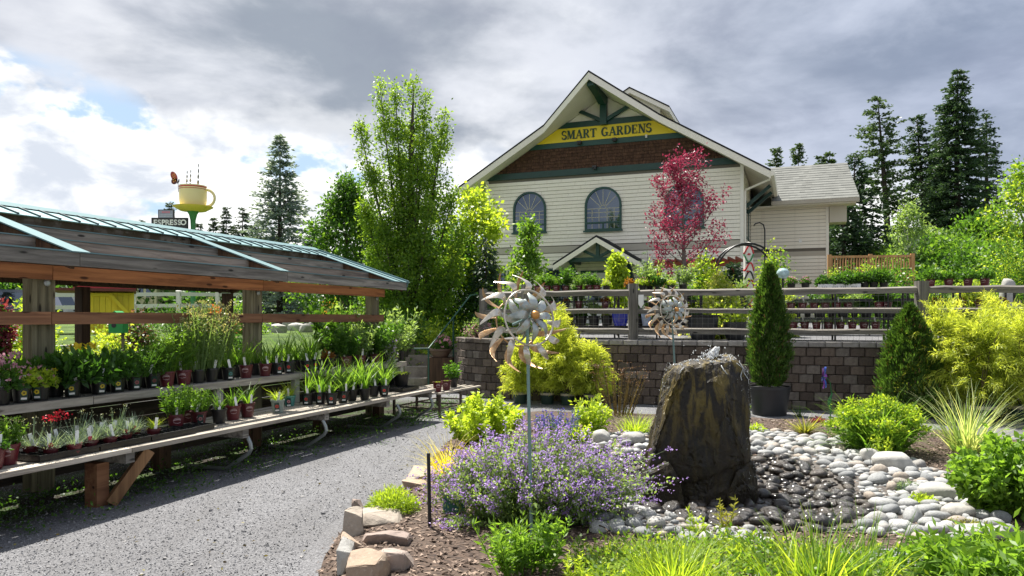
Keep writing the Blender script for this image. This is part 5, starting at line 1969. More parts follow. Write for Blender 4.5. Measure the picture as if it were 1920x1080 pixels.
def hull_part(pts, bevel, cuts, seed, amp):
 """faceted block: hull of given corners, edges knocked off, then subdivided and roughened in layers"""
 rs = np.random.default_rng(seed)
 bm = bmesh.new()
 for p in pts:
  bm.verts.new(p)
 bmesh.ops.convex_hull(bm, input=bm.verts[:])
 bmesh.ops.delete(bm, geom=[v for v in bm.verts if not v.link_faces], context='VERTS')
 bmesh.ops.dissolve_limit(bm, angle_limit=R(7), verts=bm.verts[:], edges=bm.edges[:])
 bmesh.ops.bevel(bm, geom=bm.edges[:], offset=bevel, segments=1, affect='EDGES')
 for _ in range(cuts):
  bmesh.ops.triangulate(bm, faces=bm.faces[:])
  L = sorted(e.calc_length() for e in bm.edges)
  lim = max(.045, L[int(len(L) * .35)])
  bmesh.ops.subdivide_edges(bm, edges=[e for e in bm.edges if e.calc_length() > lim], cuts=1)
 bmesh.ops.triangulate(bm, faces=bm.faces[:])
 bm.normal_update()
 V = np.array([v.co[:] for v in bm.verts])
 N_ = np.array([v.normal[:] for v in bm.verts])
 bm.verts.index_update()
 F = [tuple(v.index for v in f.verts) for f in bm.faces]
 bm.free()
 # stepped fracture layers running steeply, and small chips
 q = V @ unit(np.array([1.0, .5, .22]))
 w = V @ unit(np.array([-.3, .4, 1.0]))
 st = np.floor(q * 9 + wob(V, rs, .5, 6)) * 2.399
 st2 = np.floor(w * 6 + wob(V, rs, .6, 8)) * 1.71
 d = (np.sin(st * 3.1) * .6 + np.sin(st2 * 5.3) * .5) * amp + wob(V, rs, amp * .8, 14) + rs.normal(size=len(V)) * amp * .16
 return V + N_ * d[:, None], F
def make_fountain():
 y0 = FR[1]
 main = [(1.12, -.30, -.1), (1.10, .25, -.1), (1.14, -.34, .34), (1.24, -.28, .62), (1.28, .28, .5), (1.36, -.30, .96), (1.42, -.26, 1.15), (1.42, .22, 1.18), (1.50, -.32, 1.18), (1.60, .30, 1.23), (1.74, -.30, 1.235), (1.93, -.26, 1.265), (1.99, .18, 1.25),
   (2.07, -.22, 1.15), (2.08, .20, 1.08), (2.06, -.30, .80), (2.06, -.32, .35), (2.09, .28, .1), (2.07, -.34, -.1), (1.62, -.50, .05), (1.72, -.47, .60), (1.52, -.46, .40), (1.82, -.42, .98), (1.6, .45, .1), (1.7, .4, .8)]
 right = [(1.80, -.40, -.1), (2.16, -.30, -.1), (2.17, .1, -.1), (2.15, -.26, .28), (2.08, -.33, .40), (1.9, -.46, .33), (1.78, -.50, .1), (2.12, .15, .36), (1.8, .2, .4)]
 left = [(1.06, -.28, -.1), (1.30, -.52, -.1), (1.45, -.56, .0), (1.12, -.36, .30), (1.30, -.47, .42), (1.42, -.50, .22), (1.08, .1, -.1), (1.2, .0, .5)]
 V, F, n = [], [], 0
 for pts, cuts, sd in ((main, 5, 5), (right, 4, 6), (left, 4, 7)):
  v, f = hull_part(pts, .022, cuts, sd, .016)
  V.append((v - np.array([1.6, 0, 0])) * np.array([.95, 1, 1]) + np.array([1.585 - FR[0], 0, 0]))
  F += [tuple(i + n for i in q) for q in f]
  n += len(v)
 o = link('fountain_rock', raw_mesh('fountain_rock', np.concatenate(V), F, fountain_mat(), 'sharp'), None, (FR[0], y0, 0))
 tag(o, 'tall dark wet basalt fountain rock with mossy streaks standing in the stone stream', 'fountain rock')
 return o
ROCK = make_fountain()
bpy.context.view_layer.update()
def on_rock(p, lift=.004):
 """nearest place on the rock's surface"""
 ok, loc, nrm, _ = ROCK.closest_point_on_mesh(Vector(p) - ROCK.location)
 return np.array(loc + nrm * lift + ROCK.location)
def water_mat():
 m, k, b = principled('splash_water')
 b.inputs['Base Color'].default_value = (.92, .95, .97, 1)
 b.inputs['Roughness'].default_value = .08
 b.inputs['Transmission Weight'].default_value = .55
 b.inputs['IOR'].default_value = 1.33
 return m
M_WATER = water_mat()
def make_water():
 rs = np.random.default_rng(9)
 W3 = np.array([1.72, 6.60, 1.225])
 root = thing('water_jet', 'white bubbling water spurting from the top of the fountain rock and trickling down', 'water', (1.72, 6.60, 1.225))
 V, F = ico(3)
 W_ = V * np.array([.035, .035, .085])
 W_[:, 0] += (W_[:, 2] + .08) * .30
 W_ = W_ * (1 + wob(V, rs, .35, 6))[:, None] + rs.normal(size=V.shape) * .004
 W_[:, 2] += .06
 link('jet', raw_mesh('jet', W_, F, M_WATER, True), root, (.03, 0, -.02))
 V1, F1 = ico(1)
 m = MB()
 n = 0
 def drop(p, r):
  m.add(V1 * r * rs.uniform(.6, 1.3, 3) + np.array(p), F1)
 for _ in range(110):
  a = rs.uniform(0, 6.28)
  d = abs(rs.normal()) * .09
  drop((math.cos(a) * d + .03, math.sin(a) * d, .03 + abs(rs.normal()) * .04), rs.uniform(.003, .009))
 for _ in range(120):
  drop(on_rock(W3 + np.array([rs.uniform(-.33, .30), rs.uniform(-.28, .2), .08])) - W3, rs.uniform(.003, .010))
 for _ in range(230):     # right side
  z = rs.uniform(-1.0, .02)
  drop(on_rock(W3 + np.array([.36 + rs.normal() * .04, -.24 + rs.normal() * .10, z])) - W3, rs.uniform(.0012, .0042))
 for _ in range(50):      # left side spray
  z = rs.uniform(-.5, .0)
  drop((-.37 + z * .14 + rs.normal() * .015, -.12 + rs.normal() * .1, z), rs.uniform(.0015, .005))
 ob = m.build('droplets', M_WATER, root, smooth='all')
 tag(ob, kind='stuff')
 # thin runs of water down the right shoulder
 f = MB()
 for x, y, n in ((.30, -.30, 5), (.27, -.34, 4), (-.30, -.30, 3), (.05, -.34, 3)):
  p = [on_rock(W3 + np.array([x + .05 * (k / n) * (1 if x > 0 else -1.6) + rs.normal() * .010, y - .03 * k / n, .03 - .05 * k]), .002) - W3 for k in range(n)]
  f.tube(p, [.006 * rs.uniform(.25, 1.2) for _ in p], 5)
 ob = f.build('water_runs', M_WATER, root, smooth='all')
 tag(ob, kind='stuff')
make_water()
# ------------------------------------------------------------------ plants of the bed
def plant(name, label, cat, pos, me, part='foliage', rotz=None, sc=1.0, group=None):
 r = thing(name, label, cat, pos, 0, group)
 o = link(part, me, r, (0, 0, -.005), rng.uniform(0, 6.28) if rotz is None else rotz)
 o.scale = (sc, sc, sc) if not hasattr(sc, '__len__') else sc
 return r
def make_catmint():
 rs = np.random.default_rng(77)
 pos = np.array([.12, 5.60, .08])
 n = 540
 a = rs.uniform(0, 6.28, n)
 q = np.sqrt(rs.random(n))
 rx, ry = .50, .42
 base = np.stack([np.cos(a) * q * rx * .55, np.sin(a) * q * ry * .55, np.zeros(n)], 1)
 H = .70 * (1 - .52 * q ** 2) * rs.uniform(.7, 1.12, n)
 tip = np.stack([np.cos(a) * q * rx * 1.42, np.sin(a) * q * ry * 1.4, H], 1) + rs.normal(size=(n, 3)) * .03
 extra = [((.84, .0, .28), 46, .13), ((.70, .1, .42), 40, .14), ((.62, -.3, .18), 22, .12), ((-.70, .0, .22), 14, .10), ((-.60, -.30, .04), 8, .06)]
 for c, kk, sp in extra:
  base = np.concatenate([base, rs.normal(size=(kk, 3)) * np.array([.1, .1, 0]) + np.array(c) * np.array([.3, .3, 0])])
  tip = np.concatenate([tip, np.array(c) + rs.normal(size=(kk, 3)) * sp * np.array([1, 1, .8])])
 tip[:, 2] = np.maximum(tip[:, 2], .05)
 n = len(base)
 mid = (base + tip) / 2 + np.array([0, 0, 1]) * (np.linalg.norm(tip - base, axis=1) * .10)[:, None]
 def curve(i, f):
  f = f[:, None]
  return base[i] * (1 - f) ** 2 + 2 * mid[i] * f * (1 - f) + tip[i] * f ** 2
 r = thing('catmint', 'big sprawling catmint mound with purple flower spikes in the mulch bed', 'flowering plant', pos)
 # stems
 I = np.arange(n)
 Vs = []
 for f0, f1 in ((0, .35), (.35, .7), (.7, 1)):
  p, t_ = curve(I, np.full(n, f0)), curve(I, np.full(n, f1))
  s = unit(np.cross(t_ - p, rs.normal(size=(n, 3)))) * .0022
  Vs.append(np.stack([p - s, p + s, t_ + s * .7, t_ - s * .7], 1))
 link('stems', quads('stems', np.concatenate(Vs), M_STEM), r)
 per = 40
 idx = np.repeat(I, per)
 f = rs.uniform(.05, .9, n * per)
 P = curve(idx, f) + rs.normal(size=(n * per, 3)) * .016
 D = rs.normal(size=(n * per, 3)) + np.array([0, 0, .5])
 V = leaves_at(P, D, .034 * rs.uniform(.7, 1.3, n * per), .019, rs=rs)
 link('foliage', quads('foliage', V, G_GREYG, None, np.clip(f * .6 + rs.random(n * per) * .45, 0, 1)), r)
 fl = np.where(rs.random(n) < .74)[0]
 per = 34
 idx = np.repeat(fl, per)
 lv = rs.integers(0, 8, len(idx))
 f = .55 + .47 * (lv / 7.0) ** .9 + rs.normal(size=len(idx)) * .010
 P = curve(idx, f) + rs.normal(size=(len(idx), 3)) * (.015 - .009 * (f - .6))[:, None]
 D = rs.normal(size=(len(idx), 3)) + np.array([0, 0, .2])
 V = leaves_at(P, D, .018 * rs.uniform(.7, 1.3, len(idx)), .012, rs=rs)
 link('flower_spikes', quads('flower_spikes', V, F_PURPLE), r)
make_catmint()
def leafy_clump(seed, r, h, n, L, Wd, mat, stems=30, top=None, topmat=None, ntop=0, tl=.02, rnd_top=False):
 """rounded herbaceous clump: stems that fan out, leaves all over"""
 rs = np.random.default_rng(seed)
 a = rs.uniform(0, 6.28, stems)
 q = np.sqrt(rs.random(stems))
 tip = np.stack([np.cos(a) * q * r, np.sin(a) * q * r, h * (1 - .45 * q ** 2) * rs.uniform(.8, 1.08, stems)], 1)
 base = tip * np.array([.3, .3, 0])
 idx = rs.integers(0, stems, n)
 f = rs.uniform(.12, 1.0, n) ** .8
 P = base[idx] + (tip - base)[idx] * f[:, None] + rs.normal(size=(n, 3)) * L * .45
 P[:, 2] = np.maximum(P[:, 2], .01)
 D = unit(np.stack([np.cos(a), np.sin(a), np.zeros(stems)], 1)[idx] * .6 + rs.normal(size=(n, 3)) * .8 + np.array([0, 0, .1]))
 V = leaves_at(P, D, L * rs.uniform(.6, 1.3, n), Wd * rs.uniform(.7, 1.2, n), rs=rs)
 tone = np.clip(f * .5 + rs.random(n) * .5, 0, 1)
 sd = unit(np.cross(tip - base, rs.normal(size=(stems, 3)))) * .004
 S = np.stack([base - sd, base + sd, tip + sd * .4, tip - sd * .4], 1)
 Vs, T, MI, mats = [V, S], [tone, np.full(stems, .1)], [np.zeros(n, int), np.zeros(stems, int)], [mat]
 if topmat is not None:
  idx = np.repeat(np.arange(stems), ntop)
  m_ = len(idx)
  P = tip[idx] + rs.normal(size=(m_, 3)) * np.array([1, 1, .4]) * tl * 1.4
  Vs.append(leaves_at(P, rs.normal(size=(m_, 3)) + np.array([0, 0, .6]), tl, tl * .8, rs=rs))
  T.append(rs.random(m_))
  MI.append(np.ones(m_, int))
  mats.append(topmat)
 return quads('foliage', np.concatenate(Vs), mats, np.concatenate(MI), np.concatenate(T))
plant('bush', 'lime green lobed leafy clump at the gravel edge behind the catmint', 'plant', gz(908, 832), leafy_clump(1, .46, .60, 4600, .062, .042, G_LIME, 46))
plant('yellow_grass', 'tuft of golden yellow grass by the tan sandstone block', 'ornamental grass', gz(838, 892), pm_grass('foliage', G_YELLOW, 260, .50, .010, (.1, 1.15), 1.1, .10, 4, 201))
plant('cushion_plant', 'round bright green cushion plant behind the flat sandstone slab', 'plant', gz(737, 957), pm_mound('foliage', G_LIME, .20, .24, 2600, .040, .008, seed=203))
plant('shrub', 'small upright chartreuse shrub above the pale boulders', 'plant', gz(1113, 812), leafy_clump(3, .27, .50, 900, .07, .035, G_LIME, 26))
plant('low_shrub', 'low chartreuse ground plant left of the cracked boulder', 'plant', gz(1075, 828), leafy_clump(31, .22, .22, 500, .05, .035, G_LIME, 20))
plant('green_grass', 'soft bright grass tuft behind the pale boulders', 'ornamental grass', gz(1190, 812), pm_grass('foliage', G_LIME, 260, .34, .010, (.1, .9), .9, .2, 4, 205))
plant('salvia', 'dark violet salvia spikes at the back of the catmint', 'flowering plant', gz(1042, 826), pm_stems('foliage', G_MID, 46, .36, .22, 14, .04, .014, 'spike', F_BLUEV, 26, .02, seed=206, topfrac=.5))
plant('bronze_grass', 'thin bronze seed heads in front of the block wall', 'ornamental grass', gz(1158, 778), pm_stems('foliage', leaf('bronze_stem', (.045, .035, .018), (.12, .09, .045), .3), 60, .75, .22, 14, .05, .006, 'head', leaf('bronze_seed', (.08, .045, .035), (.19, .12, .09), .3), 12, .02, seed=207, spread=.4))
plant('leafy_plant', 'fresh green leafy plant at the foot of the spinner pole', 'plant', gz(982, 1078), pm_stems('foliage', G_BRIGHT, 46, .30, .15, 26, .075, .020, seed=208, spread=.5))
plant('spurge', 'yellow green flowered clump with strappy leaves right of the stone stream', 'flowering plant', gz(1645, 850), leafy_clump(5, .50, .62, 3600, .065, .022, G_BRIGHT, 90, None, G_LIME, 40, .030))
o = [x for x in C.objects if x.get('label', '').startswith('yellow green flowered clump')][0]
link('strap_leaves', pm_grass('strap_leaves', G_BRIGHT, 240, .80, .030, (.1, 1.0), 1.2, .25, 5, 209), o)
plant('variegated_grass', 'tall striped cream and green grass arching over the mulch', 'ornamental grass', gz(1812, 848), pm_grass('foliage', G_VARIEG, 210, .86, .017, (.05, .85), .75, .16, 5, 210, G_GREYG, .35))
plant('leafy_bush', 'broad leaved bright green bush at the right picture edge', 'plant', gz(1890, 965), leafy_clump(6, .40, .62, 6000, .062, .042, G_BRIGHT, 60))
plant('peony', 'glossy pointed peony foliage in the bottom right corner', 'plant', gz(1880, 1130), leafy_clump(7, .46, .36, 4200, .085, .024, G_BRIGHT, 60))
plant('strappy_plant', 'low strappy yellow green plant in the far mulch', 'plant', gz(1508, 812), pm_grass('foliage', leaf('leaf_olive', (.10, .13, .02), (.30, .30, .06), .4), 60, .38, .028, (.4, 1.3), .5, .05, 3, 211))
plant('bright_tuft', 'small lime tuft in the mulch nearest the fountain rock', 'plant', gz(1417, 810), pm_mound('foliage', G_LIME, .13, .13, 420, .045, .016, seed=212))
plant('upright_tuft', 'bright green rosette right behind the fountain rock', 'plant', gz(1396, 780), pm_stems('foliage', G_BRIGHT, 20, .26, .08, 18, .07, .018, seed=213))
plant('red_plant', 'small red leaved plant by the flat rim stones', 'plant', gz(1532, 792), pm_mound('foliage', G_RED, .10, .09, 120, .05, .03, seed=214))
plant('sedum', 'pale green sedum growing over the stream boulders', 'plant', gz(1725, 945), pm_mound('foliage', G_LIME, .14, .10, 380, .03, .02, seed=215))
plant('sedum', 'pale succulent rosettes above the sedum on the stone stream', 'plant', gz(1700, 920), pm_mound('foliage', G_BLUE, .10, .10, 260, .035, .02, seed=216))
plant('sedum', 'olive sedum patch near the flat pale boulder', 'plant', gz(1815, 990), pm_mound('foliage', MATS['leaf_olive'], .17, .07, 380, .03, .015, seed=217))
plant('lime_plant', 'little upright lime plant in front of the yellow flowered clump', 'plant', gz(1652, 862), pm_stems('foliage', G_LIME, 12, .30, .08, 16, .04, .028, seed=218))
plant('low_perennial', 'tiny green tuft between the black planter and the rim stones', 'plant', gz(1500, 782), pm_grass('foliage', G_MID, 40, .30, .010, (.1, .7), .7, .04, 3, 219))
plant('grass_clump', 'bright lime grass clump at the bottom centre', 'ornamental grass', gz(1262, 1110), pm_grass('foliage', G_LIME, 320, .36, .013, (.05, .9), .8, .2, 4, 220))
plant('grass_clump', 'tall loose green grass clump right of the bottom lime grass', 'ornamental grass', gz(1530, 1105), pm_grass('foliage', G_BRIGHT, 220, .42, .014, (.05, .65), .7, .34, 4, 221, G_LIME, .6))
plant('grass_clump', 'thin tall grass stalks before the metal grate', 'ornamental grass', gz(1620, 1085), pm_grass('foliage', G_BRIGHT, 50, .42, .012, (.05, .4), .5, .22, 4, 222))
plant('red_stemmed_plant', 'small red stemmed plant with pointed leaves among the front stones', 'plant', gz(1357, 1000), pm_stems('foliage', MATS['leaf_olive'], 5, .24, .03, 18, .06, .016, seed=223))
plant('red_stemmed_plant', 'green pointed leaved sprout left of the red stemmed one', 'plant', gz(1305, 1005), pm_stems('foliage', G_LIME, 5, .20, .04, 14, .06, .016, seed=224))
plant('lime_sprout', 'small lime conical sprout in the mulch at the bottom edge', 'plant', gz(1072, 1095), pm_stems('foliage', G_LIME, 7, .17, .05, 26, .04, .012, seed=225))
plant('lime_sprout', 'pale lime sprout beside the leafy plant, right of the pole', 'plant', gz(1105, 1105), pm_stems('foliage', G_LIME, 6, .15, .05, 22, .04, .012, seed=226))
# ground cover in front of the stones
cov = pxpoly([(1130, 1030), (1250, 1022), (1450, 1030), (1680, 1062), (1780, 1090), (1780, 1170), (1100, 1170), (1080, 1050)])
rs = np.random.default_rng(31)
K = 760
cc = []
while len(cc) < K:
 p = cov.min(0) + (cov.max(0) - cov.min(0)) * rs.random(2)
 if poly_sd(p[None], cov)[0] > 0:
  cc.append(p)
cc = np.array(cc)
cz = bed_z(cc[:, 0], cc[:, 1])
Vv, tone = clump_leaves(np.stack([cc[:, 0], cc[:, 1], cz + rs.uniform(.01, .07, K)], 1), .06, 17, .040, .017, rs=rs)
Vv[:, :, 2] = np.maximum(Vv[:, :, 2], .03)
tag(link('ground_cover', quads('ground_cover', Vv, [G_BRIGHT, G_LIME, G_GREYG], rs.integers(0, 3, K).repeat(17), tone)), kind='stuff')
# weeds under the benches
K = 420
ss, tt = rs.uniform(-2, 9.5, K), rs.uniform(-.12, 1.0, K) ** 1.0 * np.where(rs.random(K) < .6, 1, 4.2)
wp = np.array([SP(a, b, .03) for a, b in zip(ss, tt)])
Vv, tone = clump_leaves(wp, .09, 20, .032, .018, rs=rs)
Vv[:, :, 2] = np.maximum(Vv[:, :, 2], .004)
tag(link('weeds', quads('weeds', Vv, G_MID, None, tone)), kind='stuff')
# fallen twigs by the catmint
for i, (a, c) in enumerate((((1085, 978), (1170, 1035)), ((1120, 965), (1180, 985)), ((1040, 980), (1110, 975)))):
 p0, p1 = gz(*a), gz(*c)
 m = MB()
 mid = (p0 + p1) / 2 + np.array([.03, .0, .06])
 q0 = p0 + np.array([0, 0, .03])
 m.tube([q0, mid, p1 + np.array([0, 0, .02])], [.006, .005, .003], 6)
 tag(m.build('twig', M_TWIG, smooth=True), ['bare brown twig lying from the catmint towards the front stones', 'short bare twig right of the spinner pole over the stones', 'bare twig crossing behind the leafy plant at the pole foot'][i], 'twig', 'bare twigs by the catmint')
# short black stake and the teal sheet beside it
p = gz(806, 988)
st = MB()
st.tube([(p[0], p[1], p[2] - .05), (p[0] - .01, p[1] + .0, p[2] + .53)], .013, 8)
tag(st.build('garden_stake', plain('black_steel', (.02, .021, .024), .45, metal=.3), smooth=True), 'short black stake standing in the mulch left of the catmint', 'stake')
p = gz(832, 975)
m = MB()
m.box(-.09, .09, -.006, .006, 0, .15)
o = m.build('teal_sheet', plain('teal_sheet', (.10, .30, .28), .3), None, loc=(p[0] + .06, p[1] + .22, p[2]), rotz=.45)
tag(o, 'teal plastic sheet half hidden in the catmint by the black stake', 'plastic sheet')
# metal grate in the stream
p = gz(1700, 1060)
g = thing('drain_grate', 'grey ribbed metal grate lying below the stream stones', 'grate', (p[0], p[1], p[2] + .02), .15)
for i in range(14):
 MB().box(-.36, .36, -.24 + i * .034, -.24 + i * .034 + .022, 0, .012).build('bar', plain('grate_metal', (.30, .31, .32), .45, metal=.4, var=.15), g)
# ------------------------------------------------------------------ wind spinners
def spinner_mat(name, c0, c1, c2, metal=.75, rough=.38):
 m, k, b = principled(name)
 tc = k.new('ShaderNodeTexCoord')
 oi = k.new('ShaderNodeObjectInfo')
 off = k.new('ShaderNodeVectorMath', operation='ADD')
 k.link(tc.outputs['Object'], off.inputs[0])
 k.link(oi.outputs['Random'], off.inputs[1])
 n = k.noise(off.outputs[0], 9, 6, .65, .5)
 n2 = k.noise(off.outputs[0], 30, 4, .6)
 c = k.mix(k.smooth(n, .35, .62), c0, c1)
 c = k.mix(k.smooth(n2, .52, .68, 0, .6), c, c2)
 k.link(c, b.inputs['Base Color'])
 b.inputs['Metallic'].default_value = metal
 b.inputs['Roughness'].default_value = rough
 return m
M_RUST = spinner_mat('rusted_copper', (.42, .235, .10), (.58, .41, .24), (.24, .11, .05), .55)
M_PETAL = spinner_mat('weathered_petal', (.50, .45, .36), (.72, .67, .58), (.44, .28, .14), .6, .30)
M_VERDI = spinner_mat('verdigris_steel', (.26, .30, .29), (.44, .48, .46), (.42, .26, .12), .5, .40)
M_POLE = plain('verdigris_pole', (.16, .25, .24), .5, metal=.35, var=.2, nscale=9)
M_BRONZE = spinner_mat('bronze_ball', (.50, .24, .07), (.62, .32, .10), (.40, .18, .05), .6)
def petal_mesh(name, mat, r0, r1, w, twist, curl, bend, seg=9, th=.0022):
 """bowed metal petal from radius r0 to r1 along +x, disc axis is y"""
 m = MB()
 L, Rr = [], []
 for i in range(seg + 1):
  f = i / seg
  r = r0 + (r1 - r0) * f
  ww = w * (math.sin(math.pi * (f * .86 + .10)) ** .8) * .5
  a = twist * (1 - f * .3)
  y = curl * math.sin(math.pi * f) + bend * f * f
  sx, sz = r, .06 * math.sin(math.pi * f) * (r1 - r0) * 2
  d = np.array([0, math.sin(a), math.cos(a)])
  c = np.array([sx, y, sz])
  L.append(c - d * ww)
  Rr.append(c + d * ww)
 mid = [(a + b) / 2 + np.array([0, -w * .16, 0]) for a, b in zip(L, Rr)]
 n = seg + 1
 V = L + mid + Rr
 V2 = [v + np.array([0, th, 0]) for v in V]
 F = []
 for i in range(seg):
  F += [(i, i + n, i + n + 1, i + 1), (i + n, i + 2 * n, i + 2 * n + 1, i + n + 1)]
 F2 = [tuple(reversed([j + 3 * n for j in f])) for f in F]
 m.add(V + V2, F + F2)
 for i in range(seg):
  m.add([V[i], V[i + 1], V2[i + 1], V2[i], V[2 * n + i], V[2 * n + i + 1], V2[2 * n + i + 1], V2[2 * n + i]], [(0, 1, 2, 3), (7, 6, 5, 4)])
 return m.mesh(name, mat, smooth=True)
def make_spinner(label, foot, hub, yaw, pitch, sc, nout, order):
 """pole > ; two wheels of petals, a ring, a ball hub; the wheel axis is turned by yaw"""
 r = thing('wind_spinner', label, 'wind spinner', foot)
 h = np.array(hub) - np.array(foot)
 m = MB()
 m.tube([(0, 0, -.1), (h[0] * .97, h[1] * .97, h[2] - .10 * sc)], [.013, .011], 10)
 m.tube([(h[0] * .97, h[1] * .97, h[2] - .10 * sc), (h[0], h[1], h[2])], [.011, .009], 8)
 m.build('pole', M_POLE, r, smooth=True)
 ax = Matrix.Translation(h.tolist()) @ Matrix.Rotation(yaw, 4, 'Z') @ Matrix.Rotation(pitch, 4, 'X') @ Matrix.Scale(sc, 4)
 def wheel(part, me, n, y, tilt=0.0, a0=0.0, spread=1.0):
  for i in range(n):
   o = link(part, me, r)
   o.matrix_local = ax @ Matrix.Translation((0, y, 0)) @ Matrix.Rotation(a0 + 2 * math.pi * i / n, 4, 'Y') @ Matrix.Rotation(tilt, 4, 'X')
 inner = petal_mesh('inner_petal', M_VERDI, .03, .19, .064, .7, -.045, .03)
 outer_f = petal_mesh('outer_petal', M_PETAL, .20, .36, .056, .95, -.055, .09)
 outer_b = petal_mesh('back_petal', M_RUST, .17, .40, .048, -1.0, .06, -.12)
 wheel('inner_petal', inner, 8, -.065, .35, .1)
 wheel('inner_petal', inner, 8, .07, -.4, .3)
 wheel('outer_petal', outer_f, nout, .03, .85, .12)
 wheel('back_petal', outer_b, nout, .19, -.45, .3)
 for y, rr, mat, w in ((-.03, .215, M_PETAL, .010), (.15, .185, M_RUST, .008)):
  t = MB()
  pts = [(rr * math.cos(a), y, rr * math.sin(a)) for a in np.linspace(0, 2 * math.pi, 41)]
  t.tube(pts, w * .8, 8, cap=False)
  link('ring', t.mesh('ring', mat, smooth='all'), r).matrix_local = ax
 b = MB()
 b.lathe([(0.001, -.035), (.02, -.03), (.033, -.012), (.035, 0), (.033, .012), (.02, .03), (.001, .035)], 18)
 link('hub_ball', b.mesh('hub_ball', M_BRONZE, smooth='all'), r).matrix_local = ax @ Matrix.Translation((0, -.115, 0)) @ Matrix.Rotation(R(90), 4, 'X')
 b = MB()
 b.tube([(0, -.12, 0), (0, .21, 0)], .012, 8)
 link('axle', b.mesh('axle', M_POLE, smooth=True), r).matrix_local = ax
 return r
pf = gz(997, 1005)
make_spinner('large copper and verdigris wind spinner on a leaning pole in the catmint', (pf[0], pf[1], pf[2]), (pf[0] - .03, pf[1] + .05, 1.60), R(31), R(-13), .92, 12, 0)
pf = np.array([1.93, 8.6, .08])
make_spinner('smaller rust coloured wind spinner behind the fountain rock', pf, (1.90 - .07, 8.55, 1.69), R(24), R(-8), .80, 14, 1)
# blue glass flower on a stake
p = np.array([5.05, 11.85, .0])
gf = thing('flower_stake', 'blue and violet glass flower stake with one green metal leaf by the block wall', 'garden ornament', p)
m = MB()
m.tube([(0, 0, 0), (.02, 0, .42), (0, 0, .58), (-.06, 0, .66), (-.11, 0, .66)], .009, 6)
m.build('stem', plain('green_metal', (.03, .16, .05), .4, metal=.3), gf, smooth=True)
lf = petal_mesh('leaf', MATS['green_metal'], 0, .30, .06, .2, .02, 0)
link('leaf', lf, gf, (.01, -.02, .12)).rotation_euler = (0, R(-85), R(20))
GB = plain('blue_glass', (.08, .16, .65), .15, spec=.8, var=.5, nscale=8)
GV = plain('violet_glass', (.40, .10, .55), .15, spec=.8, var=.5, nscale=8)
for i in range(6):
 o = link('petal', petal_mesh('petal', GB if i % 2 else GV, .01, .19, .10, .2, -.02, -.02), gf)
 o.matrix_local = Matrix.Translation((-.12, 0, .66)) @ Matrix.Rotation(R(55), 4, 'Z') @ Matrix.Rotation(2 * math.pi * i / 6, 4, 'Y')
# ================================================================== SHRUBS IN POTS, TERRACE, TREES
def gtop(p):
 return np.array([p[0], p[1], float(gh(p[0], p[1]))])
def make_thuja(label, pos, z0, h, r, seed, pot=None):
 rs = np.random.default_rng(seed)
 root = thing('columnar_thuja', label, 'evergreen shrub', pos)
 if pot:
  rt, rb, hp = pot
  m = MB()
  m.lathe([(rb, 0), (rt, hp - .05), (rt + .012, hp - .05), (rt + .012, hp), (rt - .01, hp)], 28, cap=False)
  m.lathe([(rt - .01, hp - .03), (.001, hp - .02)], 28, cap=False)
  m.build('pot', plain('grey_black_tub', (.035, .037, .042), .5, var=.25, nscale=4), root, smooth=True)
 n = 19000
 f = rs.random(n) ** .85
 prof = np.interp(f, [0, .06, .25, .5, .75, .92, 1], [.50, .80, 1.0, .88, .56, .24, .03])
 a = rs.uniform(0, 6.28, n)
 lump = 1 + .10 * np.sin(a * 5 + f * 9) + .09 * np.sin(a * 9 - f * 23 + 1)
 cell = rs.uniform(.80, 1.16, (40, 30))[(f * 39).astype(int), ((a + f * 2.0) % 6.28 / 6.28 * 29).astype(int)]
 rr = r * prof * lump * cell * (.50 + .50 * rs.random(n) ** .4)
 P = np.stack([np.cos(a) * rr, np.sin(a) * rr, z0 + f * h], 1)
 D = unit(np.stack([np.cos(a) * .55, np.sin(a) * .55, np.full(n, .9)], 1) + rs.normal(size=(n, 3)) * .28)
 V = leaves_at(P, D, .07 * rs.uniform(.6, 1.6, n), .018, rs=rs)
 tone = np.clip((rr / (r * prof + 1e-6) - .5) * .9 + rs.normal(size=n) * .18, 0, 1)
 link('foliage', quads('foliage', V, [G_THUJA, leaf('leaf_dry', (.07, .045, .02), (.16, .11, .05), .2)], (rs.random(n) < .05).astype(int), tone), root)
 MB().tube([(0, 0, .02), (0, 0, z0 + h * .6)], [.035, .012], 6).build('trunk', M_BARK, root)
 return root
make_thuja('slim pointed thuja in a big grey black tub before the wall', (4.28, 12.42, 0), .46, 2.0, .31, 301, (.33, .27, .48))
make_thuja('broad dark thuja standing on the ground between the wall and the golden cypress', (6.42, 12.05, 0), .02, 1.76, .46, 302)
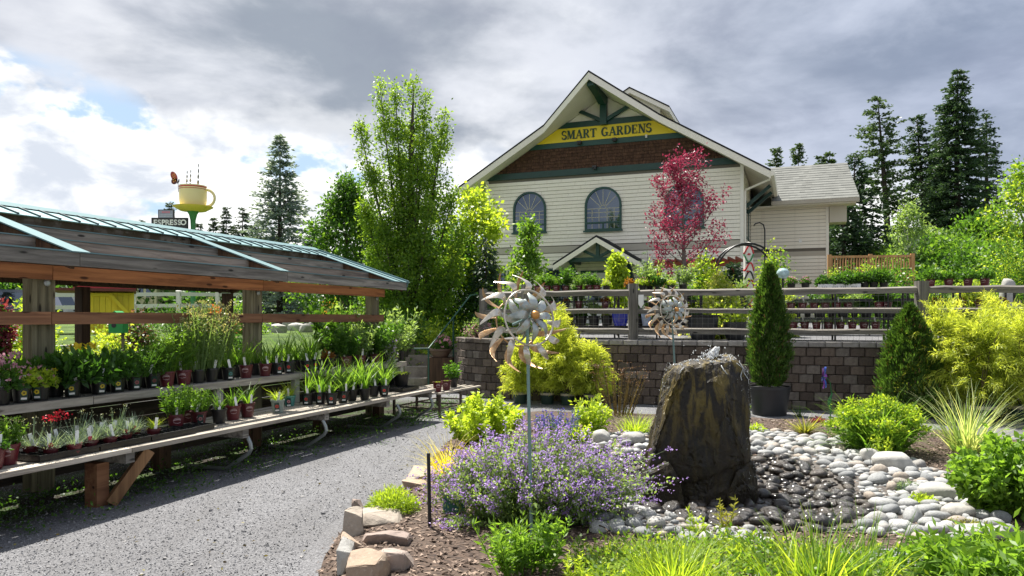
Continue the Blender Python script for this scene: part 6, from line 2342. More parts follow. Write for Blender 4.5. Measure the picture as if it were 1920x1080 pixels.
def golden(label, pos, h, r, seed, potr=.14, poth=.24, lean=(0, 0), mat=None, tall=1.0, group='golden cypress shrubs in green pots'):
 rs = np.random.default_rng(seed)
 root = thing('golden_cypress', label, 'potted shrub', pos, 0, group)
 m = MB()
 m.lathe([(potr * .8, 0), (potr, poth), (potr + .008, poth), (potr - .01, poth - .004), (.001, poth - .03)], 18, cap=False)
 p = m.build('pot', plain('green_nursery_pot', (.022, .055, .038), .45, var=.2), root, smooth=True)
 MB().lathe([(potr * .955, poth * .72), (potr * .99, poth * .90), (potr * .985, poth * .90)], 18, cap=False).build('band', plain('beige_band', (.45, .40, .30), .6), p, smooth=True)
 K = 130
 a = rs.uniform(0, 6.28, K)
 zz = rs.random(K) ** .9
 rad = r * np.interp(zz, [0, .25, .6, 1], [.95, 1.15, .95, .30]) * rs.uniform(.45, 1.35, K)
 u = np.stack([np.cos(a), np.sin(a), np.zeros(K)], 1)
 s0 = np.stack([np.zeros(K), np.zeros(K), poth * .8 + zz * h * .72], 1) + u * (rad * .12)[:, None]
 tip = u * rad[:, None] + np.stack([np.zeros(K), np.zeros(K), poth + zz * h * rs.uniform(.8, 1.08, K) + .02], 1)
 tip[:, :2] += np.array(lean) * zz[:, None]
 up = s0 * .4 + tip * .6 + np.array([0, 0, 1]) * (.30 * rad)[:, None]
 per = 60
 idx = np.repeat(np.arange(K), per)
 n = len(idx)
 t = (rs.random(n) ** .75)[:, None]
 P = s0[idx] * (1 - t) ** 2 + 2 * up[idx] * t * (1 - t) + tip[idx] * t ** 2 + rs.normal(size=(n, 3)) * .030
 P[:, 2] = np.maximum(P[:, 2], poth * .75)
 tang = unit((up - s0)[idx] * (1 - t) + (tip - up)[idx] * t)
 D = unit(tang + rs.normal(size=(n, 3)) * .5 + np.array([0, 0, -.12]))
 L = .075 * rs.uniform(.5, 1.5, n)
 V1 = leaves_at(P, D, L, .013, rs=rs)
 V2 = leaves_at(P + D * L[:, None] * .7, D + rs.normal(size=(n, 3)) * .3 + np.array([0, 0, -.55]), L * .8, .010, rs=rs)
 tone = np.clip(t[:, 0] * .75 + rs.random(K)[idx] * .35 - .15 + rs.random(n) * .2, 0, 1)
 link('foliage', quads('foliage', np.concatenate([V1, V2]), mat or G_GOLD, None, np.concatenate([tone, tone])), root)
 m = MB()
 for i in range(7):
  t = tip[rs.integers(K)]
  m.tube([(0, 0, poth * .8), tuple(t * np.array([.4, .4, .7]) + np.array([0, 0, .05])), tuple(t)], [.012, .008, .003], 5)
 m.build('branches', M_TWIG, root)
 return root
def wallfront(px, off):
 """place in front of the wall, seen at px, off metres before its face"""
 a = (px - 960) / FPX
 q = W0 - WN * off
 t = (a * q[1] - q[0]) / (WD[0] - a * WD[1])
 p = q + WD * t
 return np.array([p[0], p[1], 0.0])
golden('golden cypress in banded green pot behind the big wind spinner', wallfront(975, .50), .95, .27, 311, lean=(.05, 0))
golden('tallest golden cypress with arching tips beside the spinner', wallfront(1026, .45), 1.62, .33, 312, lean=(.22, 0))
golden('golden cypress in banded green pot, third from the curved wall end', wallfront(1064, .48), 1.18, .40, 313)
golden('golden cypress nearest the bare block wall', wallfront(1108, .55), .86, .33, 314)
golden('wide golden cypress next to the broad dark thuja', wallfront(1765, .40), 1.62, .58, 315, .2, .28)
golden('drooping golden cypress in the middle of the right hand group', wallfront(1840, .72), 1.40, .66, 316, .22, .28)
golden('golden cypress at the right picture edge', wallfront(1915, .50), 1.42, .62, 317, .22, .28)
golden('golden cypress behind the drooping one against the fence', wallfront(1880, .10), 1.72, .5, 318, .2, .28)
# ------------------------------------------------------------------ rail fence on the terrace
def fence_pt(px, b=.42):
 a = (px - 960) / FPX
 q = W0 + WN * b
 t = (a * q[1] - q[0]) / (WD[0] - a * WD[1])
 return q + WD * t
M_RAIL = wood('split_rail', (.255, .235, .205), (.085, .078, .068), axis=0, scale=9)
M_RAILP = wood('fence_post_wood', (.23, .215, .185), (.08, .074, .064), axis=2, scale=9)
def make_fence():
 P0_ = fence_pt(985)
 root = thing('rail_fence', 'weathered grey three rail timber fence with wire netting on top of the block wall', 'fence', (P0_[0], P0_[1], 0))
 pts = [np.array([-.55, 18.0]), np.array([-.62, 16.1]), P0_] + [fence_pt(p) for p in (1187, 1442, 1728, 1990)]
 base = P0_
 for i, p in enumerate(pts):
  q = p - base
  m = MB()
  w = .085
  m.prism([(q[0] - w, q[1] - w), (q[0] + w, q[1] - w), (q[0] + w, q[1] + w), (q[0] - w, q[1] + w)], 1.02, 2.24 + rng.uniform(-.02, .03))
  m.build('post', M_RAILP, root)
 wm = MB()
 for p, q in zip(pts[:-1], pts[1:]):
  d = q - p
  L = np.linalg.norm(d)
  ang = math.atan2(d[1], d[0])
  for z, h in ((2.09, .13), (1.74, .10), (1.36, .115)):
   n = 7
   m = MB()
   prev = None
   for k in range(n + 1):
    x = .06 + (L - .12) * k / n
    hh, dd = h * rng.uniform(.85, 1.08), rng.uniform(-.008, .008)
    ring = [(x, -.04, dd - hh / 2), (x, .03, dd - hh / 2 * .9), (x, .045, dd + hh * .15), (x, .0, dd + hh / 2), (x, -.05, dd + hh * .28)]
    m.v += [tuple(r_) for r_ in ring]
    if prev is not None:
     for j in range(5):
      j2 = (j + 1) % 5
      m.f.append([prev + j, prev + j2, prev + 5 + j2, prev + 5 + j])
      m.mi.append(0)
      m.r.append(.5)
    prev = len(m.v) - 5
    m.n = len(m.v)
   m.f += [[4, 3, 2, 1, 0], [prev + j for j in range(5)]]
   m.mi += [0, 0]
   m.r += [.5, .5]
   m.build('rail', M_RAIL, root, loc=(p[0] - base[0], p[1] - base[1], z), rotz=ang)
  nrm = np.array([-d[1], d[0]]) / L * -.07
  u = d / L
  x = .1
  while x < L:
   c = p + u * x + nrm - base
   wm.beam((c[0], c[1], 1.18), (c[0], c[1], 2.02), .0026, .0026, up=(0, 1, 0))
   x += .10
  for z in np.arange(1.2, 2.03, .1):
   a, c = p + nrm - base, q + nrm - base
   wm.beam((a[0], a[1], z), (c[0], c[1], z), .0026, .0026)
 tag(wm.build('wire_netting', plain('wire', (.22, .22, .21), .5, metal=.4), root), kind='stuff')
make_fence()
# ------------------------------------------------------------------ display racks and pots on the terrace
def rack(label, pa, pb, depth, zs, name='plant_rack'):
 """steel rack from plan point pa to pb with timber shelves at heights zs"""
 pa, pb = np.array(pa), np.array(pb)
 d = pb - pa
 L = np.linalg.norm(d)
 r = thing(name, label, 'plant rack', (pa[0], pa[1], 0), math.atan2(d[1], d[0]))
 g = float(terr_z((pa - W0) @ WN))
 mt = plain('dark_steel', (.03, .03, .032), .5, metal=.4)
 n = max(2, int(L / .85) + 1)
 for i in range(n):
  x = .02 + (L - .04) * i / (n - 1)
  for y in (.02, depth - .02):
   MB().box(x - .016, x + .016, y - .016, y + .016, g - .02, max(zs) - .03).build('leg', mt, r)
 for z in zs:
  m = MB()
  k = 5
  for j in range(k):
   y = j * depth / k
   m.box(0, L, y + .004, y + depth / k - .012, z - .028, z)
  m.build('shelf', M_GREYW, r)
  m = MB()
  m.box(0, L, -.012, .0, z - .05, z - .002)
  m.build('shelf_edge', mt, r)
 return r
def rp(px, b):
 return fence_pt(px, b)
rack('tall steel plant rack behind the fence left of the middle post', rp(1000, 1.15), rp(1315, 1.15), .55, (2.13, 1.80, 1.45))
rack('three tier steel plant rack behind the fence on the right of the slim thuja', rp(1468, .95), rp(1668, .95), .5, (2.12, 1.74, 1.375))
rack('steel plant rack behind the golden cypress', rp(1700, 1.0), rp(1905, 1.0), .5, (2.16, 1.72))
def tp(px, b, z):
 p = rp(px, b)
 return np.array([p[0], p[1], z])
GT = 'potted plants on the terrace racks'
for i, px in enumerate((1008, 1026, 1043, 1061, 1086, 1104, 1119)):
 potted('maroon pot of fresh green leaves on the top shelf, %s from the left rack end' % ORD[i], tp(px, 1.35, 2.135), 'leafy' if i % 2 else 'upright_small', 'maroon', i, .95, None, False, GT)
potted('round lime plant right of the maroon pots on the top shelf', tp(1137, 1.3, 2.135), 'limemound', 'black', 0, .8, None, False, GT)
for i, (px, kd, lb) in enumerate(((1181, 'redfol', 'black bowl with orange red flowers behind the middle fence post'), (1205, 'limemound', 'black bowl with low lime foliage right of the middle fence post'), (1234, 'mound_yellowfl', 'black bowl of yellow orange blooms above the small spinner'), (1258, 'limemound', 'dark pot with lime and bronze leaves above the small spinner, beside the blue grey bushes'), (1280, 'leafy_grey', 'blue grey leaved plant left of the red tree trunk'), (1218, 'leafy_grey', 'blue grey bushy plant behind the lime bowl'))):
 o = potted(lb, tp(px, 1.3 + .2 * (kd == 'leafy_grey'), 2.135), kd, 'black', i, 1.0 if kd != 'leafy_grey' else 1.3, None, False, GT)
for i, (px, kd) in enumerate(((1012, 'daylily'), (1035, 'leafy'), (1062, 'redfol'), (1085, 'leafy'), (1110, 'greyfine'), (1135, 'redfol'), (1222, 'greyfine'), (1245, 'leafy'), (1268, 'redfol'))):
 potted('pot in the middle shelf of the left rack, %s from its left end' % ORD[i], tp(px, 1.3, 1.805), kd, ('black', 'maroon')[i % 2], i, .8, None, i % 3 == 0, GT)
def vase(label, pos, r, h, mat, bands=()):
 root = thing('ceramic_pot', label, 'plant pot', pos, 0)
 m = MB()
 m.lathe([(r * .72, 0), (r * .9, h * .35), (r, h * .8), (r * .98, h * .93), (r * 1.08, h * .95), (r * 1.08, h), (r * .92, h), (r * .85, h * .8), (.001, h * .75)], 22, cap=False)
 p = m.build('pot', mat, root, smooth=True)
 return root
vase('glossy cobalt blue ceramic pot under the fence mid rail left of the middle post', tp(1163, .95, 1.455), .17, .34, plain('cobalt_glaze', (.012, .02, .28), .12, spec=.8, coat=.6, var=.5, nscale=14))
vase('pale blue and white ceramic pot right of the middle fence post', tp(1212, .95, 1.455), .10, .30, plain('blue_white_glaze', (.35, .42, .58), .18, coat=.5, var=.5, nscale=20))
vase('tall dark brown glazed jar beside the pale blue pot', tp(1232, 1.1, 1.455), .11, .34, plain('brown_glaze', (.05, .025, .015), .2, coat=.5))
vase('pale cream ceramic pot behind the cobalt blue pot', tp(1148, 1.35, 1.455), .13, .36, plain('cream_glaze', (.6, .58, .52), .25, coat=.3))
# small sign pinned to the fence
p = tp(1202, .30, 1.93)
o = MB().prism([(-.05, .12), (.05, .12), (.05, -.06), (0, -.14), (-.05, -.06)], -.004, .004, axis='y').build('arrow_tag', M_WHITEP, None, loc=p, rotz=-.3)
tag(o, 'white pointed tag hanging below the top rail beside the middle fence post', 'tag')
# right rack
for i, px in enumerate((1484, 1510)):
 potted(('black pot of pale pink flowers, left one on the right rack top', 'black pot of rosy flowers and lime leaves on the right rack top')[i], tp(px, 1.15, 2.125), 'pinkmound', 'black', i, .85, None, False, GT)
def white_box(label, px):
 p = tp(px, 1.1, 2.125)
 r = thing('white_carton', label, 'box', p, -.3, 'white printed cartons of boxwood')
 m = MB()
 m.box(-.20, .20, -.13, .13, 0, .11)
 b = m.build('carton', plain('white_card', (.74, .75, .76), .6, var=.05), r)
 pr = MB()
 for x in (-.14, .04):
  for k in range(3):
   pr.box(x + k * .035, x + k * .035 + .022, -.132, -.130, .03, .065)
 pr.build('print', plain('grey_print', (.25, .26, .28), .6), b)
 return r
white_box('white printed carton on the right rack top, left of the pair', 1555)
white_box('white printed carton on the right rack top, right of the pair', 1590)
for i, (px, kd) in enumerate(((1545, 'ball_dark'), (1566, 'ball_dark'), (1588, 'ball_dark'))):
 potted('round dark boxwood in the white cartons, %s from the left' % ORD[i], tp(px, 1.1, 2.15), kd, 'maroon_s', i, .95, None, False, GT)
for i, (px, kd) in enumerate(((1606, 'ball'), (1622, 'ball'), (1638, 'ball'), (1657, 'ball'))):
 potted('round clipped bush in black pot on the right rack top, %s after the cartons' % ORD[i], tp(px, 1.15, 2.125), kd, 'black', i, .95, None, False, GT)
for r_, (z, n, kd, nm2) in enumerate(((1.745, 6, 'greyfine', 'middle'), (1.38, 8, 'greyfine', 'bottom'))):
 xs_ = np.linspace(1483, 1590, 6) if r_ == 0 else np.linspace(1487, 1642, 8)
 for i, px in enumerate(xs_):
  potted('maroon pot of grey foliage on right rack %s shelf, %s from slim thuja' % (nm2, ORD[i]), tp(px, 1.12, z), kd, 'maroon', i, .95, None, i % 3 == 1, GT)
for i, px in enumerate((1648, 1664)):
 potted('maroon pot at the far end of the middle shelf, %s before the dark thuja' % ORD[i], tp(px, 1.12, 1.745), 'leafy', 'maroon', i, .7, None, False, GT)
for i, px in enumerate((1745, 1779, 1815, 1846)):
 potted('maroon pot of low green leaves above the golden cypress, %s from the right fence post' % ORD[i], tp(px, 1.2, 2.165), 'mound_mid', 'maroon', i, 1.15, None, False, GT)
for i, px in enumerate((1760, 1800, 1838, 1878)):
 potted('dark pot between the rails behind the golden cypress, %s from the right fence post' % ORD[i], tp(px, 1.2, 1.725), 'redfol', 'maroon', i, .9, None, False, GT)
# a second line of racks farther back, full of dark pots
rack('long steel plant rack in the second row behind the left rack', rp(1005, 3.4), rp(1400, 3.4), .5, (2.02, 1.62))
rack('long steel plant rack in the second row behind the right rack', rp(1462, 3.4), rp(1720, 3.4), .5, (2.02, 1.62))
KD = ('leafy', 'mound_mid', 'upright_small', 'leafy_grey', 'mound', 'limemound')
for side, xs_, r0 in (('left', np.linspace(1012, 1392, 16), 0), ('right', np.linspace(1470, 1712, 12), 3)):
 for i, px in enumerate(xs_):
  potted('dark pot on the second row %s rack, lower shelf, %s from its left end' % (side, ORD[i]), tp(px, 3.6, 1.625), KD[(i + r0) % 6], ('black', 'black_l')[i % 2], i, 1.1, None, False, GT)
  if side == 'left' and i % 2:
   potted('dark pot on the second row left rack, upper shelf, %s from its left end' % ORD[i], tp(px, 3.6, 2.025), KD[(i * 5) % 6], 'black', i, 1.0, None, False, GT)
for i, px in enumerate((1016, 1040, 1066, 1090, 1114, 1138, 1196, 1252, 1276, 1300)):
 potted('dark pot on the bottom shelf of the left rack, %s from its left end' % ORD[i], tp(px, 1.25, 1.455), KD[(i * 2 + 1) % 6], 'black_l', i, .8, None, False, GT)
vase('large square shouldered black planter under the red leaved tree', tp(1318, 1.0, 1.19), .30, .48, plain('black_planter', (.03, .032, .036), .4))
vase('dark planter under the variegated bush beside the slim thuja', tp(1378, 1.1, 1.19), .22, .34, MATS['black_planter'])
# ------------------------------------------------------------------ trees
def limbs(m, base, tips, r0, rs, sag=.1, seg=5):
 for t in tips:
  f = rs.uniform(.15, .5)
  s = base + (np.array([base[0], base[1], t[2]]) - base) * f
  mid = (s + t) / 2 + np.array([0, 0, sag * np.linalg.norm(t - s)])
  m.tube([s, mid, t], [r0 * (1 - f) * .75, r0 * .4, r0 * .12], seg)
def broad_tree(name, label, pos, h, prof, K, per, L, Wd, mat, seed, trunk_h=.2, tr=.1, crad=.35, lean=0, cat='tree', group=None, bark=None, ascend=0.0, ry=1.0, open_=.35, nl=26, hollow=.3, light=None):
 """trunk with limbs, crown of leaf clumps in a profile [(rel height, radius)...]; heights are from the foot"""
 rs = np.random.default_rng(seed)
 root = thing(name, label, cat, pos, 0, group)
 zz = trunk_h + (1 - trunk_h) * rs.random(K) ** .95
 hs, rr = zip(*prof)
 R_ = np.interp(zz, hs, rr)
 a = rs.uniform(0, 6.28, K)
 q = hollow + (1 - hollow) * np.sqrt(rs.random(K))
 # scalloped outline
 R_ = R_ * (1 + open_ * .5 * np.sin(a * 3 + zz * 11 + seed) + open_ * .4 * np.sin(a * 5 - zz * 17))
 c = np.stack([np.cos(a) * R_ * q + lean * zz, np.sin(a) * R_ * q * ry, zz * h], 1)
 V, tone = clump_leaves(c, crad * rs.uniform(.6, 1.25, K), per, L, Wd, droop=.2, rs=rs)
 n = len(V)
 mi = None
 mats = [mat]
 if light is not None:
  mats = [mat, light]
  mi = (rs.random(K) < .3).astype(int).repeat(per)
 link('crown', quads('crown', V, mats, mi, tone), root)
 m = MB()
 m.tube([(0, 0, -.2), (lean * .25, 0, h * .3), (lean * .6, 0, h * .62), (lean * .9, 0, h * .93)], [tr, tr * .78, tr * .45, tr * .08], 8)
 pick = rs.permutation(K)[:nl]
 for i in pick:
  t = c[i]
  zb = max(trunk_h * h * .5, t[2] - (.18 + .35 * ascend) * h * rs.uniform(.5, 1.2) * min(1, np.hypot(t[0], t[1]) / (max(rr) + 1e-6) + .3))
  f = zb / h
  s = np.array([lean * f, 0, zb])
  mid = s * .45 + t * .55 + np.array([0, 0, -.06 * h * ascend])
  m.tube([s, mid, t], [tr * (1 - f) * .55, tr * .25 * (1 - f * .6), tr * .06], 5)
 m.build('trunk', bark or M_BARK, root, smooth='all')
 return root
def P_(px, Y, z=None):
 X = (px - 960) / FPX * Y
 return np.array([X, Y, float(gh(X, Y)) if z is None else z])
def top_h(py, Y, z0):
 return EYE + (HZ - py) / FPX * Y - z0
# the tall column tree beside the pavilion: several leaders
def column_tree():
 Y = 19.6
 pos = P_(768, Y)
 rs = np.random.default_rng(402)
 H = top_h(150, Y, pos[2])
 root = thing('column_tree', 'tall upright light green tree with several leaders between pavilion and store', 'tree', pos)
 m = MB()
 m.tube([(0, 0, -.2), (0, 0, H * .35), (.05, 0, H * .75), (.1, 0, H * .97)], [.16, .12, .07, .01], 8)
 leaders = [(-.80, .1, .99), (-.36, -.1, .955), (.08, .1, 1.0), (.42, .0, .93), (-1.36, .2, .84), (.95, -.1, .88), (-.95, -.3, .66), (.70, .3, .74), (1.2, .1, .60), (-1.25, .0, .54), (.3, -.5, .75), (-.3, .5, .72), (1.45, -.2, .42), (-1.1, .3, .36), (-1.2, -.4, .26), (1.3, -.5, .27), (.1, -.9, .32), (.9, .5, .32), (-.6, -.7, .44), (.6, -.8, .52)]
 Vs, T, MI = [], [], []
 for k, (x, y, f) in enumerate(leaders):
  tip = np.array([x, y, f * H])
  s = np.array([0, 0, H * max(.05, f * .28 - .05)])
  c1 = np.array([x * .55, y * .6, s[2] + (tip[2] - s[2]) * .35])
  fs = np.linspace(0, 1, 14)
  P = np.stack([s * (1 - t) ** 2 + 2 * c1 * t * (1 - t) + tip * t * t for t in fs])
  m.tube(P, np.linspace(.06, .008, 14), 6)
  # side sprays along the leader
  nK = int(40 + 66 * f)
  t = rs.uniform(.16, 1.0, nK) ** .85
  C_ = np.stack([np.interp(t, fs, P[:, j]) for j in range(3)], 1)
  wd = np.interp(t, [0, .3, .7, .92, 1.0], [.38, .52, .30, .12, .03])
  a = rs.uniform(0, 6.28, nK)
  C_ += np.stack([np.cos(a) * wd, np.sin(a) * wd, rs.uniform(-.05, .25, nK)], 1) * rs.uniform(.3, 1.25, nK)[:, None]
  V, tone = clump_leaves(C_, .15, 30, .078, .046, droop=.1, rs=rs)
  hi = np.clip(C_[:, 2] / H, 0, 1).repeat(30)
  Vs.append(V)
  T.append(np.clip(tone, 0, 1))
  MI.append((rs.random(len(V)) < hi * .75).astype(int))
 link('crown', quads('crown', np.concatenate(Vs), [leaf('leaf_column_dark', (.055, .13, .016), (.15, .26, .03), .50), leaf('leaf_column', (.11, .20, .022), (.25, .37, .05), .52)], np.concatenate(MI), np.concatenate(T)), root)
 m.build('trunk', M_BARKD, root, smooth='all')
column_tree()
Y = 24.0
pos = P_(650, Y)
broad_tree('maple_tree', 'bushy mid green tree behind the pavilion ridge, left of the tall column tree', pos, top_h(345, Y, pos[2]), [(0, .9), (.3, 1.45), (.6, 1.2), (.85, .55), (1, .1)], 300, 40, .13, .07, G_MID, 403, .15, .12, .32, ascend=.6, light=G_BRIGHT)
Y = 22.0
pos = P_(888, Y)
broad_tree('lime_tree', 'bright lime leaved tree hiding the left corner of the store', pos, top_h(362, Y, pos[2]), [(0, .3), (.25, .7), (.5, 1.0), (.75, .95), (.93, .5), (1, .15)], 120, 40, .13, .09, G_LIME, 404, .28, .09, .24, ascend=.4, open_=.9)
Y = 21.5
pos = P_(845, Y)
broad_tree('shrub_tree', 'dark green bushy tree below the lime leaved tree', pos, top_h(440, Y, pos[2]), [(0, 1.0), (.4, 1.25), (.8, .8), (1, .2)], 190, 40, .11, .06, G_MID, 405, .05, .08, .3)
Y = 19.5
pos = P_(992, Y)
broad_tree('young_tree', 'young fresh green tree in front of the left store window', pos, top_h(418, Y, pos[2]), [(0, .25), (.3, .5), (.6, .5), (.82, .28), (1, .05)], 90, 36, .10, .06, G_BRIGHT, 406, .2, .045, .18, ascend=.5, open_=.7)
Y = 16.6
pos = np.array([(1158 - 960) / FPX * Y, Y, 1.2])
broad_tree('young_tree', 'narrow lime leaved sapling in front of the entrance door', pos, top_h(480, Y, 1.2), [(0, .1), (.4, .16), (.6, .26), (.85, .18), (1, .04)], 60, 34, .085, .06, G_LIME, 407, .38, .025, .10, open_=.6)
# red leaved tree
Y = 16.6
pos = np.array([(1286 - 960) / FPX * Y, Y, 1.2])
def red_tree():
 rs = np.random.default_rng(410)
 H = top_h(284, Y, 1.2)
 root = thing('red_leaved_tree', 'slim purple red leaved tree standing before the right store window', 'tree', pos)
 m = MB()
 m.tube([(0, 0, -.1), (-.02, 0, H * .3), (-.06, 0, H * .6), (-.14, 0, H * .97)], [.052, .045, .028, .004], 8)
 Cs = []
 n = 40
 for k in range(n):
  f = .30 + .62 * (k / n)
  z0 = f * H
  a = k * 2.4 + rs.normal() * .3
  L = (1.35 - 1.75 * max(0, f - .45)) * rs.uniform(.6, 1.0) * .92
  if f < .42:
   L *= .95
  rise = rs.uniform(.55, 1.0)
  s = np.array([-.02 - .12 * f, 0, z0])
  tip = s + np.array([math.cos(a) * L * .85, math.sin(a) * L * .85, L * rise])
  tip[2] = min(tip[2], H)
  mid = s * .5 + tip * .5 + np.array([math.cos(a) * .08, math.sin(a) * .08, -.06])
  m.tube([s, mid, tip], [.016 * (1.2 - f), .009, .003], 5)
  for t in rs.uniform(.35, 1.05, 7):
   Cs.append(s * (1 - t) ** 2 + 2 * mid * t * (1 - t) + tip * t * t)
 for t in rs.uniform(.70, 1.0, 34):
  Cs.append(np.array([-.02 - .13 * t, 0, t * H]) + rs.normal(size=3) * np.array([.11, .11, .05]) * (1.5 - t))
 V, tone = clump_leaves(np.array(Cs), .115, 16, .062, .038, rs=rs)
 link('crown', quads('crown', V, G_RED, None, tone), root)
 m.build('trunk', plain('grey_bark', (.15, .12, .11), .8, var=.2, nscale=12), root, smooth='all')
red_tree()
# conifers: whorled branches of needle sprays
def conifer(name, label, pos, h, r, mat, seed, n_wh=26, nb=7, spray=.28, sw=.10, droop=.35, bare=.05, dens=16, taper=1.0, tr=.14, ragged=.25, group=None, lean=0.0, bark=None, cat='tree', upturn=0.0, gap=None, top=.03):
 rs = np.random.default_rng(seed)
 root = thing(name, label, cat, pos, 0, group)
 Ps, Ds, Ls, Ts = [], [], [], []
 m = MB()
 m.tube([(0, 0, -.3), (lean * .5, 0, h * .5), (lean, 0, h * .99)], [tr, tr * .6, tr * .06], 7)
 for w in range(n_wh):
  f = bare + (1 - bare) * (w + rs.uniform(0, .8)) / n_wh
  f = min(f, .985)
  Rw = r * ((1 - f) / (1 - bare)) ** taper + r * top
  if gap is not None:
   Rw *= np.interp(f, *gap)
  for b in range(max(3, int(nb * (1 if f < .8 else .7)))):
   a = rs.uniform(0, 6.28)
   L = Rw * (1 + rs.normal() * ragged)
   if L < .05:
    continue
   s = np.array([lean * f, 0, f * h])
   u = np.array([math.cos(a), math.sin(a), 0])
   k = max(3, int(dens * (L / r) ** .7) + 2)
   t = rs.uniform(.12, 1.0, k) ** .75
   sag = -droop * L * t ** 1.4 + upturn * L * t ** 3
   P = s + u * (L * t)[:, None] + np.array([0, 0, 1]) * sag[:, None] + rs.normal(size=(k, 3)) * np.array([1, 1, .5]) * (spray * .28)
   side = np.array([-u[1], u[0], 0])
   D = u * .9 + side * rs.normal(size=k)[:, None] * .75 + np.array([0, 0, 1]) * (rs.normal(size=k) * .22 - droop * .5 + upturn * .6)[:, None]
   Ps.append(P)
   Ds.append(D)
   Ls.append(spray * rs.uniform(.6, 1.25, k) * (1.1 - .45 * t))
   Ts.append(np.clip(.25 + t * .5 + rs.normal(size=k) * .2, 0, 1))
   if L > r * .35 and rs.random() < .45:
    e = s + u * L * .8 + np.array([0, 0, -droop * L * .75 + upturn * L * .5])
    m.tube([s, (s + e) / 2 + np.array([0, 0, .02 * L]), e], [tr * .16 * (1 - f * .6), tr * .10 * (1 - f * .5), .004], 4)
 P, D, L, T = np.concatenate(Ps), np.concatenate(Ds), np.concatenate(Ls), np.concatenate(Ts)
 V = leaves_at(P, D, L, L * sw / spray, rs=rs)
 V2 = leaves_at(P, D + rs.normal(size=P.shape) * .45, L * .85, L * sw / spray * .8, rs=rs)
 link('crown', quads('crown', np.concatenate([V, V2]), mat, None, np.concatenate([T, T])), root)
 m.build('trunk', bark or M_BARKD, root, smooth='all')
 return root
Y = 31
pos = P_(525, Y)
conifer('blue_spruce', 'silvery blue spruce rising behind the pavilion ridge', pos, top_h(252, Y, pos[2]), 2.1, G_SPRUCE, 421, 46, 14, .24, .08, .15, .03, 22, .85, .15, .16, upturn=.12)
Y = 20.5
pos = P_(911, Y)
conifer('weeping_spruce', 'narrow weeping dark spruce beside the lime leaved tree', pos, top_h(442, Y, pos[2]), .62, leaf('needle_weeping', (.02, .05, .028), (.07, .12, .06), .2), 422, 26, 7, .20, .06, 1.25, .03, 14, .55, .05, .2)
Y = 21.5
pos = P_(1214, Y, 1.35)
conifer('young_spruce', 'small thin blue green spruce right of the entrance canopy', pos, top_h(462, Y, 1.35), .42, G_SPRUCE, 423, 15, 6, .15, .035, -.05, .05, 9, .9, .03, .2)
Y = 24.5
pos = P_(1374, Y, 1.4)
conifer('dark_evergreen', 'dark rounded evergreen by the right corner of the store front', pos, top_h(492, Y, 1.4), .55, G_FIR, 424, 20, 9, .2, .08, .1, .02, 14, .5, .06, .15)
# ponderosa pines and firs on the right
GP = 'tall conifers on the right hillside'
for args in (
 ('tall_pine', 'tall airy pine with long bare leaning trunk, nearest the store wing', 1668, 178, 56, 1.75, G_PINE, 431, 34, 7, .34, .16, .1, .24, 20, .35, .26, .45, -.9, .2, ([.2, .4, .6, .75, 1], [.5, .75, 1.0, .9, .8]), .12),
 ('tall_pine', 'dark pine with leaning trunk between the airy pine and the tallest fir', 1740, 215, 58, 1.85, G_FIR, 432, 34, 8, .34, .16, .2, .22, 22, .5, .25, .35, -.9, .1, ([.2, .4, .7, 1], [.55, 1, .9, .8]), .08),
 ('tall_fir', 'tallest dense dark fir on the hillside', 1795, 128, 55, 2.75, G_FIR, 433, 50, 11, .36, .16, .3, .12, 30, .72, .3, .22, 0, .1, None, .05),
 ('tall_fir', 'ragged dark fir to the right of the tallest one', 1850, 210, 60, 1.75, G_FIR, 434, 34, 8, .34, .15, .35, .14, 20, .7, .24, .35, 0, .15, None, .04),
 ('tall_fir', 'lower dark fir tucked against the left side of the tallest one', 1762, 235, 59, 1.6, G_FIR, 435, 36, 9, .34, .15, .3, .12, 22, .7, .22, .2, 0, .1, None, .04),
 ('dark_fir', 'dark fir directly behind the end of the store wing', 1602, 290, 47, 2.5, G_FIR, 436, 36, 9, .32, .14, .25, .1, 20, .75, .2, .3, 0, .15, None, .03),
 ('dark_fir', 'lower dark fir filling the gap under the wing eave', 1582, 372, 45, 2.6, G_FIR, 437, 28, 10, .32, .14, .25, .05, 20, .7, .18, .2, 0, .1, None, .03),
):
 nm_, lb, px, py, Y, r, mat, seed, nw, nb, sp, sw, dr, ba, de, ta, tr, rg, ln, up, gp, tp_ = args
 pos = P_(px, Y)
 conifer(nm_, lb, pos, top_h(py, Y, pos[2]), r, mat, seed, nw, nb, sp, sw, dr, ba, de, ta, tr, rg, GP, ln, upturn=up, gap=gp, top=tp_)
for i, (px, py, r) in enumerate(((1455, 274, 1.5), (1497, 268, 1.4), (1540, 290, 1.2), (1555, 284, 1.1))):
 Y = 72
 pos = P_(px, Y, 1.5)
 conifer('distant_pine', 'distant pine top showing above the store wing roof, %s from the main gable' % ORD[i], pos, top_h(py, Y, 1.5), r, G_PINE, 441 + i, 30, 9, .4, .2, .1, .4, 16, .5, .2, .3, 'pine tops behind the store', upturn=.2)
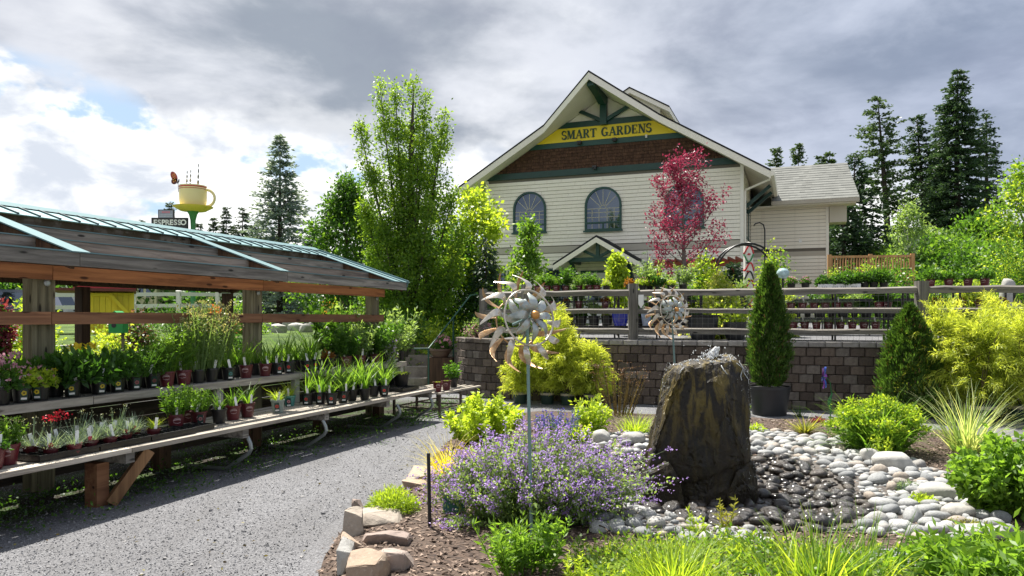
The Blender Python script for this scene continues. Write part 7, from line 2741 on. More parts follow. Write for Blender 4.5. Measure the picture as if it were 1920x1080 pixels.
for i, (px, py, r, Y) in enumerate(((400, 408, 1.5, 68), (424, 386, 1.7, 72), (455, 388, 2.2, 64), (478, 415, 1.8, 60), (318, 378, 1.7, 74), (372, 418, 1.7, 66), (266, 412, 1.2, 80), (585, 420, 1.8, 62))):
 pos = P_(px, Y, 1.4)
 conifer('distant_fir', ('pale distant fir left of the pair beyond the pavilion roof', 'taller distant fir between the cup sign and the blue spruce', 'broad distant fir just left of the blue spruce', 'low distant fir tucked behind the blue spruce', 'distant pine behind the espresso sign', 'small distant fir right of the cup pole', 'tiny distant pine top over the pavilion roof left of the signs', 'distant fir right of the blue spruce')[i], pos, top_h(py, Y, 1.4), r, leaf('needle_far', (.03, .055, .035), (.09, .13, .085), .2), 451 + i, 34, 11, .34, .15, .2, .08, 18, .8, .2, .25, 'distant conifers on the left')
# a dark tree line behind the viewpoint, which the store windows mirror
bk = np.random.default_rng(900)
Vb, Tb = [], []
for i in range(15):
 x, y, h = -42 + i * 6.5 + bk.normal(), -30 - bk.random() * 12, bk.uniform(8, 15)
 n = 700
 f = bk.random(n) ** .8
 a_ = bk.uniform(0, 6.28, n)
 rr = (1 - f) * 2.9 * bk.uniform(.4, 1, n) + .1
 Vb.append(leaves_at(np.stack([x + np.cos(a_) * rr, y + np.sin(a_) * rr, f * h], 1), np.stack([np.cos(a_), np.sin(a_), -.3 * np.ones(n)], 1), .9, .5, rs=bk))
 Tb.append(bk.random(n))
tag(link('far_woods', quads('far_woods', np.concatenate(Vb), G_FIR, None, np.concatenate(Tb))), 'dark conifer wood mirrored in the store windows', 'woods', None, 'stuff')
# bushes
def bush(name, label, pos, rx, rz, mat, seed, K=60, per=34, L=.10, Wd=.06, group=None, cat='shrub', ry=None, light=None, fl=None):
 rs = np.random.default_rng(seed)
 root = thing(name, label, cat, pos, 0, group)
 K = int(K * min(2.6, max(1, .8 * rz / rx)))
 c, d = blob_pts(K, rx, ry or rx, rz, .35, rs)
 c[:, 2] = np.abs(c[:, 2]) + .05
 V, tone = clump_leaves(c, (rx * rx * rz) ** (1 / 3) * .25, per, L, Wd, rs=rs)
 V[:, :, 2] = np.maximum(V[:, :, 2], .0)
 mats, mi = [mat], None
 if light is not None or fl is not None:
  mats = [mat, light or fl]
  mi = (rs.random(K) < .35).astype(int).repeat(per)
 link('foliage', quads('foliage', V, mats, mi, tone), root)
 m = MB()
 for i in range(8):
  m.tube([(0, 0, -.05), tuple(c[i] * np.array([.4, .4, .55])), tuple(c[i])], [.018 + .012 * rx, .012, .004], 5)
 m.build('stems', M_TWIG, root)
 return root
GH = 'shrubs covering the right hillside'
hill = [(1640, 505, 40, 1.3, 1.5, G_MID), (1690, 480, 43, 1.9, 2.2, G_BRIGHT), (1735, 490, 40, 1.9, 2.0, G_MID), (1770, 470, 44, 2.2, 2.4, G_MID), (1808, 455, 42, 2.2, 2.4, G_BRIGHT), (1850, 465, 38, 2.1, 2.2, G_MID), (1890, 480, 36, 1.9, 2.2, G_BRIGHT), (1715, 450, 48, 2.0, 2.6, G_GREYG), (1830, 430, 47, 2.2, 2.4, G_MID), (1925, 470, 35, 1.9, 2.3, G_MID), (1875, 430, 46, 2.0, 2.4, G_BRIGHT), (1665, 470, 46, 1.5, 2.0, G_GREYG)]
hl = ['low mid green shrub at the deck corner', 'bright shrub right of the deck railing', 'mid green shrub behind the white chair', 'large round green shrub in the middle of the hillside', 'bright rounded shrub under the tallest fir', 'green shrub above the grassy slope', 'bright shrub near the right picture edge', 'grey green shrub at the airy pine trunk', 'high green shrub at the fir trunks', 'green shrub cut by the right picture edge on the hillside', 'high bright shrub below the yellow green tree', 'pale shrub behind the deck']
for i, (px, py, Y, rx, rz, mt) in enumerate(hill):
 pos = P_(px, Y)
 zt = EYE + (HZ - py) / FPX * Y
 bush('hillside_shrub', hl[i], (pos[0], pos[1], pos[2] - .1), rx, max(1.0, zt + .35 - pos[2]), mt, 500 + i, 90, 36, .22, .12, GH, light=(G_GREYG, G_BRIGHT, G_MID)[i % 3])
Y = 30
pos = P_(1922, Y)
broad_tree('green_tree', 'yellow green spreading tree at the right picture edge below the firs', pos, top_h(318, Y, pos[2]), [(0, .5), (.3, 1.0), (.6, 1.2), (.85, .8), (1, .2)], 150, 40, .15, .085, G_BRIGHT, 521, .2, .12, .42, ascend=.3, open_=.6, light=G_LIME)
Y = 41
pos = P_(1702, Y)
broad_tree('aspen', 'slender pale green aspen among the conifers right of the wing', pos, top_h(385, Y, pos[2]), [(0, .4), (.4, .8), (.7, .7), (1, .15)], 70, 28, .18, .11, G_GREYG, 522, .15, .09, .4, ascend=.6, open_=.6, bark=plain('white_bark', (.5, .5, .46), .7))
Y = 44
pos = P_(1842, Y)
broad_tree('green_tree', 'olive green tree in front of the dense firs', pos, top_h(415, Y, pos[2]), [(0, 1.2), (.4, 1.8), (.8, 1.3), (1, .3)], 170, 34, .22, .13, G_MID, 523, .1, .12, .5, light=G_BRIGHT)
# terrace greenery
tb = [
 ('shrub', 'yellow green leafy shrub behind the red tree trunk', 1318, 470, 18.5, .42, 1.15, G_LIME, G_MID), ('variegated_shrub', 'cream and lime variegated shrub beside the slim thuja', 1352, 508, 15.4, .36, .62, leaf('leaf_cream', (.22, .30, .05), (.58, .58, .22), .4), G_LIME),
 ('variegated_shrub', 'lower lime variegated shrub between the fence rails by the slim thuja', 1345, 560, 15.2, .62, .5, G_LIME, MATS['leaf_cream']), ('young_shrub', 'light green climbing shrub on the black arch', 1452, 445, 21.5, .5, 1.6, G_LIME, G_BRIGHT),
 ('shrub', 'leafy green shrub before the wooden deck, left', 1580, 487, 24.0, .62, 1.1, G_MID, G_LIME), ('shrub', 'tall yellow green shrub before the wooden deck, middle', 1632, 492, 23.0, .75, 1.1, G_BRIGHT, G_LIME),
 ('shrub', 'dense dark green shrub before the deck corner', 1685, 490, 19.0, .55, .95, G_MID, G_BRIGHT), ('shrub', 'wide bright green shrub right of the deck', 1745, 498, 20.0, .72, .75, G_BRIGHT, G_LIME),
 ('lime_shrub', 'small lime shrub left of the rack end near the slim thuja', 1462, 540, 15.5, .24, .75, G_LIME, G_GOLD), ('yellow_shrub', 'pale yellow shrub behind the maroon pots near the white chair', 1822, 517, 19.0, .30, .5, G_GOLD, G_LIME),
 ('dark_shrub', 'dark spreading shrub at the right picture edge on the terrace', 1895, 440, 24.0, .9, 1.5, G_MID, G_LIME), ('shrub', 'blue green shrub in front of the pergola', 1248, 505, 20.0, .40, .6, G_GREYG, None),
 ('hedge_plant', 'clipped bright green hedge at the curved wall end', 855, 572, 20.5, 1.15, .55, G_BRIGHT, G_LIME), ('shrub', 'yellow green shrub at the foot of the column tree', 800, 592, 18.2, .75, .55, G_LIME, G_BRIGHT),
 ('shrub', 'dark green shrub between column tree and pavilion end', 742, 570, 18.0, .8, .6, G_MID, G_DEEP), ('shrub', 'leafy dark shrub left of the weeping spruce', 880, 520, 21.0, .8, 1.0, G_DEEP, G_MID),
 ('shrub', 'bright shrub hanging over the rail left of the left rack', 960, 505, 17.0, .45, .7, G_BRIGHT, G_LIME), ('shrub', 'dark shrub in the shadow behind the curved wall', 925, 545, 17.5, .5, .55, G_DEEP, G_MID),
]
for i, (nm_, lb, px, pyt, Y, rx, rz, m1, m2) in enumerate(tb):
 zt = EYE + (HZ - pyt) / FPX * Y
 X = (px - 960) / FPX * Y
 g = floor_z(X, Y) - .02
 bush(nm_, lb, (X, Y, g), rx, max(.35, (zt - g) / 1.12), m1, 540 + i, 70, 34, .085, .05, light=m2)
# ================================================================== STRUCTURES AND THINGS FARTHER OFF
M_RED = plain('red_roof_paint', (.45, .03, .035), .5, var=.2)
M_WHITEF = plain('white_vinyl', (.72, .71, .66), .45, var=.05)
M_GPOLE = plain('green_pole_paint', (.05, .26, .08), .45, var=.15)
M_CUP = plain('cream_cup_paint', (.84, .72, .36), .4, var=.05, nscale=1.5)
M_SAUCER = plain('yellow_saucer_paint', (.84, .64, .12), .4, var=.08)
M_BLKS = plain('black_sign_panel', (.018, .017, .018), .45)
def font(text, size, mat, parent, loc, name='lettering', depth=.015, off=.0, rot=(R(90), 0, 0), align='CENTER'):
 cu = bpy.data.curves.new(name, 'FONT')
 cu.body = text
 cu.size = size
 cu.extrude = depth
 cu.offset = off
 cu.align_x = align
 cu.align_y = 'CENTER'
 tmp = bpy.data.objects.new('tmp_text', cu)
 C.objects.link(tmp)
 dg = bpy.context.evaluated_depsgraph_get()
 me = bpy.data.meshes.new_from_object(tmp.evaluated_get(dg))
 bpy.data.objects.remove(tmp)
 me.materials.clear()
 me.materials.append(mat)
 o = link(name, me, parent, loc)
 o.rotation_euler = rot
 return o
def cup_sign():
 Y = 38.0
 c = at(362, 393, Y)
 g = float(gh(c[0], c[1]))
 r = thing('cup_sign', 'giant yellow coffee cup and saucer on a green pole above the pavilion roof', 'cup sign', (c[0], c[1], g))
 zc = c[2] - g
 m = MB()
 m.lathe([(.13, -.3), (.115, zc - .9), (.13, zc - .55), (.20, zc - .25), (.32, zc - .06)], 20, cap=False)
 m.build('pole', M_GPOLE, r, smooth=True)
 m = MB()
 m.lathe([(.3, zc - .10), (.62, zc - .07), (.95, zc + .12), (.97, zc + .15), (.93, zc + .15), (.6, zc + .0), (.0, zc)], 36, cap=False)
 m.build('saucer', M_SAUCER, r, smooth=True)
 m = MB()
 h = 1.20
 m.lathe([(.50, zc), (.60, zc + .12), (.655, zc + .45), (.665, zc + h - .20), (.67, zc + h), (.63, zc + h), (.60, zc + .6), (0, zc + .5)], 40, cap=False)
 cup = m.build('cup', M_CUP, r, smooth=True)
 for z0, z1 in ((h - .115, h - .05), (h - .20, h - .17)):
  m = MB()
  m.lathe([(.669, zc + z0), (.6745, zc + z0 + .01), (.6745, zc + z1 - .01), (.669, zc + z1)], 40, cap=False)
  m.build('red_stripe', plain('red_stripe_paint', (.62, .06, .04), .4), cup, smooth=True)
 m = MB()
 pts = [(.60 + .50 * math.sin(t) * (1 if t < 3 else 1), 0, zc + .58 + .45 * math.cos(t)) for t in np.linspace(.12, math.pi - .1, 16)]
 m.tube(pts, [.085 - .02 * math.sin(t) for t in np.linspace(0, math.pi, 16)], 10)
 m.build('cup_handle', M_CUP, r, smooth=True)
 for x, hh in ((-.30, .75), (-.12, .8), (.28, 1.12)):
  m = MB()
  n = 26
  L, Q = [], []
  for k in range(n + 1):
   f = k / n
   a = f * 17
   w = .085 * (1 - .75 * f)
   L.append((x - math.cos(a) * w + .05 * f, -.1 - math.sin(a) * w, zc + .75 + f * (hh + .45)))
   Q.append((x + math.cos(a) * w + .05 * f, -.1 + math.sin(a) * w, zc + .75 + f * (hh + .45)))
  m.strip(L, Q)
  m.build('steam_spiral', plain('steel_ribbon', (.30, .31, .33), .35, metal=.6), r)
 bt = thing('butterfly', 'red and orange metal butterfly perched on the giant cup rim', 'butterfly ornament', (c[0] - .50, c[1] - .55, c[2] + 1.25))
 MB().tube([(0, 0, -.45), (-.02, 0, .12)], .012, 6).build('stick', M_BLKS, bt)
 for (cx, cz, rx, rz, ang, nm2) in ((-.22, .33, .15, .27, 25, 'upper_wing'), (-.20, .10, .17, .15, 55, 'lower_wing')):
  ca, sa = math.cos(R(ang)), math.sin(R(ang))
  pts = []
  for t in np.linspace(0, 2 * math.pi, 18, endpoint=False):
   a, b = rx * math.cos(t), rz * math.sin(t)
   pts.append((cx + a * ca - b * sa, cz + a * sa + b * ca))
  w = MB().prism(pts, -.012, .012, axis='y').build(nm2, plain('butterfly_red', (.42, .05, .03), .4, var=.5, nscale=9), bt)
  for k in range(4):
   dx, dz = [(-.06, .07), (.02, .12), (-.03, -.03), (.05, .02)][k]
   MB().lathe([(.035, 0), (.0, .004)], 8).build('wing_spot', plain('wing_spot_orange', (.75, .30, .05), .4), w).matrix_local = Matrix.Translation((cx + dx, -.013, cz + dz)) @ Matrix.Rotation(R(90), 4, 'X')
 MB().tube([(-.05, 0, -.02), (.02, 0, .10), (.03, 0, .2)], [.03, .035, .02], 8).build('body', M_BLKS, bt, smooth=True)
 # espresso sign and message screen on the pole
 s = at(319, 424, Y - .25)
 es = thing('espresso_sign', 'black espresso sign panel with white capitals beside the green pole', 'sign', (s[0], s[1], s[2]), 0)
 w, hh = .92, .42
 MB().box(-w, w - .02, -.06, .06, -hh, hh).build('panel', M_BLKS, es)
 for i, ch in enumerate('ESPRESSO'):
  font(ch, .37, plain('white_letter', (.85, .85, .83), .4), es, (-.72 + i * .203, -.066, .17), 'letter', .006, .012)
 MB().box(-.05, w - .1, -.07, -.06, -.34, -.10).build('red_strip', plain('dark_red_panel', (.16, .02, .03), .5), es)
 s = at(312, 402, Y - .25)
 sc_ = thing('message_screen', 'small pinkish message screen on top of the espresso sign', 'screen', (s[0], s[1], s[2]), 0)
 MB().box(-.40, .40, -.05, .05, -.22, .24).build('case', M_BLKS, sc_)
 MB().box(-.36, .36, -.06, -.05, -.18, .20).build('display', plain('screen_grey', (.34, .36, .46), .3), sc_)
 pr = MB()
 for i in range(6):
  pr.box(-.20 + i * .07, -.20 + i * .07 + .05, -.064, -.06, .06, .15)
 for j in range(2):
  for i in range(9):
   pr.box(-.32 + i * .072, -.32 + i * .072 + .05, -.064, -.06, -.13 + j * .08, -.09 + j * .08, 1)
 pr.build('message', [plain('screen_pink', (.75, .22, .28), .4), plain('screen_white', (.62, .64, .72), .4)], sc_)
cup_sign()
# white rail fence on the left
def white_fence():
 r = thing('white_fence', 'white vinyl rail fence running behind the pavilion', 'fence', P_(250, 30))
 base = P_(250, 30)
 pts = [P_(px, Y) for px, Y in ((90, 28), (165, 29), (250, 30), (335, 31), (408, 32), (480, 33.5), (562, 35), (640, 36.5), (700, 38))]
 for p in pts:
  q = p - base
  MB().box(q[0] - .075, q[0] + .075, q[1] - .075, q[1] + .075, q[2] - .1, q[2] + 1.34).build('post', M_WHITEF, r)
  MB().add([(q[0] - .1, q[1] - .1, q[2] + 1.342), (q[0] + .1, q[1] - .1, q[2] + 1.342), (q[0] + .1, q[1] + .1, q[2] + 1.342), (q[0] - .1, q[1] + .1, q[2] + 1.342), (q[0], q[1], q[2] + 1.43)], [(0, 1, 4), (1, 2, 4), (2, 3, 4), (3, 0, 4), (3, 2, 1, 0)]).build('post_cap', M_WHITEF, r)
 for a, c in zip(pts[:-1], pts[1:]):
  for z in (1.22, .75, .28):
   p, q = a - base, c - base
   MB().beam((p[0] + .08, p[1], p[2] + z), (q[0] - .08, q[1], q[2] + z), .04, .15).build('rail', M_WHITEF, r)
white_fence()
def hut():
 Y = 22.5
 x0, x1 = (142 - 960) / FPX * Y, (240 - 960) / FPX * Y
 g = 1.08
 r = thing('coffee_hut', 'small yellow drive up hut with red roof seen through the pavilion', 'hut', (x0, Y, g), R(27))
 W_ = x1 - x0
 yel = plain('hut_yellow', (.80, .62, .02), .5, var=.08)
 H = 1.36
 for i in range(10):
  a = W_ * i / 10
  MB().box(a + .004, a + W_ / 10 - .004, 0, .05, 0, H - .05 if i > 1 else H - .18).build('wall_board', yel, r)
 MB().box(.02, W_ - .02, .05, 1.8, 0, H - .05).build('wall', yel, r)
 m = MB()
 m.prism([(-.62, H - .02), (W_ + .06, H - .02), (W_ + .06, H + .06), (-.62, H + .06)], -.55, 2.1, axis='y')
 m.build('eave', plain('weathered_red_eave', (.30, .07, .05), .7, var=.4, nscale=8), r)
 m = MB()
 m.prism([(-.05, H + .062), (W_ + .05, H + .062), (W_ + .05, H + .30), (-.05, H + .30)], -.3, 1.9, axis='y')
 m.build('roof', M_RED, r)
 m = MB()
 m.beam((W_ * .58, -.06, H - .12), (W_ + .10, -.06, .35), .10, .13, up=(0, 1, 0))
 m.beam((.02, -.05, H - .12), (W_ * .62, -.05, H - .12), .09, .12, up=(0, 1, 0))
 m.build('slanted_trim', yel, r)
 MB().tube([(-.05, -.15, .75), (.18, -.15, .78), (.30, -.15, .75), (.34, -.15, .45)], .02, 6).build('lamp_bracket', M_BLKS, r)
hut()
Y = 44
p = P_(263, Y)
r = thing('cream_building', 'far cream building with dark wall lettering behind the white fence', 'building', p)
MB().box(-.95, .95, 0, 5, 0, 3.1 - .0).build('wall', plain('cream_wall', (.72, .66, .42), .6, var=.08), r)
MB().box(-1.1, 1.1, -.3, 5.3, 3.1, 3.25).build('roof', M_BLKS, r)
for x in (-.55, -.1, .35):
 MB().box(x, x + .28, -.03, 0, 1.4, 2.0).build('window', M_GLASS, r)
def car(label, pos, rot, mat):
 r = thing('parked_car', label, 'car', pos, rot)
 prof = [(-2.2, .35), (-2.25, .75), (-2.1, 1.0), (-1.5, 1.08), (-1.15, 1.62), (-.9, 1.72), (1.3, 1.72), (1.9, 1.60), (2.15, 1.05), (2.2, .4)]
 MB().prism(prof, -.9, .9, axis='y').build('body', mat, r)
 for y in (-.905, .905):
  MB().prism([(-1.08, 1.1), (-.8, 1.6), (.25, 1.62), (.25, 1.1)], y - .004, y + .004, axis='y').build('window', M_GLASS, r)
  MB().prism([(.33, 1.1), (.33, 1.62), (1.5, 1.6), (1.75, 1.1)], y - .004, y + .004, axis='y').build('window', M_GLASS, r)
  for x in (-1.4, 1.35):
   w = MB().lathe([(.2, -.1), (.34, -.1), (.36, -.06), (.36, .06), (.34, .1), (.2, .1)], 20, cap=False)
   o = w.build('wheel', plain('tyre_rubber', (.015, .015, .016), .8), r, smooth=True)
   o.matrix_local = Matrix.Translation((x, y * .93, .36)) @ Matrix.Rotation(R(90), 4, 'X')
   k = MB().lathe([(0.001, -.08), (.2, -.09), (.21, .09), (.001, .08)], 14, cap=False).build('rim', plain('wheel_rim', (.4, .4, .42), .3, metal=.7), o, smooth=True)
 return r
car('dark blue parked car at the left picture edge beyond the white fence', P_(-5, 31, 1.05), R(8), plain('blue_car_paint', (.035, .05, .10), .25, coat=.8))
car('silver parked car partly hidden behind the lime bush and roof post', P_(100, 36, 1.1), R(-4), plain('silver_car_paint', (.42, .43, .45), .25, metal=.3, coat=.8))
# things seen through and past the pavilion
bl = [('lime_bush', 'lime yellow bush behind the left roof post', 60, 545, 17.0, .55, .95, G_LIME, G_GOLD), ('yellow_bush', 'bright yellow green bush between the two left roof posts', 200, 600, 15.0, .62, .62, G_GOLD, G_LIME), ('red_shrub', 'red leaved shrub at the left picture edge beyond the pavilion', 2, 540, 16.0, .22, .8, leaf('leaf_plum', (.10, .012, .03), (.26, .05, .08), .3), G_MID),
      ('bronze_shrub', 'bronze leaved shrub below the slanted yellow trim of the hut', 250, 580, 17.0, .5, .8, leaf('leaf_bronze2', (.09, .04, .035), (.24, .12, .09), .35), G_MID), ('shrub', 'dark green shrub under the white fence, centre left', 330, 585, 24.0, 1.5, .7, G_DEEP, G_MID), ('shrub', 'green shrub right of the second roof post', 462, 560, 22.0, .6, .9, G_BRIGHT, G_MID),
      ('orange_lily', 'clump of orange flowers in front of the white fence', 405, 575, 20.0, .42, .55, G_MID, F_ORANGE), ('shrub', 'yellow and orange flowering shrub beyond the stone pillar', 628, 560, 27.0, .7, .7, G_LIME, F_ORANGE), ('shrub', 'leafy shrub right of the stone pillar', 690, 545, 21.0, .7, 1.0, G_MID, G_BRIGHT), ('shrub', 'low green shrub beside the pale boulder left', 70, 640, 15.5, .6, .45, G_MID, G_LIME), ('shrub', 'green shrub behind the shelf of yarrow', 350, 628, 15.5, .7, .5, G_MID, G_BRIGHT), ('shrub', 'dark shrub under the boulder bank', 445, 620, 16.0, .5, .55, G_DEEP, G_MID)]
for i, (nm_, lb, px, pyt, Y, rx, rz, m1, m2) in enumerate(bl):
 zt = EYE + (HZ - pyt) / FPX * Y
 X = (px - 960) / FPX * Y
 g = floor_z(X, Y) - .02
 bush(nm_, lb, (X, Y, g), rx, max(.35, (zt - g) / 1.12), m1, 620 + i, 64, 32, .085, .05, light=m2)
# far dark trees behind the fence
for i, (px, pyt, Y, rx) in enumerate(((20, 500, 42, 3.2), (120, 500, 46, 3.0), (200, 510, 48, 2.8), (330, 515, 46, 3.2), (430, 520, 44, 2.6), (540, 515, 46, 3.0), (640, 530, 44, 2.4), (-90, 495, 44, 3.4), (712, 520, 36, 1.8))):
 pos = P_(px, Y, 1.3)
 H = top_h(pyt, Y, 1.3)
 broad_tree('background_tree', 'round dark green tree beyond the white fence, %s from the left picture edge' % ORD[i] if i < 7 else ('dark tree beyond the fence cut by the left picture edge', 'dark tree between the stone pillar and the column tree')[i - 7], pos, H, [(0, rx * .8), (.4, rx), (.8, rx * .7), (1, rx * .2)], 110, 30, .34, .2, G_DEEP, 650 + i, .05, .14, .7, group='dark trees beyond the white fence', light=G_MID, nl=10)
def far_rock(px, py, Y, w, h, seed, label, mat=None, group=None):
 X, Y1, z = hit(px, py, h * .3)
 w, h, Y = w * Y1 / Y, h * Y1 / Y, Y1
 V, F = crag_pts(seed, (w, w * .8, h), 9, 2, box=.75)
 o = link('boulder', raw_mesh('boulder', V, F, mat or M_BOULD, 'sharp'), None, (X, Y, z))
 tag(o, label, 'rock', group)
far_rock(28, 632, 15.5, .75, .4, 701, 'pale grey boulder at the left picture edge below the rail')
far_rock(10, 644, 15.0, .6, .2, 702, 'flat pale rock under the boulder at the left picture edge')
for i, px in enumerate((487, 505, 522, 540, 556, 573, 590, 606, 622)):
 far_rock(px, 612 + (i % 3) * 3 + (4 if i > 6 else 0), 20.0 + .3 * (i % 2), rng.uniform(.30, .5), rng.uniform(.22, .36), 710 + i, 'rounded boulder in the bank under the rail, %s from the roof post' % ORD[i], None, 'boulder bank behind the pavilion')
p = at(656, 573, 24)
r = thing('stone_pillar', 'dark grey stone faced pillar beside the end roof post', 'pillar', (p[0], p[1], 1.0))
for j in range(9):
 z = j * .15
 x = -.22
 while x < .2:
  w = rng.uniform(.12, .26)
  x1 = min(x + w, .22)
  MB().box(x + .006, x1 - .006, -.22 + rng.uniform(-.012, .012), .2, z + .006, z + .144).build('stone', M_QUARTZ if rng.random() < .3 else stone('slate_stone', (.09, .09, .095), (.2, .2, .205), (.25, .22, .19), .85, 7, .5), r)
  x = x1
MB().box(-.2, .2, -.2, .2, 0, 1.34).build('core', MATS['dark_core'], r)
MB().box(-.27, .27, -.27, .27, 1.36, 1.43).build('cap', M_BOULD, r)
# green bird house on a post
p = at(222, 610, 13.5)
r = thing('bird_house', 'green bird house on a thin post behind the bench plants', 'bird house', (p[0], p[1], 0))
z = p[2]
MB().box(-.13, .13, -.1, .1, z - .14, z + .12).build('body', plain('bird_house_green', (.02, .30, .06), .5), r)
MB().prism([(-.18, z + .122), (.18, z + .122), (0, z + .26)], -.14, .14, axis='y').build('roof', MATS['bird_house_green'], r)
MB().lathe([(.045, 0), (.001, .002)], 14).build('entry_hole', M_BLKS, r).matrix_local = Matrix.Translation((-.03, -.102, z)) @ Matrix.Rotation(R(90), 4, 'X')
MB().box(.06, .10, -.02, .02, 0, z - .14).build('post', M_GREYW_Z, r)
for i, (a, c) in enumerate((((250, 637), (285, 633)), ((150, 642), (290, 632)))):
 pass
m = MB()
a, c = hit(60, 652, .03), hit(300, 640, .03)
m.tube([a, (a + c) / 2, c], .03, 8)
tag(m.build('pale_pipe', plain('pale_pipe_plastic', (.5, .48, .42), .5), smooth=True), 'long pale pipe lying behind the bench plants', 'pipe')
m = MB()
a = hit(368, 634, .03)
c = a + np.array([.5, .5, .28])
m.tube([a, c], .03, 8)
tag(m.build('timber_log', M_GREYW_Z, smooth=True), 'thin bare log leaning in the planting behind the yarrow', 'log')
# steps with green hand rail at the curved wall end
for i in range(4):
 o = MB().box(0, 1.35, i * .38, i * .38 + .42, i * .24 - .05, i * .24 + .20).build('stone_step', stone('step_stone', (.20, .17, .14), (.34, .30, .25), (.28, .24, .2), .9, 6, .5), None, loc=(-2.42, 16.6, .06), rotz=.08)
 tag(o, 'rough stone step beside the barrel planter, %s from the gravel' % ORD[i], 'step', 'stone steps by the curved wall')
r = thing('hand_rail', 'bent green metal hand rail climbing beside the curved wall', 'hand rail', (-1.35, 16.3, 0))
gm = plain('green_rail_paint', (.02, .09, .06), .5)
m = MB()
m.tube([(-.75, -.3, .95), (-.45, -.2, .95), (-.05, .8, 1.55), (.35, 1.6, 2.15), (.5, 2.2, 2.2)], .017, 8)
m.build('rail', gm, r, smooth=True)
for x, y, h in ((-.45, -.2, .95), (.0, .9, 1.6)):
 MB().tube([(x, y, 0), (x, y, h)], .02, 8).build('post', gm, r)
# half barrel planters
def barrel(label, pos, rr, h, mat, hoop=True, kind='leafy'):
 r = thing('barrel_planter', label, 'planter', pos)
 n = 18
 for i in range(n):
  a0, a1 = 2 * math.pi * i / n, 2 * math.pi * (i + .94) / n
  prof = [(rr * .86, 0), (rr * .97, h * .5), (rr, h)]
  L = [(q * math.cos(a0), q * math.sin(a0), z) for q, z in prof]
  Q = [(q * math.cos(a1), q * math.sin(a1), z) for q, z in prof]
  m = MB()
  m.strip(Q, L)
  m.add([L[2], Q[2], tuple(np.array(Q[2]) * np.array([.92, .92, 1])), tuple(np.array(L[2]) * np.array([.92, .92, 1]))], [(0, 1, 2, 3)])
  m.build('stave', mat, r)
 for f in (.2, .75):
  q = rr * (.86 + .14 * f) + .006
  MB().lathe([(q, h * f), (q + .004, h * f + .035)], 24, cap=False).build('hoop', plain('rusty_hoop', (.06, .045, .035), .7, metal=.3), r)
 MB().lathe([(rr * .9, h - .05), (.001, h - .04)], 18, cap=False).build('soil', M_SOIL, r)
 f = link('foliage', PM[kind][0], r, (0, 0, h - .05))
 f.scale = (1.6, 1.6, 1.3)
 return r
p = ground(843, 727)
barrel('weathered half barrel planter by the curved wall end', (p[0], p[1] + .3, 0), .30, .42, M_GREYW_Z, kind='greyfine')
p = at(826, 668, 16.6)
r = thing('flower_bowl', 'brown bowl of pink and white flowers above the half barrel', 'planter', (p[0], p[1], p[2] - .02))
MB().lathe([(.16, 0), (.24, .14), (.265, .15), (.265, .19), (.24, .19), (.001, .16)], 22, cap=False).build('bowl', plain('brown_bowl', (.16, .10, .07), .6), r, smooth=True)
link('foliage', pm_mound('foliage', G_MID, .22, .34, 360, .07, .04, nf=40, fl=.05, fmat=F_PINK, seed=131), r, (.05, 0, .17))
MB().box(-.28, .28, -.2, .25, -.9, -.005).build('stand', M_DARKP, r)
p = at(905, 598, 16.2)
bush('flower_tuft', 'pale pink and yellow flowers spilling over the curved wall end', (p[0] - .1, p[1], 1.18), .3, .32, G_GREYG, 705, 40, 26, .06, .035, light=F_PINK)
# terrace garden structures
Y = 22.5
mt = plain('black_arch_steel', (.015, .015, .016), .4, metal=.4)
c0 = at(1398, 530, Y)
r = thing('garden_arch', 'black double hoop garden arch in front of the store corner', 'arch', (c0[0], c0[1], 1.3))
for y in (-.22, .22):
 m = MB()
 pts = [(-.92, y, 0), (-.92, y, 1.62)] + [(-.92 * math.cos(t), y, 1.62 + .92 * math.sin(t)) for t in np.linspace(.1, math.pi - .1, 15)] + [(.92, y, 1.62), (.92, y, 0)]
 m.tube(pts, .03, 8)
 m.build('hoop', mt, r, smooth=True)
for t in np.linspace(.2, math.pi - .2, 8):
 MB().beam((-.92 * math.cos(t), -.22, 1.62 + .92 * math.sin(t)), (-.92 * math.cos(t), .22, 1.62 + .92 * math.sin(t)), .02, .02).build('rung', mt, r)
m = MB()
q = at(1434, 535, 21.5)
m.tube([(q[0], q[1], 1.2), (q[0], q[1], 4.15), (q[0] - .04, q[1], 4.3), (q[0] - .15, q[1], 4.36), (q[0] - .27, q[1], 4.33), (q[0] - .32, q[1], 4.26)], .02, 7)
tag(m.build('hook_pole', mt, smooth=True), 'thin black pole with curved hook beside the garden arch', 'pole')
# painted carved post
p = at(1403, 545, 23.5)
r = thing('totem_post', 'carved post painted white red and black at the store corner', 'carved post', (p[0], p[1], 1.35))
m = MB()
m.lathe([(.15, 0), (.14, 2.5), (.12, 2.62), (.001, 2.66)], 16)
m.build('post', plain('totem_white', (.70, .68, .62), .5), r, smooth=True)
rs = np.random.default_rng(8)
reds, blks, grn = plain('totem_red', (.55, .03, .04), .45), plain('totem_black', (.02, .02, .025), .45), plain('totem_green', (.05, .25, .08), .45)
for k in range(9):
 z0 = .25 + k * .27
 ph = rs.uniform(0, 6.28)
 m = MB()
 pts = [(.152 * math.cos(-1.6 + t), .152 * math.sin(-1.6 + t), z0 + .12 * math.sin(t * 2.4 + ph)) for t in np.linspace(-1.4, 1.4, 14)]
 m.tube(pts, .026, 6)
 m.build('carved_band', (reds, blks, reds, grn)[k % 4], r, smooth=True)
 m = MB()
 a = rs.uniform(-.7, .7) - 1.6
 m.lathe([(.001, -.035), (.05, -.02), (.055, 0), (.05, .02), (.001, .035)], 10, (.14 * math.cos(a), .14 * math.sin(a), z0 + .12))
 m.build('carved_boss', (blks, reds)[k % 2], r, smooth=True)
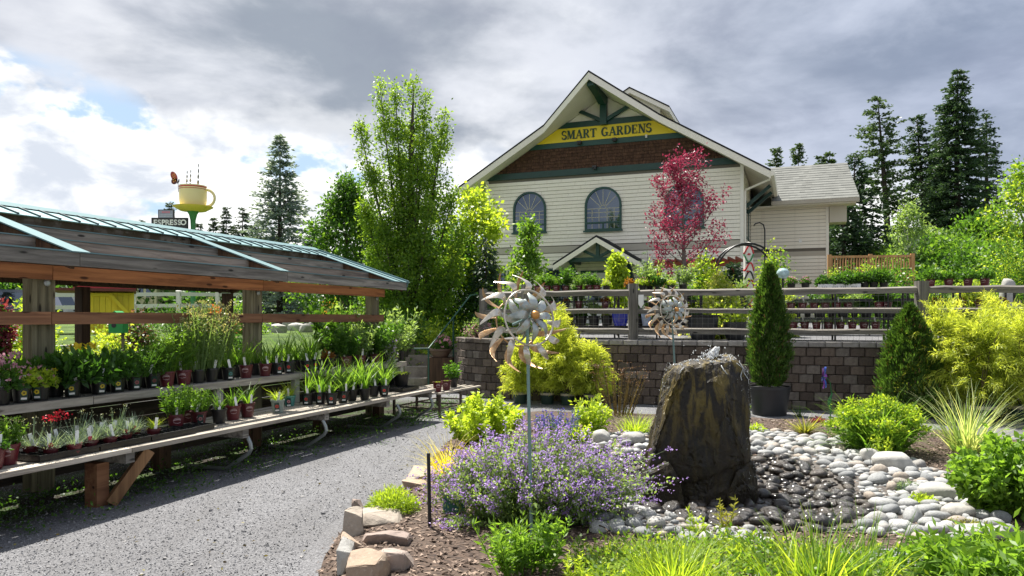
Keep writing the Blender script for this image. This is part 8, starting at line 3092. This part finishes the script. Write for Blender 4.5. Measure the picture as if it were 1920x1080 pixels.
# red brown pergola by the wall
pa, pb = at(1228, 492, 26.5), at(1382, 488, 25.3)
d = pb - pa
r = thing('pergola', 'red brown timber pergola against the store front', 'pergola', (pa[0], pa[1], 0), math.atan2(d[1], d[0]))
rb = wood('redwood_stain', (.28, .075, .035), (.14, .035, .02), axis=0, scale=8)
L = np.hypot(d[0], d[1])
zt = pa[2]
for x in (.15, L * .72, L - .15):
 MB().box(x - .07, x + .07, 0, .14, 1.3, zt - .08).build('post', rb, r)
MB().box(-.1, L + .1, -.04, 0, zt - .2, zt).build('beam', rb, r)
MB().box(-.1, L + .1, .14, .18, zt - .2, zt).build('beam', rb, r)
for i in range(12):
 x = L * i / 11
 MB().box(x - .025, x + .025, -.25, 1.2, zt + .002, zt + .10).build('rafter', rb, r)
# timber deck railing at the wing
pa, pb = at(1556, 480, 30.0), at(1712, 480, 29.5)
d = pb - pa
r = thing('deck_railing', 'new orange timber deck railing beside the store wing', 'railing', (pa[0], pa[1], 0), math.atan2(d[1], d[0]))
L = np.hypot(d[0], d[1])
nw = wood('new_timber', (.52, .30, .13), (.32, .17, .07), axis=2, scale=9)
zt = pa[2]
for x in (0, L * .5, L):
 MB().box(x - .07, x + .07, 0, .14, 1.2, zt + .06).build('post', nw, r)
for z in (zt - .02, zt - 1.05):
 MB().box(.07, L - .07, .02, .10, z - .06, z + .03).build('rail', nw, r)
n = 30
for i in range(1, n):
 x = L * i / n
 if abs(x - L * .5) < .08:
  continue
 MB().box(x - .022, x + .022, .04, .08, zt - 1.02, zt - .081).build('baluster', nw, r)
MB().box(-.1, L + .1, -.1, 2.0, zt - 1.3, zt - 1.12).build('deck', nw, r)
# white garden chair, grey board fence
p = at(1786, 540, 20.5)
r = thing('garden_chair', 'white slatted garden chair on the terrace right of the deck', 'chair', (p[0], p[1], 1.25), .5)
wp = plain('white_chair_paint', (.74, .74, .72), .45)
for i in range(5):
 MB().beam((-.24 + i * .12, .25, .40), (-.26 + i * .13, .55, 1.28 + .06 * (2 - abs(i - 2))), .09, .02, up=(0, 1, 0)).build('back_slat', wp, r)
 MB().box(-.28, .28, -.30 + i * .12, -.21 + i * .12, .40 - i * .012, .42 - i * .012).build('seat_slat', wp, r)
for x in (-.32, .32):
 MB().box(x - .06, x + .06, -.35, .38, .62, .645).build('armrest', wp, r)
 MB().box(x - .03, x + .03, -.32, -.24, 0, .62).build('leg', wp, r)
 MB().box(x - .03, x + .03, .25, .33, 0, .62).build('leg', wp, r)
pa, pb = at(1862, 545, 21.0), at(1935, 545, 20.5)
d = pb - pa
r = thing('board_fence', 'grey weathered board fence at the right picture edge', 'fence', (pa[0], pa[1], 1.25), math.atan2(d[1], d[0]))
L = np.hypot(d[0], d[1])
for i in range(8):
 x = L * i / 8
 h = .75 + .12 * math.sin(i * 1.7)
 MB().box(x + .004, x + L / 8 - .006, 0, .025, 0, h).build('board', M_RAILP, r)
MB().box(0, L, .026, .06, .5, .6).build('rail', M_RAIL, r)
p = at(1890, 545, 19.0)
V, F = crag_pts(733, (.4, .3, 1.0), 10, 3, box=.6)
o = link('standing_stone', raw_mesh('standing_stone', V, F, M_BOULD, 'sharp'), None, (p[0], p[1], 2.1))
tag(o, 'tall grey standing stone near the board fence', 'rock')
p = at(1415 + 57, 508, 20)
r = thing('glass_ball', 'pale blue striped glass ball on a stand by the arch', 'garden ornament', (at(1468, 510, 19)[0], 19.0, 1.25))
z = at(1468, 513, 19)[2] - 1.25
MB().lathe([(.001, -.13), (.10, -.11), (.15, -.04), (.16, 0), (.15, .05), (.10, .12), (.001, .14)], 20, (0, 0, z)).build('ball', plain('pale_blue_glass', (.45, .62, .64), .12, var=.4, nscale=12), r, smooth='all')
MB().tube([(0, 0, 0), (0, 0, z - .12)], .03, 8).build('stand', mt, r)
# teal roofed house far right
p = at(1892, 450, 50)
r = thing('far_house', 'far house with green roof among the trees at the right picture edge', 'house', (p[0], p[1], p[2] - 2.2))
MB().box(-1.3, 3, 0, 4, 0, 2.2).build('wall', plain('tan_wall', (.30, .22, .15), .7), r)
MB().prism([(-1.9, 1.9), (3.6, 3.7), (3.6, 3.85), (-1.9, 2.05)], -.5, 4.5, axis='y').build('roof', plain('green_roof', (.04, .14, .10), .5), r)
MB().box(-.4, .5, -.03, 0, 1.0, 1.8).build('window', M_GLASS, r)
